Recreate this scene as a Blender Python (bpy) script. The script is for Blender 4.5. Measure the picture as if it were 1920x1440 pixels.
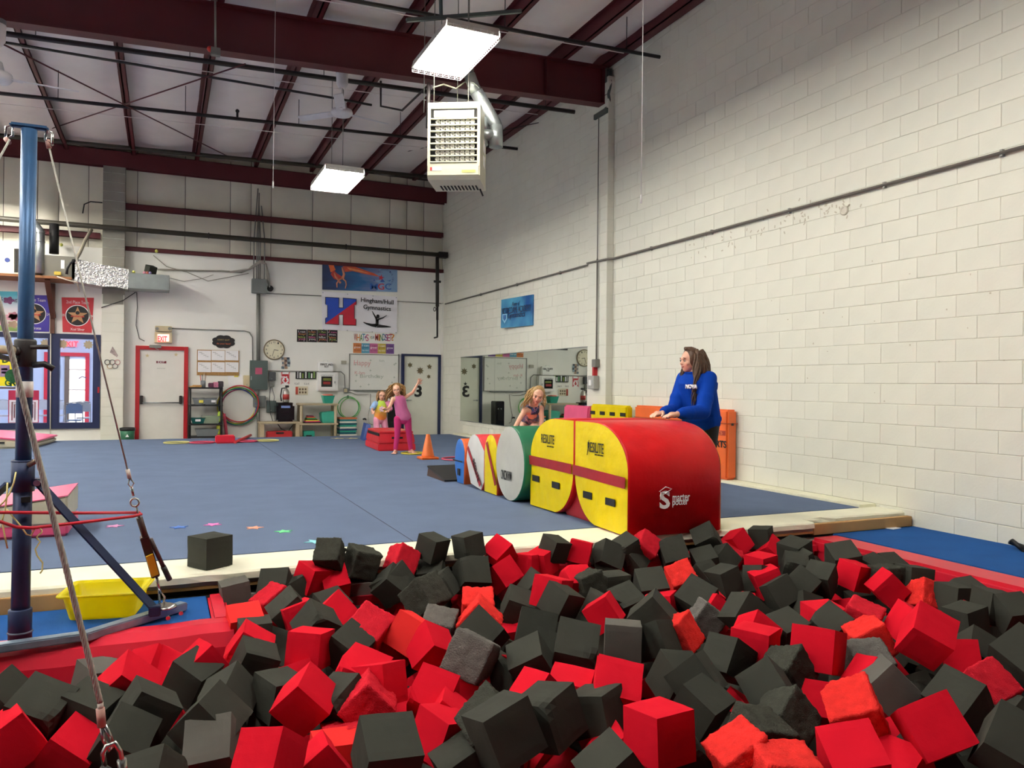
import bpy, bmesh, math, random
from mathutils import Vector, Matrix, Quaternion
S = bpy.context.scene
for o in list(bpy.data.objects): bpy.data.objects.remove(o)
C = S.collection
V = Vector; PI = math.pi
# ------------------------------------------------------------ camera
EYE = V((0, 0, 1.19)); FOC = 1456.3; YAW = 0.42187; PITCH = 0.00161; ROLL = 0.00999
_fw = V((math.sin(YAW)*math.cos(PITCH), math.cos(YAW)*math.cos(PITCH), math.sin(PITCH)))
_rt = V((math.cos(YAW), -math.sin(YAW), 0)); _up = _rt.cross(_fw)
_r2 = _rt*math.cos(ROLL) + _up*math.sin(ROLL); _u2 = _up*math.cos(ROLL) - _rt*math.sin(ROLL)
cam = bpy.data.cameras.new('camera'); co = bpy.data.objects.new('camera', cam); C.objects.link(co)
cam.sensor_width = 36; cam.lens = 36*FOC/1920; cam.clip_start = .02; cam.clip_end = 200
m = Matrix((( _r2.x, _u2.x, -_fw.x, EYE.x), (_r2.y, _u2.y, -_fw.y, EYE.y), (_r2.z, _u2.z, -_fw.z, EYE.z), (0, 0, 0, 1)))
co.matrix_world = m; S.camera = co
# ------------------------------------------------------------ world, exposure
w = bpy.data.worlds.new('world'); S.world = w; w.use_nodes = True
w.node_tree.nodes['Background'].inputs[0].default_value = (.62, .75, 1, 1)
w.node_tree.nodes['Background'].inputs[1].default_value = .35
S.view_settings.view_transform = 'Standard'; S.view_settings.look = 'None'; S.view_settings.gamma = 1
S.view_settings.use_curve_mapping = False
S.view_settings.exposure = 1.58
TUBE = 50.0          # strength of the fluorescent tubes
TUBE_COLOR = (1, .965, .885)
# ------------------------------------------------------------ pixel helpers (photo pixel -> point in the place)
def ray(x, y): return _fw + _r2*((x-960)/FOC) - _u2*((y-720)/FOC)
def atY(x, y, Y): d = ray(x, y); return EYE + d*(Y/d.y)
def atX(x, y, X): d = ray(x, y); return EYE + d*(X/d.x)
def atZ(x, y, Z): d = ray(x, y); return EYE + d*((Z-EYE.z)/d.z)
B = 19.168; RW = 6.619
def bw(x, y, off=0): return atY(x, y, B-off)
# ------------------------------------------------------------ materials
def srgb(h):
    h = h.lstrip('#'); v = [int(h[i:i+2], 16)/255 for i in (0, 2, 4)]
    return tuple(c/12.92 if c <= .04045 else ((c+.055)/1.055)**2.4 for c in v) + (1,)
_mats = {}
def mat(name, col, rough=.6, metal=0, var=.06, vscale=6, bump=0, bscale=80, spec=.5, emit=0, trans=0, coat=0, bdist=.004, voro=False, alpha=1, detail=4):
    if name in _mats: return _mats[name]
    c = srgb(col) if isinstance(col, str) else tuple(col)[:3]+(1,)
    M = bpy.data.materials.new(name); M.use_nodes = True; nt = M.node_tree; N = nt.nodes; b = N['Principled BSDF']
    b.inputs['Roughness'].default_value = rough; b.inputs['Metallic'].default_value = metal
    b.inputs['Specular IOR Level'].default_value = spec
    b.inputs['Base Color'].default_value = c
    if coat: b.inputs['Coat Weight'].default_value = coat
    if trans: b.inputs['Transmission Weight'].default_value = trans
    if alpha < 1: b.inputs['Alpha'].default_value = alpha
    if emit: b.inputs['Emission Color'].default_value = c; b.inputs['Emission Strength'].default_value = emit
    tc = N.new('ShaderNodeTexCoord')
    if var:
        n = N.new('ShaderNodeTexNoise'); n.inputs['Scale'].default_value = vscale; n.inputs['Detail'].default_value = detail
        r = N.new('ShaderNodeMapRange'); r.inputs[1].default_value = .3; r.inputs[2].default_value = .7; r.inputs[3].default_value = 1-var; r.inputs[4].default_value = 1+var
        mx = N.new('ShaderNodeMix'); mx.data_type = 'RGBA'; mx.blend_type = 'MULTIPLY'; mx.inputs[0].default_value = 1
        mx.inputs[6].default_value = c
        nt.links.new(tc.outputs['Object'], n.inputs['Vector']); nt.links.new(n.outputs[0], r.inputs[0]); nt.links.new(r.outputs[0], mx.inputs[7]); nt.links.new(mx.outputs[2], b.inputs['Base Color'])
    if bump:
        if voro: n2 = N.new('ShaderNodeTexVoronoi')
        else: n2 = N.new('ShaderNodeTexNoise'); n2.inputs['Detail'].default_value = 5
        n2.inputs['Scale'].default_value = bscale
        bp = N.new('ShaderNodeBump'); bp.inputs['Strength'].default_value = bump; bp.inputs['Distance'].default_value = bdist
        nt.links.new(tc.outputs['Object'], n2.inputs['Vector']); nt.links.new(n2.outputs[0], bp.inputs['Height']); nt.links.new(bp.outputs[0], b.inputs['Normal'])
    _mats[name] = M; return M
def emis(name, col, s):
    return mat(name, col, var=0, emit=s, rough=.5)
# ------------------------------------------------------------ mesh builder
class MB:
    def __init__(s): s.v = []; s.f = []; s.sm = []
    def add(s, vs, fs, smooth=False):
        k = len(s.v); s.v += [tuple(p) for p in vs]
        for f in fs: s.f.append(tuple(k+i for i in f)); s.sm.append(smooth)
        return s
    def box(s, lo, hi):
        (a, b, c), (d, e, f) = lo, hi
        return s.add([(a,b,c),(d,b,c),(d,e,c),(a,e,c),(a,b,f),(d,b,f),(d,e,f),(a,e,f)], [(3,2,1,0),(4,5,6,7),(0,1,5,4),(1,2,6,5),(2,3,7,6),(3,0,4,7)])
    def obox(s, o, x, y, z):            # oriented box: corner o, edge vectors
        o, x, y, z = V(o), V(x), V(y), V(z)
        p = [o, o+x, o+x+y, o+y, o+z, o+x+z, o+x+y+z, o+y+z]
        F = [(3,2,1,0),(4,5,6,7),(0,1,5,4),(1,2,6,5),(2,3,7,6),(3,0,4,7)]
        if x.cross(y).dot(z) < 0: F = [f[::-1] for f in F]
        return s.add(p, F)
    def bar(s, a, b, w, h, up=(0, 0, 1)):  # rectangular bar from a to b
        a, b = V(a), V(b); d = (b-a).normalized(); u = V(up)
        if abs(d.dot(u)) > .98: u = V((1, 0, 0))
        sd = d.cross(u).normalized()*w; u2 = sd.cross(d).normalized()*h
        return s.obox(a-sd/2-u2/2, b-a, sd, u2)
    def tube(s, pts, r, n=10, caps=True, closed=False, squash=None):
        pts = [V(p) for p in pts]; k = len(pts); rs = r if isinstance(r, (list, tuple)) else [r]*k
        vs = []; prev = None
        for i, p in enumerate(pts):
            if closed: t = (pts[(i+1) % k]-pts[i-1])
            else: t = pts[min(i+1, k-1)]-pts[max(i-1, 0)]
            t = t.normalized() if t.length > 1e-9 else V((0, 0, 1))
            if prev is None: q = V((0, 0, 1)) if abs(t.z) < .9 else V((1, 0, 0)); u = t.cross(q).normalized()
            else: u = (prev - t*prev.dot(t)).normalized()
            prev = u; v = t.cross(u)
            for j in range(n):
                a = 2*PI*j/n; vs.append(p + (u*math.cos(a)+v*math.sin(a))*rs[i])
        fs = []
        for i in range(k if closed else k-1):
            for j in range(n):
                a = i*n+j; b = i*n+(j+1) % n; i2 = (i+1) % k
                fs.append((a, b, i2*n+(j+1) % n, i2*n+j))
        s.add(vs, fs, True)
        if caps and not closed:
            o = len(s.v)-len(vs); s.f.append(tuple(o+j for j in reversed(range(n)))); s.sm.append(False)
            s.f.append(tuple(o+(k-1)*n+j for j in range(n))); s.sm.append(False)
        return s
    def cyl(s, a, b, r, r2=None, n=20): return s.tube([a, b], [r, r if r2 is None else r2], n)
    def ring(s, c, R, r, ax=(0, 0, 1), n=48, k=8, tilt=None):
        ax = V(ax).normalized(); q = V((1, 0, 0)) if abs(ax.x) < .9 else V((0, 1, 0)); u = ax.cross(q).normalized(); v = ax.cross(u)
        return s.tube([V(c)+u*math.cos(2*PI*i/n)*R+v*math.sin(2*PI*i/n)*R for i in range(n)], r, k, closed=True)
    def sphere(s, c, r, n=16, m=10):
        rx, ry, rz = r if isinstance(r, (tuple, list)) else (r, r, r); c = V(c); vs = [c+V((0, 0, rz))]
        for i in range(1, m):
            for j in range(n):
                a = PI*i/m; t = 2*PI*j/n; vs.append(c+V((rx*math.sin(a)*math.cos(t), ry*math.sin(a)*math.sin(t), rz*math.cos(a))))
        vs.append(c-V((0, 0, rz))); fs = [(0, 1+j, 1+(j+1) % n) for j in range(n)]
        for i in range(m-2):
            for j in range(n): fs.append((1+i*n+j, 1+(i+1)*n+j, 1+(i+1)*n+(j+1) % n, 1+i*n+(j+1) % n))
        e = len(vs)-1; fs += [(e, 1+(m-2)*n+(j+1) % n, 1+(m-2)*n+j) for j in range(n)]
        return s.add(vs, fs, True)
    def prism(s, pts, d, smooth=False):  # planar polygon extruded by vector d
        pts = [V(p) for p in pts]; d = V(d); n = len(pts)
        nrm = V((0, 0, 0))
        for i in range(n): nrm += pts[i].cross(pts[(i+1) % n])
        if nrm.dot(d) < 0: pts.reverse()
        vs = pts+[p+d for p in pts]
        s.add(vs, [tuple(reversed(range(n))), tuple(range(n, 2*n))])
        k = len(s.v)-2*n
        for i in range(n): s.f.append((k+i, k+(i+1) % n, k+n+(i+1) % n, k+n+i)); s.sm.append(smooth)
        return s
    def lathe(s, c, prof, n=24, ax='z'):  # prof: (radius, height)
        vs = []; fs = []; c = V(c)
        for r, h in prof:
            for j in range(n):
                t = 2*PI*j/n; p = V((r*math.cos(t), r*math.sin(t), h))
                if ax == 'y': p = V((p.x, -p.z, p.y))
                vs.append(c+p)
        for i in range(len(prof)-1):
            for j in range(n): fs.append((i*n+j, i*n+(j+1) % n, (i+1)*n+(j+1) % n, (i+1)*n+j))
        s.add(vs, fs, True); k = len(s.v)-len(vs)
        s.f.append(tuple(k+j for j in reversed(range(n)))); s.sm.append(False)
        s.f.append(tuple(k+(len(prof)-1)*n+j for j in range(n))); s.sm.append(False)
        return s
    def mesh(s, name, m=None):
        me = bpy.data.meshes.new(name); me.from_pydata(s.v, [], s.f)
        me.polygons.foreach_set('use_smooth', s.sm)
        if m: me.materials.append(m)
        me.update(); return me
    def build(s, name, m=None, parent=None, bevel=0, fix=False, org=None):
        me = s.mesh(name, m)
        if fix or bevel:
            bm = bmesh.new(); bm.from_mesh(me)
            bmesh.ops.recalc_face_normals(bm, faces=bm.faces)
            if bevel: bmesh.ops.bevel(bm, geom=[e for e in bm.edges if len(e.link_faces) == 2 and e.calc_face_angle(0) > .5], offset=bevel, segments=2, affect='EDGES', clamp_overlap=True)
            bm.to_mesh(me); bm.free()
        return link(name, me, parent, org)
def link(name, me, parent=None, org=None):
    o = bpy.data.objects.new(name, me); C.objects.link(o)
    if parent is not None: o.parent = parent; o.matrix_parent_inverse = Matrix.Translation(-parent.location) if parent.type == 'EMPTY' or True else Matrix()
    return o
def tag(o, label, cat, group=None, kind=None):
    o['label'] = label; o['category'] = cat
    if group: o['group'] = group
    if kind: o['kind'] = kind
    return o
def thing(name, label, cat, loc=(0, 0, 0), group=None, kind=None):
    o = bpy.data.objects.new(name, None); C.objects.link(o); o.location = loc; o.empty_display_size = .1
    return tag(o, label, cat, group, kind)
def struct(o, label, cat='building part'):
    return tag(o, label, cat, kind='structure')
BACK = Matrix(((1, 0, 0), (0, 0, -1), (0, 1, 0)))        # text frame facing -y
RIGHT = Matrix(((0, 0, -1), (-1, 0, 0), (0, 1, 0)))      # text frame facing -x
_fontcache = {}
def text(s, m, parent, c, w, h=None, frame=BACK, bold=0, name='lettering', ext=.0015, rot=0, shear=0):
    """flat lettering centred at c, w metres wide (and h high)"""
    cu = bpy.data.curves.new('lettering', 'FONT'); cu.body = s; cu.align_x = 'CENTER'; cu.align_y = 'CENTER'; cu.size = 1; cu.offset = bold; cu.extrude = .02; cu.resolution_u = 3; cu.shear = shear
    t = bpy.data.objects.new('tmp', cu)
    me = bpy.data.meshes.new_from_object(t); bpy.data.objects.remove(t); bpy.data.curves.remove(cu)
    if not me.vertices: return None
    xs = [v.co.x for v in me.vertices]; ys = [v.co.y for v in me.vertices]
    cx, cy = (min(xs)+max(xs))/2, (min(ys)+max(ys))/2; sx = w/max(1e-6, max(xs)-min(xs)); sy = h/max(1e-6, max(ys)-min(ys)) if h else sx
    R = frame @ Matrix.Rotation(rot, 3, 'Z')
    for v in me.vertices:
        p = V(((v.co.x-cx)*sx, (v.co.y-cy)*sy, ext if v.co.z > 0 else -ext*.5)); v.co = R @ p + V(c)
    me.materials.clear(); me.materials.append(m); me.name = name
    return link(name, me, parent)
def plate(name, x0, y0, x1, y1, m, parent=None, d=.02, off=0, bevel=0):
    """flat board on the back wall between two photo pixels"""
    a, b = bw(x0, y0, off), bw(x1, y1, off)
    return MB().box((min(a.x, b.x), B-off-d, min(a.z, b.z)), (max(a.x, b.x), B-off, max(a.z, b.z))).build(name, m, parent, bevel)
def star(c, R, r=None, n=5, rot=PI/2, frame=None):
    r = r or R*.4; pts = []
    for i in range(2*n):
        a = rot+PI*i/n; q = V(((R if i % 2 == 0 else r)*math.cos(a), (R if i % 2 == 0 else r)*math.sin(a), 0)); pts.append(V(c)+(frame @ q if frame else q))
    return pts
rnd = random.Random(7)
# ------------------------------------------------------------ shared materials
M_block = mat('painted_block', '#dcdccf', .75, var=.035, vscale=1.6, bump=.25, bscale=45, bdist=.004)
M_mortar = mat('painted_mortar', '#d3d2c4', .8, var=.05, vscale=5, bump=.3, bscale=60)
M_drywall = mat('white_drywall', '#eeede6', .8, var=.03, vscale=1.2, bump=.08, bscale=30)
M_insul = mat('white_vinyl_insulation', '#ebe4df', .55, var=.05, vscale=1.5, bump=.25, bscale=5, bdist=.03)
M_insulwall = mat('wall_insulation', '#e2ddcc', .6, var=.08, vscale=1.3, bump=.3, bscale=6, bdist=.02)
M_maroon = mat('maroon_steel', '#571a20', .5, var=.1, vscale=3)
M_black_steel = mat('black_steel_pipe', '#241f20', .5, var=.1)
M_carpet = mat('blue_carpet', '#62718c', .95, var=.07, vscale=2.2, bump=.6, bscale=260, bdist=.006, spec=.1, detail=10)
M_trim = mat('white_edge_foam', '#ecead2', .7, var=.05, vscale=4, bump=.2, bscale=40)
M_wood = mat('raw_pine', '#b48b57', .7, var=.18, vscale=3, bump=.2, bscale=30)
M_bluemat = mat('blue_mat_carpet', '#1d5293', .9, var=.08, vscale=3, bump=.4, bscale=220, bdist=.004, spec=.15)
M_redvinyl = mat('red_vinyl', '#cc1a33', .42, var=.07, vscale=3, bump=.15, bscale=10, bdist=.01)
M_black = mat('black_plastic', '#151516', .5, var=.1)
M_dark = mat('dark_void', '#0b0a0a', .9, var=0)
M_white = mat('white_paint', '#efefec', .5, var=.02)
M_steel = mat('galvanised_steel', '#9aa0a0', .38, metal=.8, var=.12, vscale=9)
M_grey = mat('grey_steel_box', '#6d716f', .5, var=.05)
M_navy = mat('navy_paint', '#14204a', .45, var=.05)
M_red = mat('red_paint', '#b3121d', .45, var=.05)
M_lettering_black = mat('black_print', '#111111', .6, var=0)
M_lettering_white = mat('white_print', '#f4f4f4', .6, var=0)
M_grey_line = mat('grey_conduit', '#85857f', .45, metal=.4, var=.06)
M_glass = mat('window_glass', '#ffffff', .02, trans=1, var=0)
# ============================================================ SETTING
MATZ = -.13; SLAB = -.16
def zr(x): return 6.17 + .035*x          # underside of the roof purlins
# ---- floor
fl = MB().box((-9, 5.2, SLAB-.1), (RW, B+.0, SLAB)).build('floor', mat('concrete', '#8d8a84', .8, var=.1, vscale=2))
struct(fl, 'grey concrete slab under the raised blue gymnastics floor', 'floor')
ca = MB(); ca.box((-9, 5.69, -.14), (1.735, 17.72, 0)); ca.build('carpet_panel', M_carpet, fl)
cb = MB(); cb.prism([(1.745, 5.69, -.14), (6.385, 5.69, -.14), (6.30, 17.66, -.14), (1.745, 17.70, -.14)], (0, 0, .14)); cb.build('carpet_panel', M_carpet, fl)
MB().box((1.72, 5.69, -.14), (1.76, 17.7, -.004)).build('seam_backing', M_dark, fl)
# white edge boards
def rough_edge(x0, x1, y0, y1, z0, z1, seg=.12, amp=.012):
    r = random.Random(3); n = int((x1-x0)/seg); mb = MB(); vs = []; fs = []
    for i in range(n+1):
        x = x0+(x1-x0)*i/n; j = r.uniform(-amp, amp*.4)+(r.uniform(-.03, 0) if r.random() < .08 else 0)
        vs += [(x, y1, z0), (x, y1, z1), (x, y0-j+.02, z1), (x, y0-j*1.6, z1-.012), (x, y0-j, z0)]
    for i in range(n):
        for k in range(4): a = i*5+k; fs.append((a, a+1, a+6, a+5))
    mb.add(vs, fs); return mb
rough_edge(-3, 5.30, 5.19, 5.68, -.055, -.004).build('edge_board', M_trim, fl); rough_edge(5.30, RW, 5.335, 5.68, -.055, -.004).build('edge_board', M_trim, fl)
MB().box((6.39, 5.68, -.1), (RW, 17.7, .025)).build('edge_board', M_trim, fl, .006)
MB().box((-3, 5.22, -.085), (5.3, 5.6, -.056)).build('underlay_foam', mat('grey_foam_layer', '#8f8a80', .8), fl)
MB().box((-3, 5.215, -.105), (5.3, 5.6, -.086)).build('plywood_layer', mat('plywood_edge', '#a8834e', .75, var=.2, vscale=8), fl)
MB().box((-3, 5.32, -.5), (RW, 5.36, -.105)).build('pit_back_wall', mat('black_pit_wall', '#121013', .8), fl)
MB().box((-3, 5.17, -.16), (-.28, 5.26, -.045)).build('wood_joist', M_wood, fl, .004)
MB().box((5.34, 5.25, MATZ), (6.60, 5.31, -.035)).build('wood_joist', M_wood, fl, .004)
# ---- pit
pit = MB(); pit.box((-3.5, -.5, -1.35), (5.3, 5.34, -1.3)); po = pit.build('floor_pit', mat('pit_floor', '#1a1718', .9)); struct(po, 'dark bottom of the foam pit under the blocks', 'floor')
MB().box((5.245, -.5, -1.3), (5.29, 5.24, -.2)).build('pit_side_pad', M_redvinyl, po)
MB().box((-3.5, -.55, -1.3), (5.29, -.45, -.15)).build('pit_side_pad', M_redvinyl, po)
MB().box((.33, 5.18, -1.3), (5.25, 5.24, -.24)).build('pit_side_pad', M_redvinyl, po)
rp = MB().box((5.235, -.5, -.26), (5.56, 5.2, MATZ)).build('pit_rim_pad', M_redvinyl, None, .03); tag(rp, 'red vinyl rim pad between the foam pit and the right blue mat', 'mat')
rb = MB().box((2.6, 5.09, -.26), (5.25, 5.22, -.15)).build('pit_rim_pad', M_redvinyl, None, .03); tag(rb, 'red vinyl rim pad along the back of the pit under the white edge', 'mat')
bm_ = MB().box((5.56, -.5, -.3), (RW, 5.25, MATZ)).build('blue_floor_mat', M_bluemat, None, .01); tag(bm_, 'blue carpeted mat along the white block wall beside the pit', 'mat')
bl = MB().box((-3.5, 4.62, -.3), (.26, 5.16, MATZ)).build('blue_floor_mat', M_bluemat, None, .01); tag(bl, 'blue carpeted mat under the bar upright and yellow tub', 'mat')
# L-shaped red pad round the left platform
lp = MB()
prof = [(4.62, MATZ+.005), (4.50, MATZ+.012), (4.43, MATZ-.02), (4.40, -.22), (4.36, -.9), (4.62, -.9)]
n = 24; vs = []; fs = []
for i in range(n+1):
    x = -3.5+3.86*i/n
    for (y, z) in prof: vs.append((x, y+.006*math.sin(x*9), z+.004*math.sin(x*13+y)))
for i in range(n):
    for k in range(5): a = i*6+k; fs.append((a, a+1, a+7, a+6))
fs.append(tuple(range(6))); fs.append(tuple(n*6+5-k for k in range(6)))
lp.add(vs, fs, False); lo = lp.build('red_corner_pad', M_redvinyl, None, fix=True); tag(lo, 'red vinyl pad folded over the front of the left blue mat', 'mat')
MB().box((.255, 4.60, -.9), (.36, 5.16, MATZ+.01)).build('side_flap', M_redvinyl, lo, .02)
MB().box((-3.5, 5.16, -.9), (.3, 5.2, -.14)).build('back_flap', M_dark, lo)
# ---- right wall of painted block
wr = MB().box((RW+.006, -6, SLAB-.1), (RW+.25, B+.3, 6.75)).build('wall_right', M_mortar); struct(wr, 'tall white painted concrete block wall on the right side', 'wall')
def block_mesh(L, H, D=.012, ch=.004):
    mb = MB(); l, h = L/2, H/2
    vs = [(D, -l, -h), (D, l, -h), (D, l, h), (D, -l, h), (ch, -l, -h), (ch, l, -h), (ch, l, h), (ch, -l, h), (0, -l+ch, -h+ch), (0, l-ch, -h+ch), (0, l-ch, h-ch), (0, -l+ch, h-ch)]
    fs = [(0, 1, 5, 4), (1, 2, 6, 5), (2, 3, 7, 6), (3, 0, 4, 7), (4, 5, 9, 8), (5, 6, 10, 9), (6, 7, 11, 10), (7, 4, 8, 11), (8, 9, 10, 11)]
    return mb.add(vs, fs)
BLK = block_mesh(.4064-.005, .2032-.005); blkme = BLK.mesh('block', M_block)
blocks = []
for r in range(34):
    zc = 1.039+.2032*(r-6)+.1016
    if zc > 6.6: break
    y = 5.234 + (.2032 if r % 2 else 0) - .4064*6
    while y < B:
        yc = y+.2032
        if not (10.76 < yc < 11.42) or True: blocks.append((yc, zc))
        y += .4064
def inframe(p, mar=30):
    d = V(p)-EYE; q = d.dot(_fw)
    if q < .1: return False
    X_, Y_ = 960+FOC*d.dot(_r2)/q, 720-FOC*d.dot(_u2)/q
    return -mar < X_ < 1920+mar and -mar < Y_ < 1440+mar
blocks.sort(key=lambda b: (V((RW, b[0], b[1]))-EYE).length)
k = 0; rest = MB()
for (yc, zc) in blocks:
    if yc < 3.6: continue
    if k < 290 and inframe((RW, yc, zc)):
        o = link('block', blkme, wr); o.location = (RW+rnd.uniform(-.0015, .0015), yc, zc); k += 1
    else:
        j = rnd.uniform(-.0015, .0015); rest.add([(p[0]+RW+j, p[1]+yc, p[2]+zc) for p in BLK.v], BLK.f)
o = rest.build('block_courses', M_block, wr); o['kind'] = 'stuff'
# pilaster
pil = MB().box((6.505, 10.80, SLAB), (RW+.01, 11.395, 6.2)).build('trim_1', M_mortar); struct(pil, 'white block pilaster under the end of the roof girder', 'pilaster')
for r in range(32):
    zc = 1.039+.2032*(r-6)
    if zc+.2 > 6.2: break
    MB().box((6.499, 10.795, zc+.003), (6.62, 11.40, zc+.2)).build('block', M_block, pil, .004)
# ---- back wall: white panels below, insulation above
WT = 4.10
wb = MB(); px188 = bw(188, 700).x; wtop = bw(150, 627).z; wbot = bw(100, 804).z; WL = -4.6
wb.box((WL, B, SLAB-.1), (px188, B+.12, wbot)); wb.box((WL, B, wtop), (px188, B+.12, WT)); wb.box((px188, B, SLAB-.1), (RW, B+.12, WT)); wb.box((-9, B, SLAB-.1), (WL, B+.12, WT))
wbo = wb.build('wall_back', M_drywall); struct(wbo, 'white lower back wall with banners, doors and notice boards', 'wall')
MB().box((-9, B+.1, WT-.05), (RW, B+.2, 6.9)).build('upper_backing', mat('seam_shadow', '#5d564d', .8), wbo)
seams = [-8.9, -7.6, -6.4, -5.2, -3.9, -3.1, -2.483, -2.09, -1.527, -.568, .415, 1.386, 1.846, 2.304, 3.274, 4.211, 5.197, 5.643, 6.096, RW]
for i in range(len(seams)-1):
    x0, x1 = seams[i], seams[i+1]; mb = MB(); n1, n2 = 6, 20; vs = []; fs = []
    for a in range(n1+1):
        for b in range(n2+1):
            u = a/n1; z = WT+(6.45-WT)*b/n2; x = x0+.006+(x1-x0-.012)*u
            bul = .045*math.sin(PI*u)**.6*(.75+.25*math.sin(z*3+i)); sag = .03*math.sin(z*2.1+i*1.7)*math.sin(PI*u)
            vs.append((x, B+.085-bul-sag*.5, z))
    for a in range(n1):
        for b in range(n2): q = a*(n2+1)+b; fs.append((q, q+1, q+n2+2, q+n2+1))
    mb.add(vs, fs, True); mb.build('insulation_panel', M_insulwall, wbo)
# girts of the back wall
def girt(z0, z1, x0=-4, x1=6.6, yy=B-.02, d=.18):
    g = MB(); g.box((x0, yy-d, z1-.012), (x1, yy, z1)); g.box((x0, yy-.02, z0), (x1, yy, z1)); g.box((x0, yy-d, z0), (x1, yy-d+.012, z1-.0)); return g
girt(4.08, 4.17, -.80, 6.6, B, .06).build('girt', M_maroon, wbo); girt(4.98, 5.10, -.8, 6.55, B-.02, .14).build('girt', M_maroon, wbo)
girt(4.28, 4.40, -9, -1.28, B-.02, .14).build('girt', M_maroon, wbo)
girt(5.85, 6.2, -9, 6.6, B-.05, .2).build('rafter', M_maroon, wbo)
# block pier left of the exit door
pier = MB().box((-1.225, 18.93, SLAB), (-.80, B+.1, 6.1)).build('trim_2', M_mortar); struct(pier, 'block pier on the back wall, grey above and white below', 'pilaster')
M_gblock = mat('grey_block', '#8a877d', .85, var=.1, vscale=3, bump=.3, bscale=50)
for r in range(33):
    zc = -.18+.2032*r
    if zc > 6.0: break
    MB().box((-1.23, 18.92, zc+.004), (-.795, 19.1, zc+.199)).build('block', M_gblock if zc > 2.9 else M_block, pier, .005)
MB().box((-1.21, 18.912, 2.86), (-.815, 18.92, 3.1)).build('patch', M_gblock, pier)
M_hall = mat('hall_dim_grey', '#6f6d68', .8)  # dark grey for the unseen front wall, chosen to cut bounce light
# ---- far walls out of the picture that close the hall
o = MB().box((-9.2, -6, -.3), (-9, B+.2, 6.5)).build('wall_left', M_drywall); struct(o, 'plain white wall closing the hall on the left', 'wall')
o = MB().box((-9, -6.2, -.3), (RW+.2, -6, 7)).build('wall_front', M_hall); struct(o, 'plain grey wall behind the viewer, darkened to cut bounce light', 'wall')
o = MB().box((-9, -6, -.35), (-3.5, 5.2, MATZ)).box((-3.5, -6, -.35), (RW, -.5, MATZ)).build('floor_front', M_bluemat); struct(o, 'blue matted floor in front of and beside the pit', 'floor')
# ---- ceiling: insulation sagging between purlins, purlins, girder
ce = MB(); px = [-9+1.28*i-.05 for i in range(13)]; px = [-1.95+1.28*i for i in range(-6, 7)]; px = [p for p in px if -9 < p < 6.4]
xe = [-9.2]+px+[RW+.1]; ny = 100; nx = 6; vs = []; fs = []; cols = 0
xs = []
for i in range(len(xe)-1):
    for a in range(nx): xs.append((xe[i]+(xe[i+1]-xe[i])*a/nx, math.sin(PI*a/nx)))
xs.append((xe[-1], 0))
for b in range(ny+1):
    y = -6.1+(B+6.3)*b/ny; crease = abs(((y*0.82) % 1)-.5)*2
    for (x, s_) in xs: vs.append((x, y, zr(x)+.21-.05*s_-.045*s_*(1-crease**6)+.01*math.sin(x*7+y*3)*s_))
nX = len(xs)
for b in range(ny):
    for a in range(nX-1): q = b*nX+a; fs.append((q, q+nX, q+nX+1, q+1))
ce.add(vs, fs, True); ceo = ce.build('ceiling', M_insul); struct(ceo, 'sloping white insulated ceiling with maroon steel purlins', 'ceiling')
def zpurlin(x, y0, y1):
    z = zr(x); p = MB(); p.box((x-.01, y0, z), (x+.01, y1, z+.2)); p.box((x-.01, y0, z), (x+.075, y1, z+.01)); p.box((x+.065, y0, z), (x+.075, y1, z+.03)); p.box((x-.075, y0, z+.19), (x+.01, y1, z+.2)); return p
for x in px: zpurlin(x, -6, B-.1).build('purlin', M_maroon, ceo)
e = MB(); e.box((6.44, -6, zr(6.5)), (6.46, B, zr(6.5)+.22)); e.box((6.44, -6, zr(6.5)), (6.60, B, zr(6.5)+.012)); e.build('edge_purlin', M_maroon, ceo)
for y in (10.35, 13.4, 16.2): MB().bar((-9, y, zr(-9)-.012), (6.5, y, zr(6.5)-.012), .014, .010).build('insulation_strap', M_insul, ceo)
def girder(y, xa=-9, xb=6.53):
    g = MB(); 
    def zb(x): return 5.54+.041*x-.006*(x-2)
    za, zz = 5.19 if xa == -9 else zb(xa), zb(xb)
    ta, tb = zr(xa)-.005, zr(xb)-.005
    g.prism([(xa, y-.006, za), (xb, y-.006, zz), (xb, y-.006, tb), (xa, y-.006, ta)], (0, .012, 0))
    g.prism([(xa, y-.10, za), (xb, y-.10, zz), (xb, y-.10, zz+.015), (xa, y-.10, za+.015)], (0, .20, 0))
    g.prism([(xa, y-.10, ta-.015), (xb, y-.10, tb-.015), (xb, y-.10, tb), (xa, y-.10, ta)], (0, .20, 0))
    for x in (5.45, 6.5): g.box((x-.006, y-.09, zb(x)), (x+.006, y+.09, zr(x)-.01))
    return g
girder(11.0).build('girder', M_maroon, ceo); girder(3.2).build('girder', M_maroon, ceo)
# girder seat on the pilaster
MB().box((6.50, 10.86, 5.62), (6.60, 10.92, 6.35)).box((6.46, 10.8, 5.6), (6.62, 11.2, 5.68)).tube([(6.58, 10.84, 5.65), (6.50, 10.80, 5.9), (6.56, 10.82, 6.1), (6.52, 10.84, 6.3)], .025, 8).build('girder_seat', mat('grey_green_steel', '#4d5652', .6), ceo)
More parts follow.
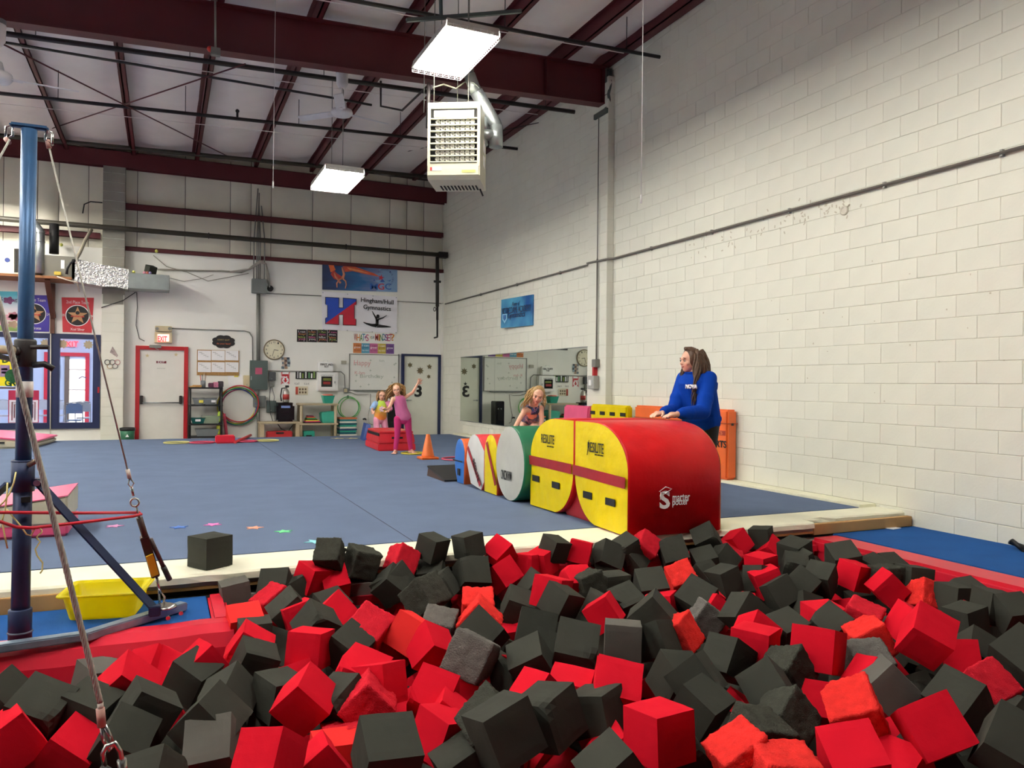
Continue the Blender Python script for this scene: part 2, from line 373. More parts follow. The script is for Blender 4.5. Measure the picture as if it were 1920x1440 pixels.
# ---- pipes under the roof
def pipe(name, pts, r, m, label, parent=None, n=10):
    o = MB().tube(pts, r, n).build(name, m, parent)
    if parent is None: tag(o, label, 'pipe')
    return o
def wallpipe(x0, y0, y, z=None):  # from far left to right wall, horizontal across the room
    return y
pE = atX(1237, 107, RW-.05); pA = atX(1077, 210, RW-.05); pC = atX(970, 279, RW-.05)
for nm, p, zl, r, lab in (('near', pE, 6.0, .026, 'thin dark pipe crossing the ceiling in front of the maroon girder'), ('mid', pA, None, .036, 'black sprinkler pipe crossing just behind the maroon girder'), ('far', pC, None, .03, 'black sprinkler pipe crossing the middle of the far roof bay')):
    lx, ly = {'near': (640, -3), 'mid': (10, 63), 'far': (0, 175)}[nm]
    q = atY(lx, ly, p.y); d = (q-p); q2 = p+d*((p.x+8.8)/(p.x-q.x))
    o = pipe('ceiling_pipe', [p, q2], r, M_black_steel, lab)
    for t in range(8):
        x = 6.0-1.9*t; pp = p+d*((p.x-x)/(p.x-q.x)); MB().cyl(pp, (pp.x, pp.y, zr(pp.x)+.1), .006, n=6).build('hanger_rod', M_black_steel, o)
# small branch pipe
b1 = [atY(0, 78, 13.3), atY(633, 185, 13.3), atY(697, 197, 13.3)]
o = pipe('branch_pipe', b1, .02, M_black_steel, 'thin black branch pipe ending beside the far ceiling fan')
b2 = [atY(714, 152, 12.9), atY(714, 199, 12.9), atY(754, 207, 12.6), atY(803, 160, 11.6), atY(805, 152, 11.5)]
o = pipe('branch_pipe', b2, .018, M_black_steel, 'bent black branch pipe dropping to the left of the heater')
# rear pipes
p0, p1 = atY(90, 263, 18.5), atY(800, 331, 18.5); d = (p1-p0)/(p1.x-p0.x)
pipe('ceiling_pipe', [p0+d*(-8-p0.x), p0+d*(6.5-p0.x)], .045, mat('olive_pipe', '#3c382e', .5), 'olive grey pipe running high along the rear rafter')
o = pipe('wall_pipe', [(-9, 18.8, 4.5), (6.45, 18.8, 4.49)], .055, mat('olive_pipe', '#3c382e', .5), 'thick dark pipe running along the back wall above the banners')
for x in (-2.6, .9, 4.0): MB().ring((x, 18.8, 4.497), .06, .012, (1, 0, 0), 20, 6).build('coupling', M_black_steel, o)
# drain riser in the corner
rx = bw(822, 520).x
def rp_(y): return V((bw(820, y, .32).x, B-.32, bw(820, y, .32).z))
o = pipe('drain_riser', [rp_(482), rp_(575)], .045, mat('rusty_black_pipe', '#2c2724', .55, var=.2, vscale=12), 'dark vertical drain pipe with valve in the back right corner')
MB().cyl(rp_(575), rp_(600), .03, n=12).cyl(rp_(600), rp_(632), .022, n=10).build('lower_pipe', M_black_steel, o)
MB().cyl(rp_(528)+V((-.09, 0, 0)), rp_(528)+V((.09, 0, 0)), .03, n=10).build('cross_fitting', M_black_steel, o); MB().ring(rp_(580)+V((-.07, 0, 0)), .05, .01, (1, .3, 0), 16, 6).build('valve_wheel', M_black_steel, o); MB().cyl(rp_(632), rp_(634)+V((-.1, -.05, 0)), .02, n=10).build('spout', M_black_steel, o)
MB().box((6.35, 18.72, 4.42), (6.58, 18.9, 4.56)).build('flange', M_black_steel, o)
# bracing rods
o = MB().tube([atY(0, 80, 11.3), atY(435, 297, 18.9)], .011, 6).build('brace_rod', M_maroon); tag(o, 'thin maroon brace rod falling left to right under the roof', 'brace')
o = MB().tube([atY(70, 250, 18.9), atY(460, 120, 11.4)], .011, 6).build('brace_rod', M_maroon); tag(o, 'thin maroon brace rod rising left to right under the roof', 'brace')
o = MB().tube([atY(672, 304, 18.8), atY(1010, 230, 13.6)], .008, 6).build('brace_rod', M_black_steel); tag(o, 'thin dark rod rising to the right wall behind the heater', 'brace')
# right wall conduit along the blocks
c0, c1, c2, c3, c4 = atX(1920, 275, RW-.03), atX(1150, 485, RW-.03), atX(1137, 486, RW-.15), atX(1105, 496, RW-.03), atX(835, 570, RW-.03)
dd = (c0-c1)/(c0.y-c1.y); far = c1+dd*(-5-c1.y)
o = MB().tube([far, c1, c2, (c3.x-.1, c3.y-.1, c3.z), c3, c4], .017, 8).build('wall_conduit', mat('dark_conduit', '#77736d', .5, metal=.2)); tag(o, 'grey metal conduit running along the whole right block wall', 'conduit')
for y in (4.4, 5.6, 6.9, 8.3, 9.7, 12.6, 14.5, 16.5):
    pp = c1+dd*(y-c1.y) if y < 11 else c3+(c4-c3)*((y-c3.y)/(c4.y-c3.y)); MB().box((RW-.035, y-.012, pp.z-.03), (RW+.002, y+.012, pp.z+.03)).build('clip', M_grey_line, o)
p = atX(1132, 488, 6.48); o = MB().cyl((6.47, 11.05, p.z+.05), (6.47, 11.05, 1.62), .014, n=8).cyl((6.47, 11.05, 5.6), (6.47, 11.05, 2.5), .008, n=6).build('drop_conduit', mat('dark_conduit', '#55524f')); tag(o, 'thin conduit dropping down the white pilaster to the switch boxes', 'conduit')
sb = thing('switch_box', 'grey electrical switch boxes on the white pilaster by the mirror', 'switch box', (6.47, 11.05, 1.5))
MB().box((6.42, 10.98, 1.50), (6.50, 11.12, 1.63)).build('upper_box', M_grey_line, sb, .006); MB().box((6.43, 11.06, 1.36), (6.50, 11.11, 1.50)).build('red_label', M_red, sb)
MB().box((6.40, 11.0, 1.14), (6.50, 11.22, 1.36)).build('lower_box', mat('pale_grey_box', '#a5a5a0', .5), sb, .008); MB().box((6.385, 11.07, 1.2), (6.40, 11.15, 1.29)).build('cover', M_white, sb)
# round sensor on the block wall
p = atX(1584, 395, RW); o = MB().lathe((0, 0, 0), [(.05, 0), (.05, .02), (.035, .024), (.03, .012)], 20).mesh('sensor', mat('pale_disc', '#c9c4b6', .5)); o = link('wall_plug', o); o.matrix_world = Matrix.Translation(p) @ Matrix.Rotation(-PI/2, 4, 'Y'); tag(o, 'small round capped hole in the upper right block wall', 'wall cap')
# scuffs left from old tape on the wall
sc = MB(); M_scuff = mat('tape_residue', '#bdb8a6', .9)
for i in range(70):
    q = atX(rnd.uniform(1290, 1620), 0, RW); t = rnd.random(); xx = 1290+330*t; yy = 470-95*t+rnd.gauss(0, 16); q = atX(xx, yy, RW-.002)
    a = rnd.uniform(0, PI); sc.obox(q, V((0, math.cos(a)*.035, math.sin(a)*.035)), V((0, -math.sin(a)*.016, math.cos(a)*.016)), (-.001, 0, 0))
for i in range(26):
    q = atX(rnd.uniform(1290, 1900), rnd.uniform(480, 760), RW-.002); sc.obox(q, (0, rnd.uniform(.008, .018), 0), (0, 0, rnd.uniform(.008, .02)), (-.0005, 0, 0))
o = sc.build('tape_marks', M_scuff, wr); o['kind'] = 'stuff'
# ============================================================ LIGHT FIXTURES
M_tube = emis('lit_fluorescent_tube', TUBE_COLOR, TUBE)
M_hous = mat('white_reflector', '#b9b7b0', .35, var=0)
def fixture(x, y, z, label, guard=True, hang=True):
    t = thing('ceiling_light', label, 'ceiling light', (x, y, z+.15), 'fluorescent high bay fixtures')
    w_, l_ = .30, .61
    h = MB(); h.box((x-w_, y-l_, z+.10), (x+w_, y+l_, z+.12))
    for s in (-1, 1): h.obox((x+s*w_, y-l_, z+.11), (0, 2*l_, 0), (s*.015, 0, -.075), (s*.006, 0, .002)); h.box((x-w_, y+s*l_-.004, z+.035), (x+w_, y+s*l_+.004, z+.12))
    h.box((x-.045, y-l_, z+.06), (x+.045, y+l_, z+.10))
    h.build('housing', M_hous, t, fix=True)
    for i in (-.235, -.17, -.10, .10, .17, .235):
        MB().tube([(x+i, y-.585, z+.062), (x+i, y+.585, z+.062)], .0125, 6).build('tube', M_tube, t)
    if guard:
        g = MB()
        for i in range(9): xx = x-.31+.62*i/8; g.tube([(xx, y-.63, z+.07), (xx, y-.63, z-.01), (xx, y+.63, z-.01), (xx, y+.63, z+.07)], .0025, 4)
        for j in range(26): yy = y-.63+1.26*j/25; g.tube([(x-.31, yy, z+.07), (x-.31, yy, z-.01), (x+.31, yy, z-.01), (x+.31, yy, z+.07)], .0022, 4)
        for zz in (.03, .06): g.tube([(x-.31, y-.63, z+zz), (x+.31, y-.63, z+zz), (x+.31, y+.63, z+zz), (x-.31, y+.63, z+zz)], .0025, 4, closed=True)
        g.build('wire_guard', M_white, t)
    if hang:
        for s in (-1, 1): MB().cyl((x, y+s*.45, z+.12), (x, y+s*.45, zr(x)+.05), .006, n=6).build('hanger', M_grey_line, t)
    return t
fixture(3.02, 8.45, 4.98, 'lit fluorescent fixture with wire guard above the gas heater')
fixture(2.55, 12.75, 4.47, 'lit fluorescent fixture hanging below the ceiling fan near the back wall')
_n = ('first', 'second', 'third', 'fourth', 'fifth', 'sixth')
for k, y in enumerate((4.0,)): fixture(2.9, y, 5.0, 'overhead fluorescent fixture of the right row, out of view above the pit', guard=False)
for k, y in enumerate((17.6, 15.2, 12.8, 9.6, 6.4, 3.2)): fixture(-3.6, y, 4.9, '%s fluorescent fixture of the middle row, unseen at the left, set densely for brightness' % _n[k], guard=False)  # left row read from the duct shadow; extra fixtures added to brighten the back
for k, y in enumerate((15, 9, 3)): fixture(-7.4, y, 4.8, '%s fluorescent fixture of the added far left row, out of view' % _n[k], guard=False)  # added row, put in to throw more light on the back of the hall
fixture(-.4, 2.3, 5.0, 'added fluorescent fixture brightening the near foam from above, out of view', guard=False)  # added lamp with no known source, lifts the tops of the near foam
# ============================================================ BACK WALL THINGS
def z5(x, y): return (220+x*.25, 480+y*.25)
def z6(x, y): return (460+x*.26387, 480+y*.26387)
def z4(x, y): return (x*.3193, 400+y*.3193)
def pl5(name, x0, y0, x1, y1, m, parent=None, d=.02, off=0, bevel=0): return plate(name, *z5(x0, y0), *z5(x1, y1), m, parent, d, off, bevel)
def pl6(name, x0, y0, x1, y1, m, parent=None, d=.02, off=0, bevel=0): return plate(name, *z6(x0, y0), *z6(x1, y1), m, parent, d, off, bevel)
def p5(x, y, off=0): return bw(*z5(x, y), off)
def p6(x, y, off=0): return bw(*z6(x, y), off)
# ---- red framed exit door
a, b = bw(254.5, 648), bw(353, 649); x0, x1, zt = a.x, b.x, a.z
dr = MB(); fwid = .085
dr.box((x0, B-.07, SLAB), (x0+fwid, B+.02, zt)); dr.box((x1-fwid, B-.07, SLAB), (x1, B+.02, zt)); dr.box((x0+fwid, B-.07, zt-fwid), (x1-fwid, B+.02, zt))
d1 = dr.build('door_1', M_red, None, .004); struct(d1, 'white exit door in a red metal frame on the back wall', 'door')
MB().box((x0+fwid, B-.02, SLAB), (x1-fwid, B+.0, zt-fwid)).build('door_leaf', mat('door_white', '#dcdad2', .5, var=.02), d1)
zb_ = p5(330, 1100).z
pb = MB().tube([(x0+.15, B-.09, zb_), (x1-.15, B-.09, zb_)], .014, 8).build('panic_bar', M_steel, d1)
for xx in (x0+.13, x1-.15): MB().box((xx-.03, B-.1, zb_-.03), (xx+.03, B-.02, zb_+.16)).build('bar_bracket', mat('dark_bronze', '#3a3330', .4, metal=.5), pb, .008)
cl = MB().box((p5(240, 680).x, B-.13, p5(240, 690).z), (p5(330, 680).x, B-.06, p5(240, 668).z)).build('door_closer', M_grey_line, d1, .006)
MB().bar(p5(285, 692, .1), p5(320, 708, .06), .02, .01).build('closer_arm', M_steel, cl)
s_ = MB().box((p5(301, 0).x, B-.026, p5(0, 799).z), (p5(376, 0).x, B-.02, p5(0, 781).z)).build('exit_plate', mat('dark_red_plate', '#6d1320', .5), d1); text('EXIT', M_lettering_white, s_, (p5(338, 0).x, B-.028, p5(0, 790).z), .14)
text('NO EXIT BY DOOR', M_lettering_black, d1, (p5(338, 0).x, B-.022, p5(0, 838).z), .17)
for (xx, yy) in ((225, 747), (440, 740)): q = p5(xx, yy); MB().prism(star((q.x, B-.021, q.z), .05, frame=BACK), (0, -.002, 0)).build('star_sticker', mat('gold_paper', '#c9b98c', .6), d1)
# ---- exit sign
ex = thing('exit_sign', 'lit red exit sign with two lamp heads above the red framed door', 'exit sign', p5(345, 655))
pl5('battery_box', 283, 525, 408, 570, mat('beige_plastic', '#cdbf99', .5), ex, .12, 0, .01)
pl5('sign_box', 280, 572, 410, 655, mat('beige_plastic', '#cdbf99', .5), ex, .11, 0, .008)
pl5('sign_face', 302, 585, 388, 642, emis('exit_face', '#ffb9a8', .6), ex, .004, .11)
text('EXIT', emis('exit_red', '#ff1420', 2.2), ex, (p5(345, 0).x, B-.118, p5(0, 613).z), .19, .12, bold=.03)
for xx in (298, 392): q = p5(xx, 548); MB().lathe((q.x, B-.12, q.z), [(.02, 0), (.035, .03), (.035, .05)], 14, 'y').build('lamp_head', M_grey_line, ex)
q0, q1, q2, q3 = p5(410, 543, .03), p5(955, 562, .03), p5(1013, 610, .03), p5(1016, 785, .03)
o = MB().tube([q0, q1, p5(990, 572, .03), q2, q3], .012, 8).build('wall_conduit', M_grey_line); tag(o, 'thin grey conduit from the exit sign to the breaker panel', 'conduit')
# ---- notices
cb_ = thing('notice_board', 'cork notice board with six printed sheets beside the exit door', 'notice board', p5(755, 898))
pl5('cork', 598, 702, 912, 898, mat('cork', '#a8814f', .9, var=.2, vscale=40), cb_, .02, 0, .003)
M_paper = mat('white_paper', '#f0eff0', .7, var=.02)
for i in range(3):
    for j in range(2):
        xa = 604+i*103; ya = 708+j*88; s_ = pl5('sheet', xa, ya, xa+98, ya+76, M_paper, cb_, .003, .02)
        for k in range(4): q = p5(xa+20+k*16, ya+14+k*11); text('abcd efg'[k:k+5], M_lettering_black, s_, (q.x, B-.0245, q.z), .06, .02, name='handwriting')
o = MB(); q = p5(797, 643); pts = []
for i in range(48): a = 2*PI*i/48; rr = 1+.13*abs(math.sin(4*a)); pts.append((q.x+.23*rr*math.cos(a), B-.012, q.z+.14*rr*math.sin(a)))
o = o.prism(pts, (0, .012, 0)).build('cloud_sign', M_black); tag(o, 'black cloud shaped sign with small lettering above the notice board', 'sign')
text('DON\'T QUIT', mat('gold_print', '#b59a5e', .5), o, (q.x, B-.014, q.z+.04), .26); text('do your best!', mat('orange_print', '#c8603a', .5), o, (q.x, B-.014, q.z-.05), .3)
o = thing('pinned_papers', 'white papers with a yellow sticky note pinned beside the breaker panel', 'paper', p5(888, 985))
a_, b_ = p5(835, 890), p5(945, 985)
MB().obox((a_.x, B-.006, b_.z+.02), (b_.x-a_.x-.03, 0, .03), (0, .006, 0), (-.02, 0, a_.z-b_.z-.03)).build('sheet', M_paper, o); MB().obox((a_.x+.05, B-.010, b_.z-.0), (b_.x-a_.x-.05, 0, .03), (0, .004, 0), (-.03, 0, a_.z-b_.z-.03)).build('sheet', M_paper, o)
pl5('sticky_note', 877, 880, 908, 908, mat('yellow_note', '#e9dc5a', .7), o, .003, .011)
# ---- electrical gear
pn = thing('breaker_panel', 'grey green breaker panel with a pink sticker', 'breaker panel', p5(1057, 1003))
M_gg = mat('grey_green_enamel', '#4d5b57', .45, var=.04)
pl5('panel_box', 992, 783, 1122, 1003, M_gg, pn, .13, 0, .006); pl5('panel_door', 1010, 800, 1105, 985, M_gg, pn, .012, .13, .003); pl5('sticker', 1035, 838, 1086, 888, mat('pink_sticker', '#b5506d', .5), pn, .002, .142); pl5('latch', 1000, 900, 1008, 930, M_steel, pn, .02, .13)
o = thing('junction_box', 'large grey junction box with conduits high on the back wall', 'junction box', p5(1060, 285))
pl5('box', 1005, 175, 1115, 285, M_grey, o, .2, 0, .006); pl5('lid', 1010, 180, 1110, 280, M_grey, o, .006, .2)
for k, xx in enumerate((1022, 1045, 1058, 1070, 1102)): q = p5(xx, 178, .1); MB().tube([q, (q.x, q.y, 4.55), (q.x-.04*(k-2), q.y+.02, 5.75-.1*k)], .014, 8).build('conduit', M_grey_line, o)
q = p5(1057, 285, .07); q2 = p5(1057, 783, .07); MB().cyl(q, q2, .045, n=12).build('conduit', M_grey_line, o)
hs = MB()
for k in range(3): hs.tube([p5(905-30*k, 118, .06), p5(985, 100, .09), p5(1030, 62+8*k, .12), p5(1075, 38+5*k, .14), p5(1115, 60, .12), p5(1122+6*k, 140, .09), p5(1142, 235, .05)], .02, 8)
hs.build('cable', mat('grey_cable', '#96928a', .5), o)
q = p5(1146, 245); MB().lathe((q.x, B, q.z), [(.07, 0), (.07, .05), (.05, .052), (.05, .02)], 18, 'y').build('cable_gland', M_black, o)
o = MB().tube([p5(1115, 280, .02), p6(540, 283, .02)], .012, 6).tube([p6(1078, 322, .02), p6(1405, 338, .03), (RW-.03, B-.05, p6(1405, 338).z)], .012, 6).build('wall_conduit', M_grey_line); tag(o, 'thin grey conduit crossing the back wall behind the white banner', 'conduit')
for (x0_, y0_, x1_, y1_, m_, d_, nm, lab) in ((1018, 1048, 1108, 1132, M_grey, .12, 'junction_box', 'small square grey box under the breaker panel'), (1118, 1085, 1188, 1172, M_gg, .1, 'junction_box', 'grey green box on the wall left of the black ice maker'), (1133, 870, 1184, 935, mat('dark_grey_box', '#4a4d50', .5), .11, 'disconnect_switch', 'dark grey disconnect switch right of the breaker panel'), (1136, 940, 1170, 982, M_grey_line, .08, 'timer_box', 'small grey timer below the disconnect switch'), (945, 895, 998, 980, mat('beige_plastic', '#cdbf99', .5), .08, 'timer_box', 'beige timer box left of the breaker panel')):
    o = thing(nm, lab, 'electrical box', p5((x0_+x1_)/2, y1_)); pl5('box', x0_, y0_, x1_, y1_, m_, o, d_, 0, .008); pl5('cover', x0_+8, y0_+8, x1_-8, y1_-30, m_, o, .008, d_, .002)
    MB().cyl(p5((x0_+x1_)/2, y1_-14, d_+.01), p5((x0_+x1_)/2, y1_-14, d_), .012, n=10).build('screw', M_steel, o)
o = MB().tube([p5(1057, 1003, .05), p5(1057, 1050, .05)], .025, 8).tube([p5(1058, 1132, .05), p5(1058, 1260, .05), p5(1058, 1380, .05)], .032, 8).build('wall_conduit', M_grey_line); tag(o, 'grey vertical conduit below the breaker panel', 'conduit')
o = MB().tube([p5(1122, 862, .03), p6(630, 822, .03), p6(680, 822, .03), p6(704, 845, .03), p6(708, 940, .03)], .011, 8).build('wall_conduit', M_grey_line); tag(o, 'thin conduit from the breaker panel to the outlet by the whiteboard', 'conduit')
o = thing('power_outlet', 'grey power outlet left of the whiteboard corner', 'outlet', p6(712, 970)); pl6('box', 697, 938, 728, 972, M_grey, o, .07, 0, .005); pl6('cover', 701, 943, 724, 967, mat('beige_plastic', '#cdbf99', .5), o, .004, .07)
o = thing('thermostat', 'small beige thermostat left of the whiteboard', 'thermostat', p6(697, 768)); pl6('body', 680, 744, 716, 768, mat('grey_beige', '#a9a595', .5), o, .05, 0, .005); pl6('base', 678, 750, 718, 764, M_white, o, .012, 0)
# cables on the wall
cbl = MB(); M_cab = mat('grey_wire', '#8c887c', .6)
cbl.tube([p5(300, 100, .04), p5(420, 104, .04), p5(600, 110, .03), p5(780, 112, .03), p5(930, 122, .03), p5(1000, 95, .06)], .02, 6)
o = cbl.build('wall_cable', M_cab); tag(o, 'bundled grey cable strung along the wall from duct to junction box', 'cable')
o = MB().tube([p5(270, -5, .03), p5(370, 80, .03), p5(520, 120, .04), p5(680, 188, .04), p5(830, 160, .04), p5(985, 130, .04)], .008, 5).build('wall_cable', M_cab); tag(o, 'thin sagging wire below the bundled cable', 'cable')
o = MB().tube([p5(395, 165, .04), p5(500, 190, .03), p5(640, 168, .03), p5(720, 140, .03)], .006, 5).build('wall_cable', M_cab); tag(o, 'short loose wire hanging right of the grey duct', 'cable')
o = MB().tube([p5(146, 270, .04), p5(150, 380, .03), p5(140, 520, .03), p5(165, 620, .03), p5(205, 638, .03)], .007, 5).build('wall_cable', M_black); tag(o, 'black wire dangling below the grey duct', 'cable')
# ---- clock
q = p5(1175, 703); ck = thing('wall_clock', 'round wall clock with cream face above the fire sign', 'clock', (q.x, B, q.z))
MB().lathe((q.x, B, q.z), [(.24, 0), (.245, .03), (.225, .045), (.215, .03)], 40, 'y').build('rim', mat('brown_rim', '#8a7c60', .4), ck)
fc = MB().lathe((q.x, B-.028, q.z), [(.218, 0), (.218, .004)], 40, 'y').build('clock_face', mat('cream_face', '#e7e0c4', .6), ck)
for k in range(12): a = 2*PI*k/12; text(str(12 if k == 0 else k), M_lettering_black, fc, (q.x+.18*math.sin(a), B-.034, q.z+.18*math.cos(a)), .03 if k in range(1, 10) else .05, .045, name='numeral')
for ang, L, w_ in ((100, .10, .012), (195, .16, .008)): a = math.radians(ang); MB().bar((q.x, B-.04, q.z), (q.x+L*math.sin(a), B-.04, q.z+L*math.cos(a)), w_, .004, up=(0, 1, 0)).build('hand', M_lettering_black, ck)
# photo collage
o = thing('photo_collage', 'torn colourful photo collage below the clock', 'poster', p5(1260, 845)); cols = ['#6d7a86', '#a88b74', '#3d4a57', '#c2b7ab', '#5c4a48', '#8fa3ad']
for k in range(14): xx = 1232+(k % 3)*20+rnd.uniform(-4, 4); yy = 760+(k//3)*17; pl5('photo', xx, yy, xx+22, yy+19, mat('photo_%d' % (k % 6), cols[k % 6], .4, var=.4, vscale=30), o, .003, .002+.0005*k)
# ---- FIRE sign
fs_ = thing('fire_sign', 'red and white striped fire extinguisher sign with arrow', 'sign', p5(1260, 965)); pl5('panel', 1228, 872, 1292, 965, M_lettering_white, fs_, .006, 0)
a_, b_ = p5(1228, 872), p5(1292, 965); M_fred = mat('sign_red', '#c3121f', .5, var=0)
pl5('red_field', 1236, 886, 1284, 955, M_fred, fs_, .002, .006)
for k in range(8):
    t = k/8; hh = (a_.z-b_.z); z_ = b_.z+hh*t
    for (xa, xb) in ((a_.x, a_.x+.03), (b_.x-.03, b_.x)): MB().prism([(xa, B-.006, z_), (xb, B-.006, z_+.03), (xb, B-.006, z_+.055), (xa, B-.006, z_+.025)], (0, -.0015, 0)).build('stripe', M_fred, fs_)
text('FIRE', M_lettering_white, fs_, (p5(1260, 0).x, B-.009, p5(0, 893).z), .16, .055, bold=.03)
q = p5(1260, 932); MB().lathe((q.x, B-.008, q.z), [(.075, 0), (.075, .002)], 24, 'y').build('disc', M_lettering_white, fs_)
MB().prism([(q.x-.02, B-.0105, q.z+.055), (q.x+.02, B-.0105, q.z+.055), (q.x+.02, B-.0105, q.z), (q.x+.05, B-.0105, q.z), (q.x, B-.0105, q.z-.055), (q.x-.05, B-.0105, q.z), (q.x-.02, B-.0105, q.z)], (0, -.001, 0)).build('arrow', M_fred, fs_)
# ---- first aid + defibrillator cabinets
o = thing('first_aid_kit', 'white first aid kit box hung above the defibrillator cabinet', 'first aid kit', p6(567, 822)); pl6('case', 512, 752, 620, 822, M_white, o, .14, 0, .02)
q = p6(565, 748); MB().tube([(q.x-.06, B-.1, q.z-.01), (q.x-.04, B-.1, q.z+.02), (q.x+.04, B-.1, q.z+.02), (q.x+.06, B-.1, q.z-.01)], .01, 6).build('carry_handle', M_white, o)
q = p6(570, 772); text('FIRST AID', M_lettering_black, o, (q.x, B-.142, q.z), .30, .05, bold=.02); q = p6(570, 787); text('KIT', M_lettering_black, o, (q.x, B-.142, q.z), .1, .045, bold=.02)
o = thing('defibrillator_cabinet', 'white wall cabinet with a glazed door holding a defibrillator', 'cabinet', p6(576, 958)); pl6('case', 507, 826, 648, 958, M_white, o, .18, 0, .008)
dd_ = pl6('door', 514, 833, 641, 951, M_white, o, .015, .18, .004); pl6('window', 540, 855, 617, 930, mat('dark_glass', '#15171a', .1), dd_, .004, .195); pl6('label', 553, 868, 610, 886, mat('olive_label', '#6f7a31', .5), dd_, .002, .199); pl6('label', 553, 893, 605, 912, mat('red_label', '#9c2b2b', .5), dd_, .002, .199)
text('AUTOMATED EXTERNAL', M_lettering_black, dd_, (p6(578, 0).x, B-.2, p6(0, 840).z), .3, .018); pl6('latch', 633, 890, 639, 905, M_steel, dd_, .01, .195)
# pen organiser and small boards
o = thing('pocket_organiser', 'black wall pocket strip with pens left of the defibrillator cabinet', 'organiser', p6(428, 875)); pl6('panel', 357, 817, 500, 875, M_black, o, .03, 0)
for k, (xx, c_) in enumerate(((368, '#b0b0b0'), (385, '#e8e8e8'), (403, '#7f9a3f'), (425, '#d9d9d9'), (448, '#5f9a6a'), (466, '#eeeeee'), (484, '#90b060'))): pl6('pocket_item', xx, 822+(k % 3)*6, xx+9, 868, mat('item_%d' % k, c_, .5), o, .02, .03)
text('tal   tat', mat('grey_print', '#8f8f8f', .6), wbo, (p6(412, 0).x, B-.002, p6(0, 902).z), .36, .06, name='wall_lettering')
o = thing('poster_small', 'small cream picture board with red edge under the pocket strip', 'poster', p6(400, 986)); o.name = 'picture_board'; pl6('board', 357, 926, 443, 986, mat('cream_card', '#d8cfb5', .6), o, .012); pl6('edge_strip', 357, 930, 374, 984, mat('rust_red', '#b0402f', .6), o, .003, .012)
for k in range(6): pl6('motif', 382+(k % 3)*20, 940+(k//3)*22, 394+(k % 3)*20, 954+(k//3)*22, mat('brown_motif', '#6b5a48', .6), o, .002, .012)
# ---- four black posters
for k in range(4):
    xa = 367+k*72.5; o = thing('motivational_poster', '%s of four black speckled posters left of the white banner' % ('first', 'second', 'third', 'last')[k], 'poster', p6(xa+34, 613), 'black speckled posters'); pl6('sheet', xa, 521+k*1.2, xa+69, 612+k*1.2, mat('black_poster', '#1c1a1a', .5, var=.3, vscale=60), o, .006)
    for j, (wd, c_) in enumerate((('I can', '#d8d8d8'), ('always', '#d9834f'), ('believe', '#9fb552'), ('you', '#d85f9b'))): q = p6(xa+34, 537+j*19+k*1.2); text(wd, mat('poster_ink_%d' % ((j+k) % 4), c_, .5), o, (q.x, B-.008, q.z), .16, .05)
    for j in range(9): q = p6(xa+4+rnd.random()*61, 524+rnd.random()*85); MB().box((q.x-.008, B-.0075, q.z-.008), (q.x+.008, B-.006, q.z+.008)).build('confetti', mat('poster_ink_%d' % (j % 4), '#d8d8d8', .5), o)
# ---- WHAT'S YOUR MINDSET letters and five colour posters
ltr = "WHAT'S YOUR MINDSET?"; lc = ['#b8453f', '#d98a3c', '#4f8a4a', '#3f86a8', '#8a4d8f', '#c4607f']; xx = 768
o = thing('letter_banner', 'colourful cut out letters spelling a mindset question under the white banner', 'letter banner', p6(912, 600))
pos = {0: 782, 1: 803, 2: 824, 3: 840, 4: 853, 5: 866, 7: 889, 8: 897, 9: 905, 10: 913, 12: 933, 13: 951, 14: 966, 15: 984, 16: 1001, 17: 1018, 18: 1034, 19: 1049}
for i, ch in enumerate(ltr):
    if ch == ' ': continue
    small = 7 <= i <= 10; q = p6(pos[i], 577+(i % 3)*2); text(ch, mat('letter_%d' % (i % 6), lc[i % 6], .6), o, (q.x, B-.004, q.z), (.035 if small else .075) if ch not in "I'" else .03, (.06 if small else .17) if ch != "'" else .06, bold=.008, name='letter')
for k, (c_, nm) in enumerate((('#d5824a', 'orange'), ('#5fa3bd', 'blue'), ('#cc6f9c', 'pink'), ('#cdb74a', 'yellow'), ('#7b5596', 'purple'))):
    xa = 767+k*58; o = thing('colour_poster', '%s card in the row of five above the whiteboard' % nm, 'poster', p6(xa+29, 692), 'row of five colour cards'); pl6('card', xa, 618+k*1.4, xa+57, 690+k*1.4, mat('card_'+nm, c_, .6), o, .006)
    for j in range(3): q = p6(xa+28, 634+j*18+k*1.4); text(('I can', 'grow', 'my mind')[j], M_lettering_white if (j+k) % 2 else mat('card_ink_%d' % k, ('#8a3e22', '#2c5f86', '#8f2f66', '#8a5f1c', '#40215f')[k], .5), o, (q.x, B-.008, q.z), .16, .05)
# ---- whiteboard
wb_ = thing('whiteboard', 'whiteboard with faint birthday writing left of the blue framed door', 'whiteboard', p6(912, 958)); pl6('board', 740, 701, 1086, 952, mat('board_white', '#e9e9e2', .3, var=.02), wb_, .015, 0)
for (xa, ya, xb, yb) in ((737, 698, 1089, 703), (737, 950, 1089, 957), (737, 698, 741, 955), (1085, 698, 1089, 957)): pl6('frame_rail', xa, ya, xb, yb, M_grey_line, wb_, .025, 0)
pl6('pen_tray', 770, 954, 1040, 962, M_grey, wb_, .07, 0)
M_pink = mat('pink_marker', '#d9a3a0', .7, var=0); M_gm = mat('grey_marker', '#b5bdb0', .7, var=0)
for s_, xx, yy, w_, h_, mm in (('Happy', 830, 765, .42, .17, M_pink), ('K-lyn', 812, 833, .25, .1, M_pink), ('Birthday', 898, 858, .6, .12, M_gm), ('5th', 968, 745, .13, .05, M_gm)): q = p6(xx, yy); text(s_, mm, wb_, (q.x, B-.017, q.z), w_, h_, name='handwriting')
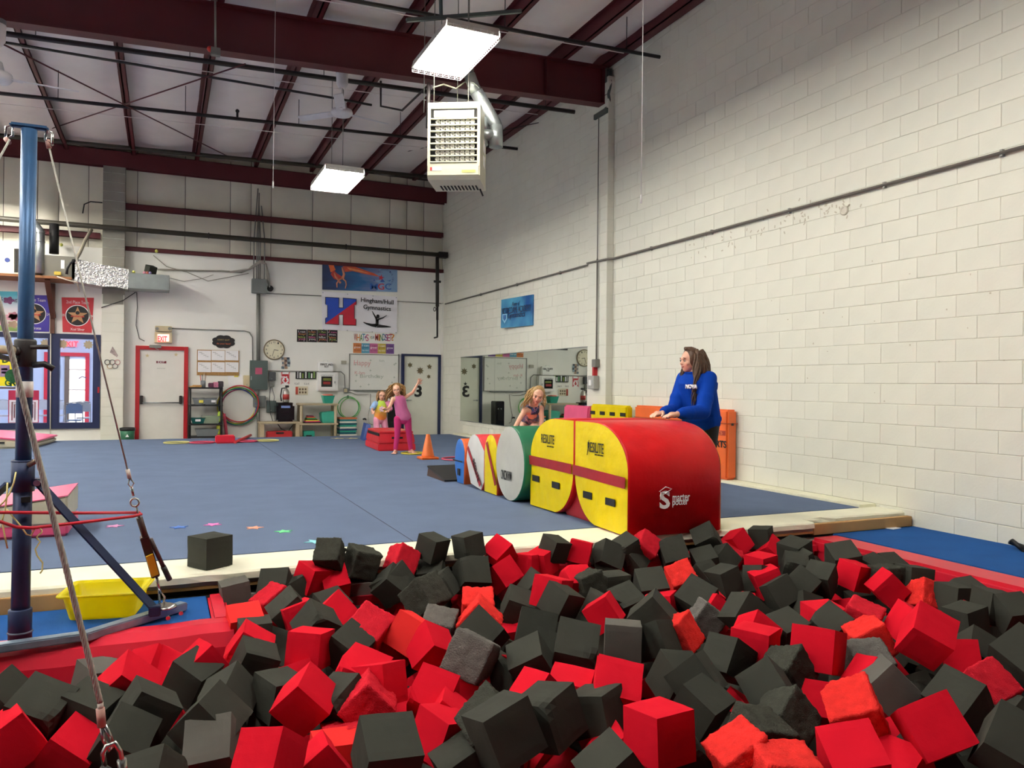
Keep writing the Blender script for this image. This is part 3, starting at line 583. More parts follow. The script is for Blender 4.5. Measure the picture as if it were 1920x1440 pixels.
for k in range(12): q = p6(770+rnd.random()*300, 715+rnd.random()*220); MB().prism(star((q.x, B-.0155, q.z), .035, .012, 4, frame=BACK), (0, -.001, 0)).build('doodle', M_gm, wb_)
# ---- H banner
hb = thing('team_banner', 'white vinyl gymnastics banner with a blue and red letter H', 'banner', p6(810, 552))
def hbp(u, v):   # 0..1 across, 0..1 down
    a, b, c, d = p6(542, 250), p6(1078, 292), p6(1076, 550), p6(546, 522); t = a.lerp(b, u); s2 = d.lerp(c, u); return t.lerp(s2, v)
M_vin = mat('banner_white', '#eceaf0', .35, var=.03, vscale=3, bump=.3, bscale=4, bdist=.02)
vs = []; fs = []; n1, n2 = 24, 12
for i in range(n1+1):
    for j in range(n2+1):
        q = hbp(i/n1, j/n2); vs.append((q.x, B-.02-.007*(math.sin(i*1.3+j*.8)+math.sin(i*.6-j*1.1)), q.z))
for i in range(n1):
    for j in range(n2): a = i*(n2+1)+j; fs.append((a, a+1, a+n2+2, a+n2+1))
MB().add(vs, fs, True).build('vinyl_sheet', M_vin, hb)
def hq(x, y, o_=.045): q = p6(x, y); return V((q.x, B-o_, q.z))
Hout = [(566, 292), (662, 297), (662, 357), (690, 358), (690, 300), (788, 307), (788, 345), (772, 345), (772, 450), (786, 450), (785, 495), (688, 492), (688, 430), (664, 430), (664, 489), (566, 484), (566, 440), (580, 440), (580, 345), (566, 345)]
Hh = [(565, 293), (662, 297), (662, 335), (690, 337), (690, 299), (788, 307), (788, 347), (774, 347), (774, 449), (786, 450), (785, 496), (688, 492), (688, 452), (664, 451), (664, 490), (565, 484), (565, 442), (579, 442), (579, 346), (565, 345)]
# slab letter with notch: outer outline black, inner halves blue and red
outl = [(565, 292), (664, 297), (664, 366), (690, 367), (690, 298), (788, 306), (788, 346), (774, 346), (774, 450), (786, 451), (785, 496), (690, 493), (690, 421), (664, 420), (664, 490), (565, 484), (565, 442), (579, 442), (579, 345), (565, 344)]
MB().prism([hq(*p, .042) for p in outl], (0, -.002, 0)).build('letter_outline', M_lettering_black, hb)
cx_, cy_ = 677, 394
def shr(p, k=4): return (p[0]+(k if p[0] < cx_ else -k)*(1 if abs(p[0]-cx_) > 20 else -1), p[1]+(k if p[1] < cy_ else -k))
inner = [shr(p) for p in outl]
def clip(poly, side):   # cut by the rising diagonal (566,480)-(785,322)
    f_ = lambda p: ((785-566)*(p[1]-480)-(322-480)*(p[0]-566))*side; out = []
    for i in range(len(poly)):
        a, b = poly[i], poly[(i+1) % len(poly)]; fa, fb = f_(a), f_(b)
        if fa <= 0: out.append(a)
        if fa*fb < 0: t = fa/(fa-fb); out.append((a[0]+(b[0]-a[0])*t, a[1]+(b[1]-a[1])*t))
    return out
MB().prism([hq(*p, .0445) for p in clip(inner, 1)], (0, -.002, 0)).build('letter_upper_half', mat('banner_blue', '#1f49b5', .4), hb)
MB().prism([hq(*p, .0445) for p in clip(inner, -1)], (0, -.002, 0)).build('letter_lower_half', mat('banner_red', '#c81e3a', .4), hb)
MB().prism([hq(*p, .046) for p in ((664, 352), (690, 353), (690, 367), (664, 366))], (0, -.002, 0)).build('letter_notch', M_vin, hb); MB().prism([hq(*p, .046) for p in ((664, 420), (690, 421), (690, 436), (664, 435))], (0, -.002, 0)).build('letter_notch', M_vin, hb)
q = hq(935, 326); text('Hingham/Hull', M_lettering_black, hb, q, (p6(1052, 0).x-p6(820, 0).x), bold=.012, rot=-.03); q = hq(934, 374); text('Gymnastics', M_lettering_black, hb, q, (p6(1032, 0).x-p6(836, 0).x), bold=.012, rot=-.03)
gy = MB()
def lim(pts, rs): gy.tube([hq(*p, .047) for p in pts], rs, 8)
lim([(898, 392), (908, 412), (925, 440), (934, 462)], [.006, .014, .022, .03]); lim([(1002, 422), (975, 440), (945, 450), (934, 462)], [.006, .014, .02, .028]); lim([(934, 455), (933, 478), (930, 498)], [.04, .036, .045]); lim([(930, 495), (895, 492), (860, 482), (836, 471)], [.045, .032, .022, .008]); lim([(932, 497), (965, 500), (1000, 502), (1030, 505)], [.045, .034, .022, .008])
gy.sphere(hq(939, 430, .047), (.042, .01, .05), 12, 8)
for i, v in enumerate(gy.v): gy.v[i] = (v[0], B-.043-(.006 if v[1] < B-.047 else 0), v[2])
gy.build('gymnast_silhouette', M_lettering_black, hb)
for p in ((550, 262), (725, 272), (905, 285), (1070, 297), (1068, 545), (900, 540), (722, 530), (556, 522)): q = hq(*p, .03); MB().lathe((q.x, B-.03, q.z), [(.012, 0), (.012, .006)], 10, 'y').build('grommet', M_steel, hb)
# ---- MGC banner
mg = thing('sponsor_banner', 'dark blue and orange gymnastics centre banner at the top of the back wall', 'banner', p6(810, 258))
M_mgc = bpy.data.materials.new('mgc_banner_print'); M_mgc.use_nodes = True; nt = M_mgc.node_tree; N = nt.nodes; bs = N['Principled BSDF']; bs.inputs['Roughness'].default_value = .4
tc = N.new('ShaderNodeTexCoord'); mp = N.new('ShaderNodeSeparateXYZ'); nt.links.new(tc.outputs['Generated'], mp.inputs[0]); ns = N.new('ShaderNodeTexNoise'); ns.inputs['Scale'].default_value = 4; nt.links.new(tc.outputs['Generated'], ns.inputs['Vector'])
ad = N.new('ShaderNodeMath'); ad.operation = 'MULTIPLY_ADD'; ad.inputs[1].default_value = .5; nt.links.new(ns.outputs[0], ad.inputs[0]); nt.links.new(mp.outputs[0], ad.inputs[2])
cr = N.new('ShaderNodeValToRGB'); e = cr.color_ramp.elements; e[0].position = .15; e[0].color = srgb('#1d2444'); e[1].position = 1.2; e[1].color = srgb('#7fa0c4')
for pos_, c_ in ((.4, '#27406f'), (.75, '#2d6aa0'), (1.0, '#7f86b0')): q = e.new(min(pos_, .99)); q.color = srgb(c_)
nt.links.new(ad.outputs[0], cr.inputs[0]); nt.links.new(cr.outputs[0], bs.inputs['Base Color'])
def mq(x, y, o_=.024): q = p6(x, y); return V((q.x, B-o_, q.z))
MB().prism([mq(545, 57, .02), mq(1078, 86, .02), mq(1078, 257, .02), mq(545, 240, .02)], (0, -.004, 0)).build('vinyl_sheet', M_mgc, mg)
def rib(pts, c_, o_): MB().prism([mq(*p, o_) for p in pts], (0, -.001, 0)).build('flame_ribbon', mat('flame_'+c_[1:], c_, .5, var=.2, vscale=6), mg)
rib([(690, 75), (745, 66), (830, 95), (915, 125), (955, 148), (905, 140), (830, 125), (760, 108), (705, 115)], '#d2593c', .025); rib([(720, 82), (800, 98), (880, 125), (820, 116), (740, 100)], '#e8925c', .0265); rib([(605, 130), (625, 100), (650, 125), (690, 150), (670, 175), (630, 165)], '#c23f36', .025); rib([(590, 65), (625, 62), (640, 100), (605, 118)], '#e0713f', .025)
g2 = MB()
def lim2(pts, r): g2.tube([mq(*p, .03) for p in pts], r, 8)
lim2([(650, 225), (648, 195), (668, 168), (690, 160)], [.012, .018, .02, .022]); lim2([(690, 160), (712, 180), (716, 205), (708, 232)], [.02, .018, .014, .01]); lim2([(690, 160), (700, 130), (690, 100), (685, 80)], [.035, .03, .02, .012]); lim2([(665, 175), (640, 150), (630, 120)], [.028, .024, .014]); g2.sphere(mq(672, 188, .03), (.03, .012, .03), 10, 8)
for i, v in enumerate(g2.v): g2.v[i] = (v[0], B-.0255-(.004 if v[1] < B-.03 else 0), v[2])
g2.build('gymnast_figure', mat('figure_orange', '#d98a6a', .5), mg)
for ch, xx, c_, ww in (('M', 912, '#2b5fb0', 55), ('G', 963, '#d0323f', 45), ('C', 1013, '#2b5fb0', 45)): q = mq(xx, 218, .026); text(ch, mat('mgc_'+ch, c_, .5), mg, q, .2637*ww*.0134, .155, bold=.01)
MB().prism(star(mq(962, 155, .026), .085, .033, frame=BACK, rot=PI/2-.2), (0, -.002, 0)).build('red_star', mat('mgc_G', '#d0323f', .5), mg)
for pts in ([(955, 185), (972, 163), (990, 185)], [(908, 178), (914, 162), (920, 178)], [(1000, 172), (1018, 176), (1034, 168), (1024, 182)]): MB().prism([mq(*p, .026) for p in pts], (0, -.002, 0)).build('blue_mark', mat('mgc_M', '#2b5fb0', .5), mg)
for k, ch in enumerate('GYMNASTICS CENTER'):
    a = math.radians(128-k*11.5); q = mq(985+62*math.cos(a), 160-62*math.sin(a), .026)
    if ch != ' ': text(ch, mat('arc_ink', '#2c3f73', .5), mg, q, .03, .04, rot=a-PI/2, name='arc_letter')
# ---- blue framed door with a 3
a, b = p6(1107, 695), p6(1385, 700); x0, x1, zt = a.x, b.x, a.z; fwid = .07
d2 = MB().box((x0, B-.08, SLAB), (x0+fwid, B+.02, zt)).box((x1-fwid, B-.08, SLAB), (x1, B+.02, zt)).box((x0+fwid, B-.08, zt-.05), (x1-fwid, B+.02, zt)).build('door_2', M_navy, None, .004); struct(d2, 'white door numbered 3 in a navy frame near the corner', 'door')
MB().box((x0+fwid, B-.03, SLAB), (x1-fwid, B, zt-.05)).build('door_leaf', mat('door_cream', '#dfe0d2', .5, var=.02), d2)
q = p6(1228, 960, .03); text('3', M_lettering_black, d2, (q.x, B-.033, q.z), .2, .30, bold=.03, name='number')
q = p6(1232, 905, .03); MB().prism(star((q.x, B-.031, q.z), .06, frame=BACK), (0, -.002, 0)).build('star_sticker', M_lettering_black, d2)
M_sil = mat('brown_glitter', '#6d6346', .5, var=.3, vscale=60)
for (xx, yy, R_, n_) in ((1308, 787, .07, 5), (1242, 815, .10, 8), (1170, 775, .075, 6), (1303, 857, .06, 6)): q = p6(xx, yy, .03); MB().prism(star((q.x, B-.031, q.z), R_, R_*.55, n_, frame=BACK), (0, -.003, 0)).build('snowflake_sticker', M_sil, d2)
q = p6(1130, 1025, .03); MB().cyl((x0+.14, B-.03, q.z), (x0+.14, B-.09, q.z), .022, n=12).bar((x0+.14, B-.085, q.z), (x0+.26, B-.085, q.z), .02, .02).build('lever_handle', M_steel, d2)
# white strip between door and corner
MB().box((x1+.01, B-.04, SLAB), (RW, B-.0, 4.1)).build('corner_panel', M_drywall, wbo)
# ---- mirror on the right wall
mr = thing('wall_mirror', 'long frameless wall mirror in three panes on the right block wall', 'mirror', (RW, 14.6, .33))
M_mirror = mat('mirror_glass', '#dfe6dc', .015, metal=1, var=0)
for (ya, yb) in ((11.405, 13.52), (13.526, 15.64), (15.646, 17.78)): MB().box((RW-.012, ya, .33), (RW-.004, yb, 1.855)).build('mirror_pane', M_mirror, mr)
MB().box((RW-.016, 11.4, 1.855), (RW, 17.79, 1.868)).box((RW-.016, 11.4, .318), (RW, 17.79, .33)).build('channel', M_steel, mr)
# ---- blue academy sign on the right wall
sg = thing('academy_sign', 'blue glossy academy sign on the right block wall above the mirror', 'sign', atX(970, 615, RW-.05))
cs = [atX(940, 562, RW-.1), atX(999, 552, RW-.03), atX(998, 610, RW-.03), atX(939, 615, RW-.1)]
M_nda = bpy.data.materials.new('blue_sign_print'); M_nda.use_nodes = True; nt = M_nda.node_tree; N = nt.nodes; bs = N['Principled BSDF']; bs.inputs['Roughness'].default_value = .25
tc = N.new('ShaderNodeTexCoord'); ns = N.new('ShaderNodeTexNoise'); ns.inputs['Scale'].default_value = 1.6; nt.links.new(tc.outputs['Object'], ns.inputs['Vector']); cr = N.new('ShaderNodeValToRGB'); e = cr.color_ramp.elements; e[0].position = .3; e[0].color = srgb('#0f4f92'); e[1].position = .75; e[1].color = srgb('#5cb4d6'); nt.links.new(ns.outputs[0], cr.inputs[0]); nt.links.new(cr.outputs[0], bs.inputs['Base Color'])
MB().prism(cs, (.03, 0, 0)).build('panel', M_nda, sg)
def sq(u, v, o_=.004): return cs[0].lerp(cs[1], u).lerp(cs[3].lerp(cs[2], u), v)+V((-o_, 0, 0))
Ls = abs(cs[0].y-cs[1].y); dirv = (cs[1]-cs[0]).normalized(); upv = V((0, 0, 1)); nv = dirv.cross(upv).normalized(); FR = Matrix((dirv, upv, nv)).transposed()
text('NOTRE DAME ACADEMY', mat('navy_ink', '#10224f', .4), sg, sq(.5, .42, .012), Ls*.92, .13, frame=FR, bold=0); text('Home of', mat('navy_ink', '#10224f', .4), sg, sq(.5, .22, .012), Ls*.25, .09, frame=FR, shear=.3); text('Gymnastics', mat('navy_ink', '#10224f', .4), sg, sq(.52, .62, .012), Ls*.55, .16, frame=FR, shear=.35)
sh = [sq(.14+.08*x_, .68+.16*y_, .006) for x_, y_ in ((-1, -1), (1, -1), (1, .2), (0, 1.1), (-1, .2))]; MB().prism(sh, (-.004, 0, 0)).build('crest', mat('pale_blue_ink', '#8fc8e2', .4), sg); sh = [sq(.14+.05*x_, .66+.1*y_, .011) for x_, y_ in ((-1, -1), (1, -1), (1, .2), (0, 1.1), (-1, .2))]; MB().prism(sh, (-.002, 0, 0)).build('crest_inner', mat('navy_mid', '#2a66a5', .4), sg)
# ============================================================ FURNITURE ALONG THE BACK WALL
FZ = SLAB
def at5(x, y, off): return p5(x, y, off)
def xr(px_, off=.3): return atY(px_, 720, B-off).x
def zr_(py_, px_=450, off=.3): return atY(px_, py_, B-off).z
# ---- black shelf unit
x0, x1 = xr(354, .55), xr(418.5, .55); yb, yf = B-.12, B-.55
su = thing('shelf_unit', 'black plastic shelf unit full of bins beside the exit door', 'shelf', ((x0+x1)/2, (yb+yf)/2, FZ))
lev = [zr_(z5(0, y)[1], 386, .55) for y in (985, 1115, 1258)]+[-.02]
for z in lev: MB().box((x0, yf, z-.035), (x1, yb, z)).build('shelf', M_black, su, .008)
for xx in (x0+.03, x1-.03):
    for yy in (yf+.03, yb-.03): MB().cyl((xx, yy, FZ), (xx, yy, lev[0]-.0), .026, n=10).build('post', M_black, su)
M_clear = mat('clear_plastic', '#b9c0c4', .15, var=.05, trans=.6)
def tub(name, label, x, w_, z, h, m, dep=.3, lidm=None, y0=None, group=None):
    y = (yf+.05) if y0 is None else y0; t = thing(name, label, 'storage bin', (x, y+dep/2, z), group); a = .04
    vs = [(x-w_/2+a, y+a, z), (x+w_/2-a, y+a, z), (x+w_/2-a, y+dep-a, z), (x-w_/2+a, y+dep-a, z), (x-w_/2, y, z+h), (x+w_/2, y, z+h), (x+w_/2, y+dep, z+h), (x-w_/2, y+dep, z+h)]
    t2 = .012; vi = [(x-w_/2+a+t2, y+a+t2, z+t2), (x+w_/2-a-t2, y+a+t2, z+t2), (x+w_/2-a-t2, y+dep-a-t2, z+t2), (x-w_/2+a+t2, y+dep-a-t2, z+t2), (x-w_/2+t2, y+t2, z+h), (x+w_/2-t2, y+t2, z+h), (x+w_/2-t2, y+dep-t2, z+h), (x-w_/2+t2, y+dep-t2, z+h)]
    mb = MB().add(vs+vi, [(3, 2, 1, 0), (0, 1, 5, 4), (1, 2, 6, 5), (2, 3, 7, 6), (3, 0, 4, 7), (8, 9, 10, 11), (9, 8, 12, 13), (10, 9, 13, 14), (11, 10, 14, 15), (8, 11, 15, 12), (4, 5, 13, 12), (5, 6, 14, 13), (6, 7, 15, 14), (7, 4, 12, 15)]); mb.build('tub', m, t)
    r = MB().tube([(x-w_/2, y, z+h), (x+w_/2, y, z+h), (x+w_/2, y+dep, z+h), (x-w_/2, y+dep, z+h)], .009, 6, closed=True).build('rim', m, t)
    return t
W = x1-x0
t = tub('clear_bin', 'clear plastic bin with pink toys on the upper shelf of the black unit', x0+.62*W, .28, lev[1], .14, M_clear); MB().box((x0+.66*W, yf+.045, lev[1]+.05), (x0+.66*W+.09, yf+.05, lev[1]+.10)).build('tag', M_paper, t)
t = tub('clear_bin', 'clear plastic bin with a yellow tag on the upper shelf of the black unit', x0+.30*W, .26, lev[1], .14, M_clear); MB().box((x0+.3*W, yf+.045, lev[1]+.04), (x0+.3*W+.09, yf+.05, lev[1]+.10)).build('tag', mat('yellow_note', '#e9dc5a', .7), t)
t = tub('teal_bin', 'small dark teal bin with a white tag on the middle shelf of the black unit', x0+.28*W, .3, lev[2], .12, mat('dark_teal', '#1f6a66', .4)); MB().box((x0+.2*W, yf+.045, lev[2]+.05), (x0+.2*W+.11, yf+.05, lev[2]+.10)).build('tag', M_paper, t)
tub('clear_bin', 'pale green clear bin on the middle shelf of the black unit', x0+.66*W, .38, lev[2], .16, mat('pale_green_clear', '#b9c9b0', .2, trans=.4))
tub('clear_bin', 'clear bin with grey toys on the bottom shelf of the black unit', x0+.55*W, .5, lev[3], .15, M_clear)
for k, (fx, zz, c_, nm) in enumerate(((.93, lev[2]+.03, '#b8d84a', 'lime green ball roll on the middle shelf edge'), (.9, lev[3]+.02, '#c7cf45', 'yellow green ball roll on the bottom shelf edge'))): o = MB().lathe((x0+fx*W, yf+.12, zz), [(.03, 0), (.055, .04), (.055, .2), (.03, .24)], 14).build('foam_roller', mat('lime_%d' % k, c_, .6)); tag(o, nm, 'toy')
zt = lev[0]
o = thing('craft_pile', 'tan folded sponges on top of the black shelf unit', 'craft supplies', (x0+.15, yf+.15, zt)); 
for k in range(4): MB().box((x0+.02+.06*k, yf+.05+.02*k, zt+.02*(k % 2)), (x0+.15+.06*k, yf+.2, zt+.03+.02*(k % 2))).build('sponge', mat('tan_sponge', '#c79a5e', .8), o, .006)
o = thing('pen_jar', 'clear jar with brushes on top of the black shelf unit', 'jar', (x0+.42*W, yf+.15, zt)); MB().lathe((x0+.42*W, yf+.15, zt), [(.05, 0), (.055, .13), (.05, .15)], 16).build('jar', M_clear, o)
for k in range(4): MB().cyl((x0+.42*W+.02*(k-1.5), yf+.15, zt+.02), (x0+.42*W+.04*(k-1.5), yf+.16, zt+.27+.02*k), .008, n=6).build('brush', mat('brush_%d' % k, ('#c7433b', '#444444', '#a8a39a', '#7c5a3b')[k], .5), o)
o = thing('gift_bundle', 'pink and black wrapped bundles on top of the black shelf unit', 'bundle', (x0+.75*W, yf+.15, zt))
for k in range(3): MB().box((x0+.57*W+.10*k, yf+.06, zt), (x0+.57*W+.12+.10*k, yf+.26, zt+.10+.02*k)).build('bundle', mat('bundle_%d' % k, ('#5a2340', '#c87a95', '#3a3136')[k], .5, var=.4, vscale=30), o, .012)
# ---- trash can
q = atY(239, 820, B-.35); o = thing('trash_can', 'green trash can with black liner left of the red framed door', 'trash can', (q.x, q.y, FZ)); ztop = atY(239, 803, B-.35).z
MB().lathe((q.x, q.y, FZ), [(.12, 0), (.15, ztop-FZ), (.14, ztop-FZ), (.11, .02)], 20).build('can', mat('green_plastic', '#2f6f52', .5), o); MB().lathe((q.x, q.y, ztop-.05), [(.152, 0), (.158, .02), (.158, .06), (.14, .065), (.13, 0)], 20).build('liner', M_black, o); MB().prism(star((q.x, q.y-.15, ztop-.16), .04, .02, 3, frame=BACK), (0, -.005, 0)).build('recycling_mark', M_lettering_white, o)
# ---- hula hoops hung on the wall
hook = p5(945, 1000, .1)
for k, (c_, nm, R_, dx, dy, ax_) in enumerate((('#a02c60', 'magenta', .40, 8, 12, (-.05, 1, .0)), ('#2c4f9c', 'blue', .42, -12, 14, (.06, 1, .05)), ('#c7b62f', 'yellow', .425, -14, 2, (-.03, 1, .1)), ('#2d7a45', 'green', .43, 3, 10, (.02, 1, .08)), ('#b3242b', 'red', .42, 6, -10, (.1, 1, .05)))):
    c_p = p5(910+dx, 1118+dy, .05+.03*k); o = MB().ring((c_p.x, B-.05-.03*k, c_p.z), R_, .014, ax_, 56, 8).build('hula_hoop', mat('hoop_'+nm, c_, .35)); tag(o, '%s hula hoop hanging on the wall below the pinned papers' % nm, 'hula hoop', 'hula hoops hanging by the breaker panel')
# leaning foam noodles
o = MB().tube([p5(800, 1185, .1), p5(812, 1280, .2), p5(822, 1375, .3)], .035, 10).build('pool_noodle', mat('pink_noodle', '#d6506a', .7)); tag(o, 'pink foam noodle leaning between shelf unit and hoops', 'noodle')
# red box on the carpet & rolled things
q0 = atZ(404, 832, 0); o = thing('hoop_stand_block', 'small red block with rods on the carpet below the hoops', 'block', q0); a_, b_ = atZ(404.5, 832, 0), atZ(441, 831.5, 0)
MB().box((a_.x, a_.y, 0), (b_.x, a_.y+.25, .155)).build('block_body', M_redvinyl, o, .02)
MB().tube([atZ(441, 829, .03), atZ(470, 816, .03)], .03, 8).build('rod', mat('red_plastic', '#c22a30', .5), o)
for k, (pa, pb_, c_, lab) in enumerate((((308, 831), (354, 831), '#c9c27a', 'yellow floor hoop left of the small red block'), ((480, 827), (522, 827), '#c9c27a', 'yellow floor hoop right of the small red block'), ((356, 831), (402, 830.5), '#c03a58', 'red floor hoop between the yellow hoop and red block'), ((443, 829), (482, 828), '#c03a58', 'red floor hoop right beside the small red block'))):
    a_, b_ = atZ(*pa, 0), atZ(*pb_, 0); c_p = (a_+b_)/2; R_ = (b_-a_).length/2; o = MB().ring((c_p.x, c_p.y, .014), R_, .014, (0, 0, 1), 40, 8).build('floor_hoop', mat('hoopf_%d' % (k//2), c_, .4)); tag(o, lab, 'hula hoop')
# ---- beige table with ice maker
xa, xb = xr(487.5, .6), xr(564, .6); zt = atY(520, 791, B-.6).z
o = thing('plastic_table', 'low beige plastic table carrying the black ice maker', 'table', ((xa+xb)/2, B-.35, FZ)); M_beige = mat('beige_table', '#b9a98c', .55)
MB().box((xa, B-.62, zt-.05), (xb, B-.12, zt)).build('table_top', M_beige, o, .012)
for xx in (xa+.06, xb-.06):
    for yy in (B-.57, B-.17): MB().box((xx-.045, yy-.04, FZ), (xx+.045, yy+.04, zt-.05)).build('leg', M_beige, o, .008)
xc = xr(535, .5); ic = thing('ice_maker', 'black countertop ice maker on the beige table', 'appliance', (xc, B-.38, zt)); wi = (xr(554, .6)-xr(520, .6))/2; hi = atY(535, 755, B-.6).z-zt
MB().box((xc-wi, B-.6, zt), (xc+wi, B-.18, zt+hi-.04)).build('body', mat('gloss_black', '#101317', .2), ic, .04); MB().box((xc-wi*.9, B-.58, zt+hi-.045), (xc+wi*.9, B-.2, zt+hi)).build('lid', mat('gloss_black', '#101317', .2), ic, .02); MB().box((xc-wi*.5, B-.607, zt+hi*.72), (xc+wi*.5, B-.6, zt+hi*.84)).build('control_panel', mat('blue_panel', '#7b93c9', .3), ic, .002)
fx = xr(538, .5); fe = thing('fire_extinguisher', 'fire extinguisher standing on top of the black ice maker', 'fire extinguisher', (fx, B-.38, zt+hi)); z_ = zt+hi
MB().lathe((fx, B-.38, z_), [(.06, 0), (.075, .02), (.075, .24), (.05, .30), (.025, .32), (.025, .35)], 18).build('cylinder', mat('silver_red', '#b9b4ae', .3, metal=.6), fe); MB().lathe((fx, B-.38, z_+.07), [(.0765, 0), (.0765, .12)], 18).build('label', mat('label_red', '#b23a34', .5), fe); MB().tube([(fx, B-.38, z_+.34), (fx-.1, B-.4, z_+.33), (fx-.13, B-.42, z_+.15), (fx-.11, B-.42, z_+.03)], .015, 8).build('hose', M_black, fe); MB().box((fx-.02, B-.43, z_+.35), (fx+.06, B-.34, z_+.40)).build('valve_handle', M_black, fe, .008)
a_ = atY(500, 815, B-.45); b_ = atY(548, 808, B-.45); o = thing('red_case', 'red case under the beige plastic table', 'case', (a_.x, B-.4, FZ)); MB().box((a_.x, B-.5, FZ), (b_.x, B-.25, b_.z)).build('case_body', mat('red_plastic', '#c22a30', .5), o, .02); MB().box((a_.x+.2, B-.52, b_.z-.06), (b_.x-.2, B-.5, b_.z-.02)).build('grip', M_black, o)
o = MB().tube([(xa+.4, B-.13, zt+.02), (xa+.55, B-.1, zt-.2), (xa+.7, B-.13, zt-.25), (xa+.85, B-.12, zt-.05)], .01, 6).build('power_cord', M_black); tag(o, 'black power cord looping below the beige plastic table', 'cord')
o = MB().tube([p5(1148, 985, .08), p5(1140, 1080, .1), p5(1148, 1180, .12), p5(1165, 1238, .2)], .008, 6).tube([p5(1160, 985, .08), p5(1180, 1060, .09), p5(1165, 1130, .1)], .006, 6).build('power_cord', M_black); tag(o, 'black power cord hanging from the timer to the beige table', 'cord')
# ---- beige shelf rack
xa, xb = xr(561, .6), xr(635, .6); z1 = atY(600, 756.5, B-.6).z; z2 = atY(600, 793.5, B-.6).z
rk = thing('shelf_rack', 'beige plastic two tier shelf rack under the defibrillator cabinet', 'shelf', ((xa+xb)/2, B-.35, FZ))
for z in (z1, z2): MB().box((xa, B-.62, z-.045), (xb, B-.12, z)).build('shelf', M_beige, rk, .01)
for xx in (xa+.06, xb-.06):
    for yy in (B-.57, B-.17): MB().cyl((xx, yy, FZ), (xx, yy, z1-.045), .035, n=10).build('post', M_beige, rk)
M_teal = mat('teal_plastic', '#2a9c86', .5, var=.06)
def px5(zx): return xr(z6(zx, 0)[0], .45)
t = tub('teal_basket', 'teal plastic basket on top of the beige shelf rack', (px5(550)+px5(630))/2, px5(630)-px5(550), z1, .18, M_teal, .3, y0=B-.55)
MB().lathe(((px5(550)+px5(630))/2, B-.4, z1+.16), [(.12, 0), (.13, .05), (.08, .06)], 14).build('ball_pile', mat('coral', '#d97a6a', .6), t)
o = thing('teal_bag', 'folded teal fabric cube on the middle tier of the beige rack', 'bag', (px5(595), B-.4, z2)); xa_, xb_ = px5(537), px5(650)
MB().prism([(xa_+.03, B-.57, z2), (xb_-.02, B-.57, z2), (xb_, B-.57, z2+.24), (px5(620), B-.57, z2+.28), (xa_, B-.57, z2+.25)], (0, .35, 0)).build('bag_body', mat('teal_fabric', '#3aa38c', .7, bump=.4, bscale=8, bdist=.02), o, .02)
o = thing('folded_pinnies', 'pile of folded neon and black shirts on the middle tier of the beige rack', 'clothes pile', (px5(475), B-.4, z2))
for k in range(7): c_ = ('#1d1a1d', '#d8407f', '#e8e04a', '#1d1a1d', '#3fa35a', '#e0693a', '#7a1f4a')[k]; MB().box((px5(418)+.012*k, B-.57, z2+.025*k), (px5(540)-.03*k, B-.28, z2+.025*k+.024)).build('shirt', mat('shirt_%d' % k, c_, .8), o, .01)
o = thing('teal_case', 'teal case on the floor under the beige rack', 'case', (px5(452), B-.4, FZ)); MB().box((px5(412), B-.55, FZ), (px5(492), B-.28, atY(580, 808, B-.5).z)).build('case_body', M_teal, o, .015); MB().box((px5(430), B-.56, -.06), (px5(470), B-.55, -.03)).build('grip', M_black, o)
# ---- stack of striped mats
st_c = ['#d57b4a', '#1f7f86', '#e6e2d6', '#1d5f6e', '#2a9c86', '#e6e2d6', '#1c3f63', '#2a9c86', '#1d5f6e', '#e6e2d6', '#2a9c86', '#17304f']
xa, xb = px5(666), px5(791); zt = atY(652, 783, B-.5).z; n = len(st_c); hh = (zt-FZ)/n
for k in range(n):
    z = zt-hh*(k+1); o = MB().box((xa+.01*(k % 2), B-.55, z+.004), (xb-.012*(k % 3), B-.1, z+hh)).build('step_mat', mat('stepmat_'+st_c[k][1:], st_c[k], .6), None, .008)
    nm = {'#d57b4a': 'orange', '#1f7f86': 'teal blue', '#e6e2d6': 'cream', '#1d5f6e': 'dark teal', '#2a9c86': 'green teal', '#1c3f63': 'navy', '#17304f': 'dark navy'}[st_c[k]]
    tag(o, '%s board, %s from the top of the striped stack' % (nm, ('first', 'second', 'third', 'fourth', 'fifth', 'sixth', 'seventh', 'eighth', 'ninth', 'tenth', 'eleventh', 'twelfth')[k]) if k else 'orange board on top of the striped stack beside the beige rack', 'step board', 'striped stack of boards')
# ---- green hoops on a hook
q = p6(735, 1075, .06)
for k, (dx, dz, R_, c_) in enumerate(((-.01, 0, .26, '#3fae57'), (.03, -.02, .245, '#7fc66a'))): o = MB().ring((q.x+dx, B-.05-.03*k, q.z+dz), R_, .011, (0, 1, .05), 44, 8).build('hula_hoop', mat('hoop_green_%d' % k, c_, .35)); tag(o, ('large bright green', 'smaller pale green')[k]+' hoop hanging from the hook left of the whiteboard cord', 'hula hoop', 'green hoops on the hook')
o = thing('wall_hook', 'small metal hook holding the green hoops', 'hook', p6(728, 1015)); pl6('plate', 722, 990, 735, 1012, M_grey, o, .012); MB().tube([p6(728, 1005, .01), p6(728, 1012, .09), p6(728, 1002, .1)], .008, 6).build('hook', M_steel, o)
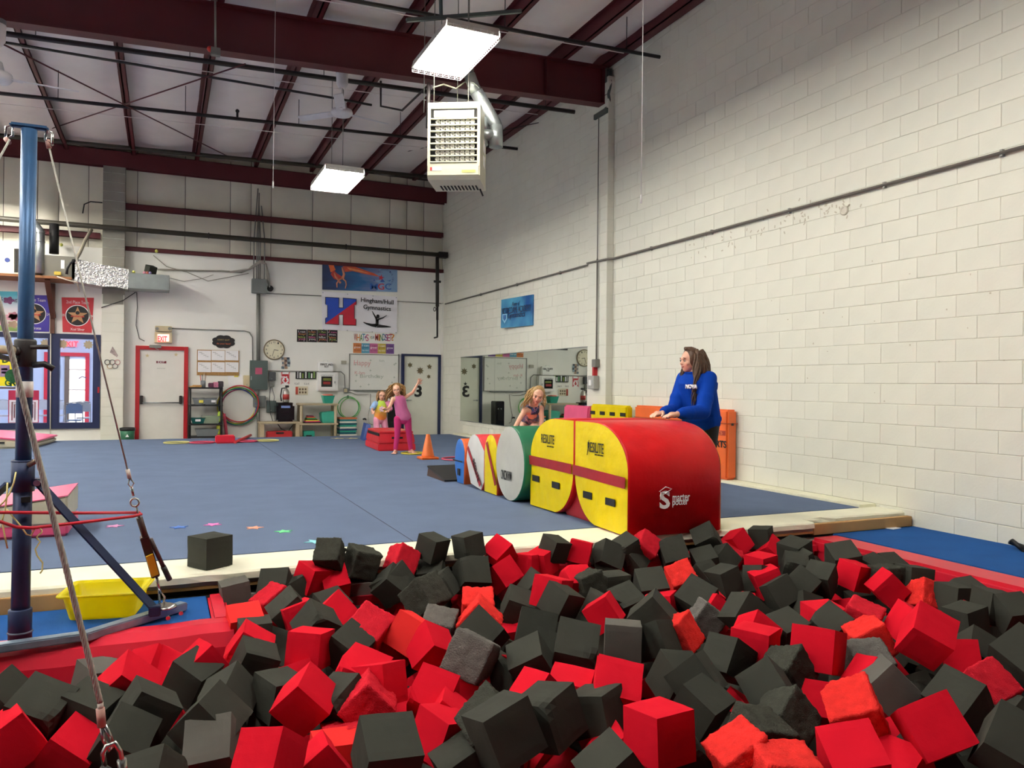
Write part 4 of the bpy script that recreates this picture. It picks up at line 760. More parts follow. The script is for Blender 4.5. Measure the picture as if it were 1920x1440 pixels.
# water cooler, blue incline and cable by the girls
q = atY(738, 790, B-.3); o = thing('water_cooler', 'black water cooler left of the blue framed door', 'water cooler', (q.x, B-.3, FZ)); xa, xb = xr(727, .45), xr(744, .45); zt = atY(740, 752, B-.45).z
MB().box((xa, B-.5, FZ), (xb, B-.12, zt)).build('body', mat('gloss_black', '#101317', .2), o, .015); MB().box((xa+.04, B-.506, zt-.5), (xb-.04, B-.5, zt-.15)).build('dispenser_bay', M_dark, o); MB().box((xa+.03, B-.505, -.02), (xb-.03, B-.5, .06)).build('drip_label', M_paper, o)
for k in range(2): MB().cyl((xa+.1+.08*k, B-.52, zt-.2), (xa+.1+.08*k, B-.5, zt-.2), .015, n=8).build('tap', M_steel, o)
o = MB().tube([p6(735, 965, .05), p6(790, 985, .04), p6(860, 985, .05), p6(890, 980, .06), p6(888, 1060, .1), p6(870, 1140, .1), p6(880, 1190, .12), p6(905, 1200, .15)], .009, 6).build('power_cord', mat('grey_wire', '#8c887c')); tag(o, 'grey power cord looping from the outlet down below the whiteboard', 'cord')
o = MB().tube([p6(835, 1160, .03), p6(850, 1156, .03), p6(858, 1163, .03)], .02, 8).build('cable_stub', M_black); tag(o, 'short black cable stub low on the wall below the whiteboard', 'cable')
# ============================================================ LEFT: WINDOW, LOBBY, FURNACE, BANNERS
def w6(x, y): return (x/6, 600+y/6)
def f6(x, y): return (x/6, 420+y/6)
def pw(x, y, off=0): return bw(*w6(x, y), off)
def pf(x, y, off=0): return bw(*f6(x, y), off)
wi1 = thing('window_1', 'navy framed viewing window into the bright lobby', 'window', (-2.6, B, wbot), kind='structure')
zt, zb = wtop, wbot; fw_ = .13; xs_ = [WL, pw(600, 0).x-.0, pw(615, 0).x, px188]
fr = MB(); fr.box((WL, B-.05, zb), (px188, B+.1, zb+fw_)); fr.box((WL, B-.05, zt-fw_*.8), (px188, B+.1, zt)); fr.box((px188-.14, B-.05, zb+fw_), (px188, B+.1, zt-fw_*.8)); mx_ = pw(610, 0).x; fr.box((mx_-.11, B-.05, zb+fw_), (mx_+.11, B+.1, zt-fw_*.8)); fr.box((WL, B-.05, zb+fw_), (WL+.12, B+.1, zt-fw_*.8)); fr.build('window_frame', M_navy, wi1)
for (a, b) in ((WL+.12, mx_-.11), (mx_+.11, px188-.14)): MB().box((a, B+.02, zb+fw_), (b, B+.028, zt-fw_*.8)).build('pane', M_glass, wi1)
for k, (xx, yy) in enumerate(((510, 262), (708, 270), (993, 278))): q = pw(xx, yy); MB().prism([(q.x+.085*(1+.18*math.cos(9*a))*math.cos(a), B+.012, q.z+.085*(1+.18*math.cos(9*a))*math.sin(a)) for a in [2*PI*i/54 for i in range(54)]], (0, .003, 0)).build('paper_snowflake', mat('tan_paper', '#b9ac8e', .8), wi1)
# lobby room behind
LY = 24.6; lw = MB(); lw.box((-8, LY, -.2), (2, LY+.1, 3)); lo_ = lw.build('wall_lobby', mat('lobby_blue', '#b4c3e0', .7, var=.02)); struct(lo_, 'pale blue back wall of the lobby seen through the window', 'wall')
MB().box((-8, B+.12, -.3), (2, LY, -.16)).build('lobby_floor', mat('lobby_tile', '#b8bcc6', .4), lo_); MB().box((-8, B+.12, 3), (2, LY, 3.1)).build('lobby_ceiling', M_white, lo_); MB().box((-8.1, B+.12, -.2), (-8, LY, 3)).build('lobby_side', mat('lobby_blue', '#b4c3e0'), lo_); MB().box((1.9, B+.12, -.2), (2, LY, 3)).build('lobby_side', mat('lobby_blue', '#b4c3e0'), lo_); MB().box((-8, B+.12, 2.3), (2, B+.13, 3)).build('lobby_header', M_white, lo_)
for k in range(3):
    t = thing('lobby_light', '%s flat lamp panel in the lobby ceiling' % ('left', 'middle', 'right')[k], 'ceiling light', (-5+2.2*k, 22, 2.98), 'lobby lamp panels'); MB().box((-5.6+2.2*k, 21.4, 2.97), (-4.4+2.2*k, 22.6, 2.985)).build('diffuser', emis('lobby_lamp', '#f3f6ff', 6), t); MB().box((-5.65+2.2*k, 21.35, 2.985), (-4.35+2.2*k, 22.65, 3.0)).build('panel_frame', M_white, t)
def pl_(x, y, off=0): return atY(*w6(x, y), LY-off)
a, b = pl_(500, 360), pl_(1008, 375); x0, x1, zt2 = a.x, b.x, a.z
d3 = MB().box((x0, LY-.06, -.16), (x0+.12, LY, zt2)).box((x1-.1, LY-.06, -.16), (x1, LY, zt2)).box((x0+.12, LY-.06, zt2-.1), (x1-.1, LY, zt2)).build('door_3', mat('lobby_red', '#c4233d', .5)); struct(d3, 'red framed glazed lobby door seen through the window', 'door')
xg0, xg1 = pl_(790, 0).x, pl_(975, 0).x; MB().box((xg0-.12, LY-.04, -.16), (xg0, LY-.01, zt2-.1)).build('stile', mat('brown_stile', '#6b5d55', .5), d3); g_ = MB().box((xg0, LY-.03, .05), (xg1, LY-.02, pl_(0, 430).z)).build('daylit_glass', emis('daylight_pane', '#fff7ea', 1.0), d3)
for yy in (558, 785): z = pl_(880, yy).z; MB().box((xg0, LY-.04, z-.02), (xg1, LY-.03, z+.02)).build('glazing_bar', mat('pale_bar', '#cfc6c0', .5), d3)
MB().tube([pl_(885, 660, .05), pl_(925, 635, .05), pl_(970, 652, .05)], .02, 6).build('door_decal', mat('grey_purple', '#77708f', .5), d3)
o = MB().box((pl_(550, 0).x, LY-.03, pl_(0, 645).z), (pl_(685, 0).x, LY, pl_(0, 498).z)).build('wall_panel', mat('slate', '#70757f', .5)); tag(o, 'grey square panel on the lobby wall beside the red door', 'panel')
o = thing('lobby_exit_sign', 'red exit sign on the lobby wall above the door', 'exit sign', pl_(795, 280)); MB().box((pl_(735, 0).x, LY-.08, pl_(0, 280).z), (pl_(850, 0).x, LY, pl_(0, 222).z)).build('sign_box', mat('pink_sign', '#eaa7b8', .5), o); text('EXIT', emis('exit_red', '#ff1420', 2.2), o, (pl_(795, 0).x, LY-.09, pl_(0, 250).z), .4, .15)
# folding chairs in the lobby
M_ch = mat('white_chair', '#a3a9b5', .45); M_chl = mat('chair_tube', '#9aa0aa', .4, metal=.4)
def chair(x, y, label, mm, back_h=.2, sc=1, group='white folding chairs in the lobby'):
    t = thing('folding_chair', label, 'chair', (x, y, -.16), group); z0 = -.16
    MB().box((x-.145, y-.02, z0+.43), (x+.145, y+.38, z0+.46)).build('seat', mm, t, .02)
    bk = []
    for i in range(13): u = -1+2*i/12; bk.append((x+.16*u, y+.02, z0+.84-.07*u**4))
    MB().prism([(x-.16, y+.0, z0+.60), (x+.16, y+.0, z0+.60)]+[(p[0], y+.0, p[2]) for p in reversed(bk)], (0, .02, 0)).build('backrest', mm, t)
    for s in (-1, 1): MB().tube([(x+s*.165, y+.02, z0+.80), (x+s*.165, y+.1, z0+.4), (x+s*.165, y+.36, z0)], .013, 6).build('leg', M_chl, t); MB().tube([(x+s*.15, y+.34, z0+.44), (x+s*.15, y+.08, z0+.2), (x+s*.15, y-.06, z0)], .013, 6).build('leg', M_chl, t)
    MB().tube([(x-.165, y+.01, z0+.83), (x, y+.01, z0+.86), (x+.165, y+.01, z0+.83)], .013, 6).build('back_frame', M_chl, t); return t
for k, xx in enumerate((30, 185, 335, 480, 632)): q = atY(*w6(xx, 1020), 23.2); chair(q.x, 23.2, '%s white folding chair from the left in the lobby row' % ('first', 'second', 'third', 'fourth', 'fifth')[k], M_ch)
q = atY(*w6(835, 1030), 20.3); chair(q.x, 20.3, 'blue grey folding chair close behind the right window pane', mat('blue_grey_chair', '#6d87b5', .4), group=None)
q = atY(*w6(930, 1020), 21.5); chair(q.x, 21.5, 'white folding chair behind the blue grey one in the lobby', M_ch, group=None)
# yellow poster and red rug-like poster on the left pane
o = thing('yellow_poster', 'yellow birthday style poster with green letters in the left window pane', 'poster', pw(60, 745)); a, b = pw(-420, 400), pw(195, 745)
MB().box((a.x, B+.035, b.z), (b.x, B+.042, a.z)).build('sheet', mat('yellow_card_glow', '#f0de2a', .6, emit=.15), o)  # faint glow put into the card colour, the poster is no lamp
M_gr = mat('green_ink', '#1d6b33', .6)
for ch, xx, yy, w_, h_ in (('D', 60, 445, .12, .14), ('D', -60, 445, .12, .14), ('R', 150, 708, .13, .15), ('G', 85, 708, .11, .14), ('Y', -40, 708, .11, .14)): q = pw(xx, yy); text(ch, M_gr, o, (q.x, B+.033, q.z), w_, h_, bold=.03)
a, b = pw(0, 505), pw(105, 640); MB().box((a.x, B+.031, b.z), (b.x, B+.034, a.z)).build('lilac_card', mat('lilac', '#c9aede', .6), o)
for yy in (555, 590): a, b = pw(15, yy-12), pw(82, yy+12); MB().box((a.x, B+.028, b.z), (b.x, B+.031, a.z)).build('lilac_bar', mat('violet', '#8c6bb5', .6), o)
q = pw(140, 628); MB().lathe((q.x, B+.034, q.z), [(.14, 0), (.14, .01)], 24, 'y').build('green_disc', mat('glitter_green', '#1c7a45', .5, var=.4, vscale=60), o)
MB().box((pw(-420, 0).x, B+.03, pw(0, 775).z), (pw(195, 0).x, B+.034, pw(0, 752).z)).build('glitter_strip', mat('grey_glitter', '#8d7f8d', .5, var=.5, vscale=90), o)
o = thing('maze_banner', 'red and white maze patterned banner in the lobby behind the post', 'banner', atY(*w6(260, 1160), 22.2))
a, b = atY(*w6(95, 790), 22.2), atY(*w6(435, 1160), 22.2); MB().box((a.x, 22.2, b.z), (b.x, 22.22, a.z)).build('sheet', mat('banner_crimson', '#c02244', .6), o)
c_, d_ = atY(*w6(105, 900), 22.2), atY(*w6(425, 1150), 22.2); M_mz = mat('maze_white', '#f3e7e2', .6); MB().box((c_.x, 22.19, d_.z), (d_.x, 22.2, c_.z)).build('white_field', M_mz, o)
for k in range(3):
    for s in (0, 1):
        xa = c_.x+.06+s*(d_.x-c_.x)*.5+k*.05; xb = c_.x+(s+1)*(d_.x-c_.x)*.5-.06-k*.05; za = d_.z+.05+k*.06; zb_2 = c_.z-.05-k*.06
        if xb > xa and zb_2 > za: MB().tube([(xa, 22.185, za), (xa, 22.185, zb_2), (xb, 22.185, zb_2), (xb, 22.185, za)], .012, 4).build('maze_line', mat('maze_brown', '#8a3a34', .6), o)
# white post in front of the window (rope strip)
o = MB().tube([pw(570, 130, .07), pw(565, 1345, .07)], .012, 6).build('pull_cord', mat('cream_cord', '#d8d2c4', .7)); tag(o, 'pale cord hanging down in front of the window post', 'cord')
# olympic rings + flag stickers on the pier
o = thing('rings_sticker', 'five small coloured rings stuck on the white block pier', 'sticker', atY(*w6(1263, 545), 18.92))
for k, (xx, yy, c_) in enumerate(((1207, 475, '#2b2b2b'), (1263, 475, '#333333'), (1320, 475, '#c98080'), (1235, 518, '#c9a878'), (1293, 518, '#44504a'))): q = atY(*w6(xx, yy), 18.91); MB().ring((q.x, 18.91, q.z), .052, .006, (0, 1, 0), 24, 5).build('ring', mat('ringc_%d' % k, c_, .5), o)
q = atY(*w6(1270, 365), 18.91); o = MB().prism([(q.x-.01, 18.908, q.z+.13), (q.x+.1, 18.908, q.z-.06), (q.x+.08, 18.908, q.z-.1), (q.x-.06, 18.908, q.z+.0)], (0, .006, 0)).build('flag_sticker', mat('faded_flag', '#9d8f8a', .7, var=.4, vscale=40)); tag(o, 'faded paper flag stuck on the pier above the rings', 'sticker')
o = MB().box((pw(1108, 0).x, B-.06, pw(0, 815).z), (pw(1128, 0).x, B-.02, pw(0, 745).z)).build('call_switch', M_red); tag(o, 'small red switch at the edge of the navy window frame', 'switch')
# ---- team banners above the window
def banner(label, pts, c_, words, sub, yr):
    t = thing('award_banner', label, 'banner', pf((pts[0][0]+pts[2][0])/2, pts[2][1]), 'award banners above the window')
    P = [pf(*p, .012) for p in pts]; MB().prism([(p.x, B-.012, p.z) for p in P], (0, .006, 0)).build('cloth', mat('banner_'+c_[1:], c_, .5, var=.05, bump=.3, bscale=5, bdist=.02), t)
    cx = (P[0].x+P[1].x+P[2].x+P[3].x)/4; W_ = P[1].x-P[0].x; zt_, zb2 = P[0].z, P[2].z; H_ = zt_-zb2; zc = zb2+H_*.49
    M_w = M_lettering_white; text(words, mat('silver_print', '#c9c4c9', .5), t, (cx, B-.0145, zt_-H_*.12), W_*.7, H_*.09); text(sub, M_w, t, (cx, B-.0145, zb2+H_*.09), W_*.44, H_*.075)
    MB().lathe((cx, B-.012, zc), [(W_*.375, 0), (W_*.375, .002)], 40, 'y').build('white_ring', M_w, t); MB().lathe((cx, B-.014, zc), [(W_*.35, 0), (W_*.35, .002)], 40, 'y').build('black_disc', M_lettering_black, t)
    MB().prism(star((cx, B-.017, zc), W_*.32, W_*.13, frame=BACK), (0, -.002, 0)).build('bronze_star', mat('bronze_ink', '#b98a5e', .5), t); text('challenge', mat('red_ink', '#c23a2f', .5), t, (cx, B-.022, zc-.02), W_*.42, H_*.07, bold=.03); q = MB().lathe((cx, B-.0195, zc+.06), [(.04, 0), (.04, .003)], 16, 'y').build('emblem', M_lettering_black, t)
    for s, ss in ((-1, '20'), (1, '24')): text(ss, M_w, t, (cx+s*W_*.44, B-.0145, zc), W_*.08, H_*.07)
banner('red second place team award banner right of the wooden bracket', [(693, 825), (1057, 830), (1032, 1225), (705, 1215)], '#c02a35', '2nd Place Team', 'Xcel Silver', 24)
banner('purple blue team award banner partly behind the blue upright', [(200, 795), (562, 803), (552, 1212), (222, 1205)], '#3a2a9a', '1st Place Team', 'Xcel Bronze', 24)
o = thing('pastel_poster', 'pastel flower poster at the far left above the window', 'poster', pf(60, 1205)); P = [pf(*p) for p in ((-300, 750), (197, 762), (202, 1205), (-300, 1195))]
M_pa = bpy.data.materials.new('pastel_print'); M_pa.use_nodes = True; nt = M_pa.node_tree; N = nt.nodes; bs = N['Principled BSDF']; tc = N.new('ShaderNodeTexCoord'); sp_ = N.new('ShaderNodeSeparateXYZ'); nt.links.new(tc.outputs['Generated'], sp_.inputs[0]); cr = N.new('ShaderNodeValToRGB'); e = cr.color_ramp.elements; e[0].position = .1; e[0].color = srgb('#8fae5e'); e[1].position = .9; e[1].color = srgb('#4fb0c4')
for p_, c_ in ((.25, '#d9d3c4'), (.55, '#d8d4dd')): q = e.new(p_); q.color = srgb(c_)
nt.links.new(sp_.outputs[2], cr.inputs[0]); nt.links.new(cr.outputs[0], bs.inputs['Base Color'])
MB().prism([(p.x, B-.01, p.z) for p in P], (0, .006, 0)).build('sheet', M_pa, o)
for k, (xx, yy, c_) in enumerate(((150, 1030, '#c28090'), (120, 1050, '#d9a0ae'), (180, 1050, '#b56a80'), (150, 1130, '#a88f78'), (40, 1110, '#d9b3c2'), (100, 860, '#7a3f70'))):
    q = pf(xx, yy); MB().prism([(q.x+.09*(1+.2*math.cos(5*a))*math.cos(a), B-.012, q.z+.07*(1+.2*math.cos(5*a))*math.sin(a)) for a in [2*PI*i/40 for i in range(40)]], (0, .003, 0)).build('flower', mat('flower_%d' % k, c_, .6), o)
text('Spring', mat('plum_ink', '#5a2e58', .5), o, (pf(110, 0).x, B-.016, pf(0, 850).z), .3, .1)
# ---- furnace, ducts, shelf
FY = B-.75
def pfr(x, y, Y_): return atY(*f6(x, y), Y_)
fu = thing('furnace', 'white wall furnace cabinet with louvres on a wooden shelf', 'furnace', pfr(150, 590, FY)); a, b = pfr(-300, 250, FY), pfr(395, 580, FY)
MB().box((a.x, FY, b.z), (b.x, B-.1, a.z)).build('cabinet', mat('furnace_white', '#dedcd0', .45), fu, .012)
for r in range(5):
    for k in range(6): q = pfr(160+13*k, 305+53*r, FY); MB().obox((q.x, FY-.004, q.z-.05), (.014, -.008, 0), (0, .012, 0), (0, 0, .1)).build('louvre', M_dark, fu)
q = pfr(82, 405, FY); MB().lathe((q.x, FY, q.z), [(.045, 0), (.045, .006)], 20, 'y').build('badge', mat('navy_badge', '#2a3f86', .4), fu)
q = pfr(0, 330, FY); MB().box((q.x-.05, FY-.005, q.z-.2), (q.x, FY, q.z+.1)).build('window', M_dark, fu)
o = MB().tube([pfr(385, 0, FY+.2), pfr(455, 90, FY+.1), pfr(452, 180, FY+.05), pfr(445, 560, FY+.0)], .085, 16).build('flue_pipe', M_steel); tag(o, 'galvanised flue pipe bending down beside the furnace', 'duct')
for yy in (95, 200, 540): q = pfr(452, yy, FY+.05); MB().ring(q, .088, .008, (0, 0, 1), 20, 6).build('joint_band', M_steel, o)
o = MB().cyl(pfr(610, 0, FY+.3), pfr(608, 335, FY+.3), .09, n=14).build('stove_pipe', M_black); tag(o, 'black vertical pipe entering the top of the grey plenum', 'pipe')
dk = thing('air_duct', 'air duct run of grey plenum, foil wrap and square outlet', 'duct', pfr(1200, 770, FY)); M_pl = mat('plenum_grey', '#716f64', .55)
a, b = pfr(480, 345, FY), pfr(815, 620, FY); MB().box((a.x, FY, b.z), (b.x+.05, B-.1, a.z)).build('plenum', M_pl, dk, .008)
a2, b2 = pfr(685, 405, FY), pfr(725, 505, FY); MB().box((a2.x, FY-.004, b2.z), (b2.x, FY, a2.z)).build('label', M_paper, dk); a2, b2 = pfr(605, 530, FY-.1), pfr(685, 575, FY-.1); MB().box((a2.x, FY-.08, b2.z), (b2.x, FY-.02, a2.z)).build('yellow_bag', mat('yellow_bag', '#c9b240', .5), dk, .01)
M_foil = mat('foil_wrap', '#c9c9c6', .22, metal=1, var=.15, vscale=20, bump=1, bscale=22, bdist=.03)
sec = []
for (x_, ya, yb_) in ((810, 395, 640), (900, 400, 655), (1150, 460, 700), (1300, 480, 705), (1445, 510, 735)): a, b = pfr(x_, ya, FY), pfr(x_, yb_, FY); sec.append([(a.x, FY, b.z), (a.x, B-.15, b.z), (a.x, B-.15, a.z), (a.x, FY, a.z)])
vs = [p for s in sec for p in s]; fs = []
for i in range(len(sec)-1):
    for k in range(4): fs.append((i*4+k, i*4+(k+1) % 4, i*4+4+(k+1) % 4, i*4+4+k))
fs += [(0, 1, 2, 3), (19, 18, 17, 16)]; MB().add(vs, fs).build('foil_duct', M_foil, dk, fix=True)
a, b = pfr(1445, 548, FY), pfr(1905, 745, FY); z0_, z1_ = b.z, a.z; z1_duct = a.z; MB().box((a.x, FY, z0_), (b.x, B-.12, z1_)).build('outlet_duct', mat('galv_duct', '#8f9694', .45, metal=.5, var=.08), dk, .006); MB().box((b.x, FY+.04, z0_+.04), (b.x+.004, B-.16, z1_-.04)).build('outlet_grille', M_dark, dk)
MB().tube([pfr(860, 400, FY-.05), pfr(790, 440, FY-.07), pfr(755, 500, FY-.06), pfr(750, 565, FY-.05)], .025, 8).build('black_hose', M_black, dk); MB().tube([pfr(1030, 60, FY+.3), pfr(960, 180, FY+.2), pfr(900, 320, FY+.05), pfr(855, 400, FY-.04)], .035, 8).build('insulated_line', mat('tan_insulation', '#8a8272', .8), dk)
# things on the duct
q = pfr(1695, 540, FY+.2); zz = z1_
o = thing('tennis_ball', 'yellow tennis ball on top of the square duct outlet', 'ball', (pfr(1510, 0, FY+.1).x, FY+.1, zz)); MB().sphere((pfr(1510, 0, FY+.1).x, FY+.1, zz+.034), .034).build('ball', mat('tennis_yellow', '#d3d36a', .8), o); MB().ring((pfr(1510, 0, FY+.1).x, FY+.1, zz+.034), .034, .002, (.3, 1, .2), 20, 4).build('seam', M_lettering_white, o)
for k, (xx, off) in enumerate(((690, 0), (1760, 1))): q = pf(xx, 245 if k == 0 else 315, .1); o = MB().sphere((q.x, B-.1, q.z+.02), .034).ring((q.x, B-.1, q.z+.02), .034, .002, (.3, 1, .2), 16, 4).build('tennis_ball', mat('tennis_yellow', '#d3d36a', .8)); tag(o, ('yellow tennis ball lodged on the girt above the furnace duct', 'yellow tennis ball lodged on the girt right of the pier')[k], 'ball')
for k in range(3): xx = pfr(1630+32*k, 0, FY+.06).x; o = MB().sphere((xx, FY+.06, zz+.03), .03).ring((xx, FY+.06, zz+.03), .03, .002, (0, 1, .4), 16, 4).build('play_ball', mat('playball_%d' % k, ('#c98a9a', '#c9736a', '#8a7fb0')[k], .7)); tag(o, ('pink', 'coral', 'lilac')[k]+' small ball in front of the foam cube on the duct', 'ball')
# wooden shelf and bracket
ws = thing('wood_shelf', 'raw wooden shelf and bracket under the furnace', 'shelf', pfr(400, 620, FY)); a, b = pfr(-300, 585, FY-.05), pfr(870, 630, FY-.05)
MB().box((a.x, FY-.08, b.z), (pfr(820, 0, FY).x, B, b.z+.05)).build('board', mat('plywood_brown', '#8a5a35', .7, var=.15), ws); MB().bar(pfr(530, 625, FY), pf(600, 1050, .1), .10, .06, up=(0, 1, 0)).build('brace', mat('dark_wood', '#54301f', .6), ws); MB().bar((pf(600, 640).x, B-.05, pf(0, 640).z), (pf(600, 640).x, B-.05, pf(0, 1215).z), .09, .08).build('upright', mat('dark_wood', '#54301f', .6), ws)
for k, xx in enumerate((870, )): MB().tube([pfr(640, 590, FY-.1), pfr(740, 625, FY-.1), pfr(870, 660, FY-.1), pfr(890, 760, FY+.2)], .015, 6).build('edge_strip', mat('pale_strip', '#c9b9a8', .6), ws)
# loose wires near the pier
o = MB().tube([atY(*f6(1140, 940), 18.9), atY(*f6(1250, 905), 18.88), atY(*f6(1385, 860), 18.88), pf(1530, 765, .1)], .009, 5).build('wall_cable', M_black); tag(o, 'black wire draped across the pier below the foil duct', 'cable')
o = MB().tube([atY(155, 400, 18.9), atY(158, 383, 18.9), atY(170, 378, 18.85), atY(192, 380, 18.85)], .014, 6).build('wall_cable', M_black); tag(o, 'black wire bending into the pier above the long pipe', 'cable')
# ============================================================ HEATER, FANS, HANGING CORDS
HY = 9.0
ht = thing('gas_heater', 'hanging cream gas unit heater with louvred front and vent pipe', 'heater', atY(850, 362, HY))
hx0, hx1 = atY(803, 260, HY).x, atY(897, 260, HY).x; hz1, hz0 = atY(850, 191, HY).z, atY(845, 330, HY).z; HD = .62
M_heat = mat('heater_cream', '#c9c8b2', .4, var=.03)
hb_ = MB(); hb_.box((hx0, HY+.03, hz0), (hx1, HY+HD, hz1)); hb_.build('cabinet', M_heat, ht, .012)
def hp(u, v): return V((hx0+(hx1-hx0)*u, HY, hz1-(hz1-hz0)*v))
def hbox(name, u0, v0, u1, v1, y0, y1, m, par=ht, bev=0): a, b = hp(u0, v0), hp(u1, v1); return MB().box((a.x, HY+y0, b.z), (b.x, HY+y1, a.z)).build(name, m, par, bev)
hbox('front_frame', 0, 0, 1, .085, 0, .03, M_heat, bev=.006); hbox('front_frame', 0, .085, .055, .86, 0, .03, M_heat); hbox('front_frame', .945, .085, 1, .86, 0, .03, M_heat); hbox('lower_panel', 0, .815, 1, 1.0, -.01, .03, M_heat, bev=.015)
hbox('front_opening', .055, .085, .945, .815, .02, .032, M_dark); hbox('hood_panel', .12, .11, .88, .20, .002, .02, mat('pale_hood', '#d9d8d2', .4))
for k in range(8): hbox('louvre', .055, .218+.083*k, .945, .232+.083*k, -.02, .02, M_heat)
M_tubeh = mat('burner_tube', '#b9b9b0', .35, metal=.5)
for r in range(7):
    for c_ in range(8): a = hp(.19+.095*c_, .262+.083*r); MB().lathe((a.x, HY+.02, a.z), [(.030, 0), (.030, .012), (.016, .014), (.014, .002)], 12, 'y').build('burner_fin', M_tubeh, ht)
a = hp(.06, .90); MB().box((a.x, HY-.014, a.z-.02), (a.x+.14, HY-.01, a.z+.02)).build('brand_label', M_lettering_white, ht); MB().box((a.x, HY-.016, a.z-.02), (a.x+.025, HY-.013, a.z+.02)).build('brand_mark', mat('brand_red', '#b8433f', .5), ht); a = hp(.66, .935); MB().box((a.x, HY-.014, a.z-.015), (a.x+.17, HY-.01, a.z+.015)).build('warning_label', mat('yellow_label', '#d9c96a', .5), ht)
# underside slopes back with slots
z2 = hz0-.0; un = MB().prism([(hx0, HY+.0, hz0+.01), (hx0, HY+HD, hz0+.01), (hx0, HY+HD, hz0-.03), (hx0, HY+.05, hz0-.03)], (hx1-hx0, 0, 0)).build('underside', M_heat, ht)
for k in range(11): x_ = hx0+.1+.045*k*1.0; MB().box((x_, HY+.33, hz0-.034), (x_+.022, HY+.55, hz0-.028)).build('vent_slot', M_dark, ht)
for k, (z_a, z_b) in enumerate(((.25, .4), (.45, .62))): MB().box((hx1, HY+.35, hz0+z_a*.9), (hx1+.004, HY+.5, hz0+z_b*.9)).build('data_plate', M_paper, ht)
MB().cyl((hx1-.06, HY+.5, hz0-.03), (hx1-.02, HY+.52, hz0-.12), .012, n=8).build('drain_stub', M_black, ht)
# vent pipe
vy = HY+.25
def vp(x, y, yy=vy): return atY(x, y, yy)
v1 = MB().tube([vp(880, 140), vp(888, 162), vp(893, 172)], .075, 18).tube([vp(893, 172), vp(928, 232), vp(931, 242)], .085, 18).build('vent_pipe', M_steel, ht)
MB().tube([vp(930, 236), vp(930, 276)], .09, 18).build('vent_drop', M_steel, v1); MB().tube([vp(903, 222, vy+.05), vp(903, 272, vy+.05)], .085, 18).build('vent_collar', M_steel, v1); MB().tube([vp(903, 253, vy), vp(930, 253, vy)], .07, 14).build('vent_tee', M_steel, v1); MB().tube([vp(874, 100), vp(879, 128), vp(880, 142)], .062, 16).build('vent_top', mat('dull_pipe', '#7c7a74', .5, metal=.6), v1)
for p_ in ((888, 163), (897, 180)): q = vp(*p_); MB().ring(q, .088, .01, (.5, 0, .8), 20, 6).build('band', M_steel, v1)
MB().tube([atY(802, 240, 9.35), atY(804, 165, 9.35), atY(804, 158, 9.4)], .026, 8).build('gas_line', M_black_steel, ht)
for xx, yy in ((hx0+.1, HY+.1), (hx1-.1, HY+.1), (hx0+.1, HY+.5), (hx1-.1, HY+.5)): MB().cyl((xx, yy, hz1-.01), (xx, yy, zr(xx)+.05), .006, n=6).build('hanger_rod', M_grey_line, ht)
MB().tube([atY(812, 164, 9.3), atY(832, 158, 9.3), atY(855, 166, 9.3), atY(868, 156, 9.3), atY(885, 148, 9.3)], .01, 6).build('wire', M_cab, ht)
ht.location = V(((hx0+hx1)/2, HY, ht.location.z)); RM = Matrix.Translation(ht.location) @ Matrix.Rotation(math.radians(-29), 4, 'Z')
for c in ht.children:
    c.matrix_parent_inverse = RM.inverted() if c.name.split('.')[0] in ('vent_pipe', 'gas_line', 'wire', 'hanger_rod') else Matrix.Translation(-ht.location)
ht.rotation_euler = (0, 0, math.radians(-29))
# light gauge strut holding the near fixture
o = MB().bar(atY(762, 38, 8.3), atY(842, 32, 8.3), .04, .04).bar(atY(842, 32, 8.3), atY(977, 21, 8.3), .04, .04).build('ceiling_strut', mat('grey_strut', '#4f5c5c', .5)); tag(o, 'grey steel strut above the near light fixture', 'strut')
o = MB().cyl(atY(827, 36, 8.3), atY(826, -20, 8.3), .022, n=8).build('hanger_post', mat('grey_strut', '#4f5c5c')); tag(o, 'short grey hanger post above the near light fixture', 'strut')
# ---- ceiling fans
M_fan = mat('fan_white', '#d5d3d6', .4)
def fan(x, y, z, label, rot, ztop):
    t = thing('ceiling_fan', label, 'ceiling fan', (x, y, z), 'white industrial ceiling fans')
    MB().lathe((x, y, z), [(.04, -.05), (.13, -.04), (.16, 0), (.15, .04), (.08, .07), (.06, .16), (.03, .18)], 24).build('motor', M_fan, t); MB().cyl((x, y, z+.15), (x, y, ztop-.1), .016, n=10).build('down_rod', M_fan, t); MB().lathe((x, y, ztop-.22), [(.05, 0), (.085, .06), (.09, .2), (.09, .22)], 18).build('canopy', M_fan, t); MB().lathe((x, y, ztop), [(.09, 0), (.09, .05)], 18).build('canopy_ring', mat('fan_grey', '#6f6f75', .5), t)
    for k in range(3):
        a = rot+2*PI*k/3; d = V((math.cos(a), math.sin(a), 0)); s = V((-d.y, d.x, .25)).normalized()
        MB().obox(V((x, y, z-.0))+d*.14-s*.07, d*.62, s*.14, d.cross(s)*.008).build('blade', M_fan, t, .003); MB().bar(V((x, y, z))+d*.06, V((x, y, z))+d*.24, .05, .015).build('blade_arm', M_fan, t)
q = atY(641, 212, 11.6); q2 = atY(641, 138, 11.6); fan(q.x, 11.6, q.z, 'white ceiling fan right under the girder left of the heater', .25, q2.z)
q = atY(-8, 145, 9.6); fan(q.x, 9.6, q.z, 'white ceiling fan cut off by the left picture edge', .12, q.z+.55)
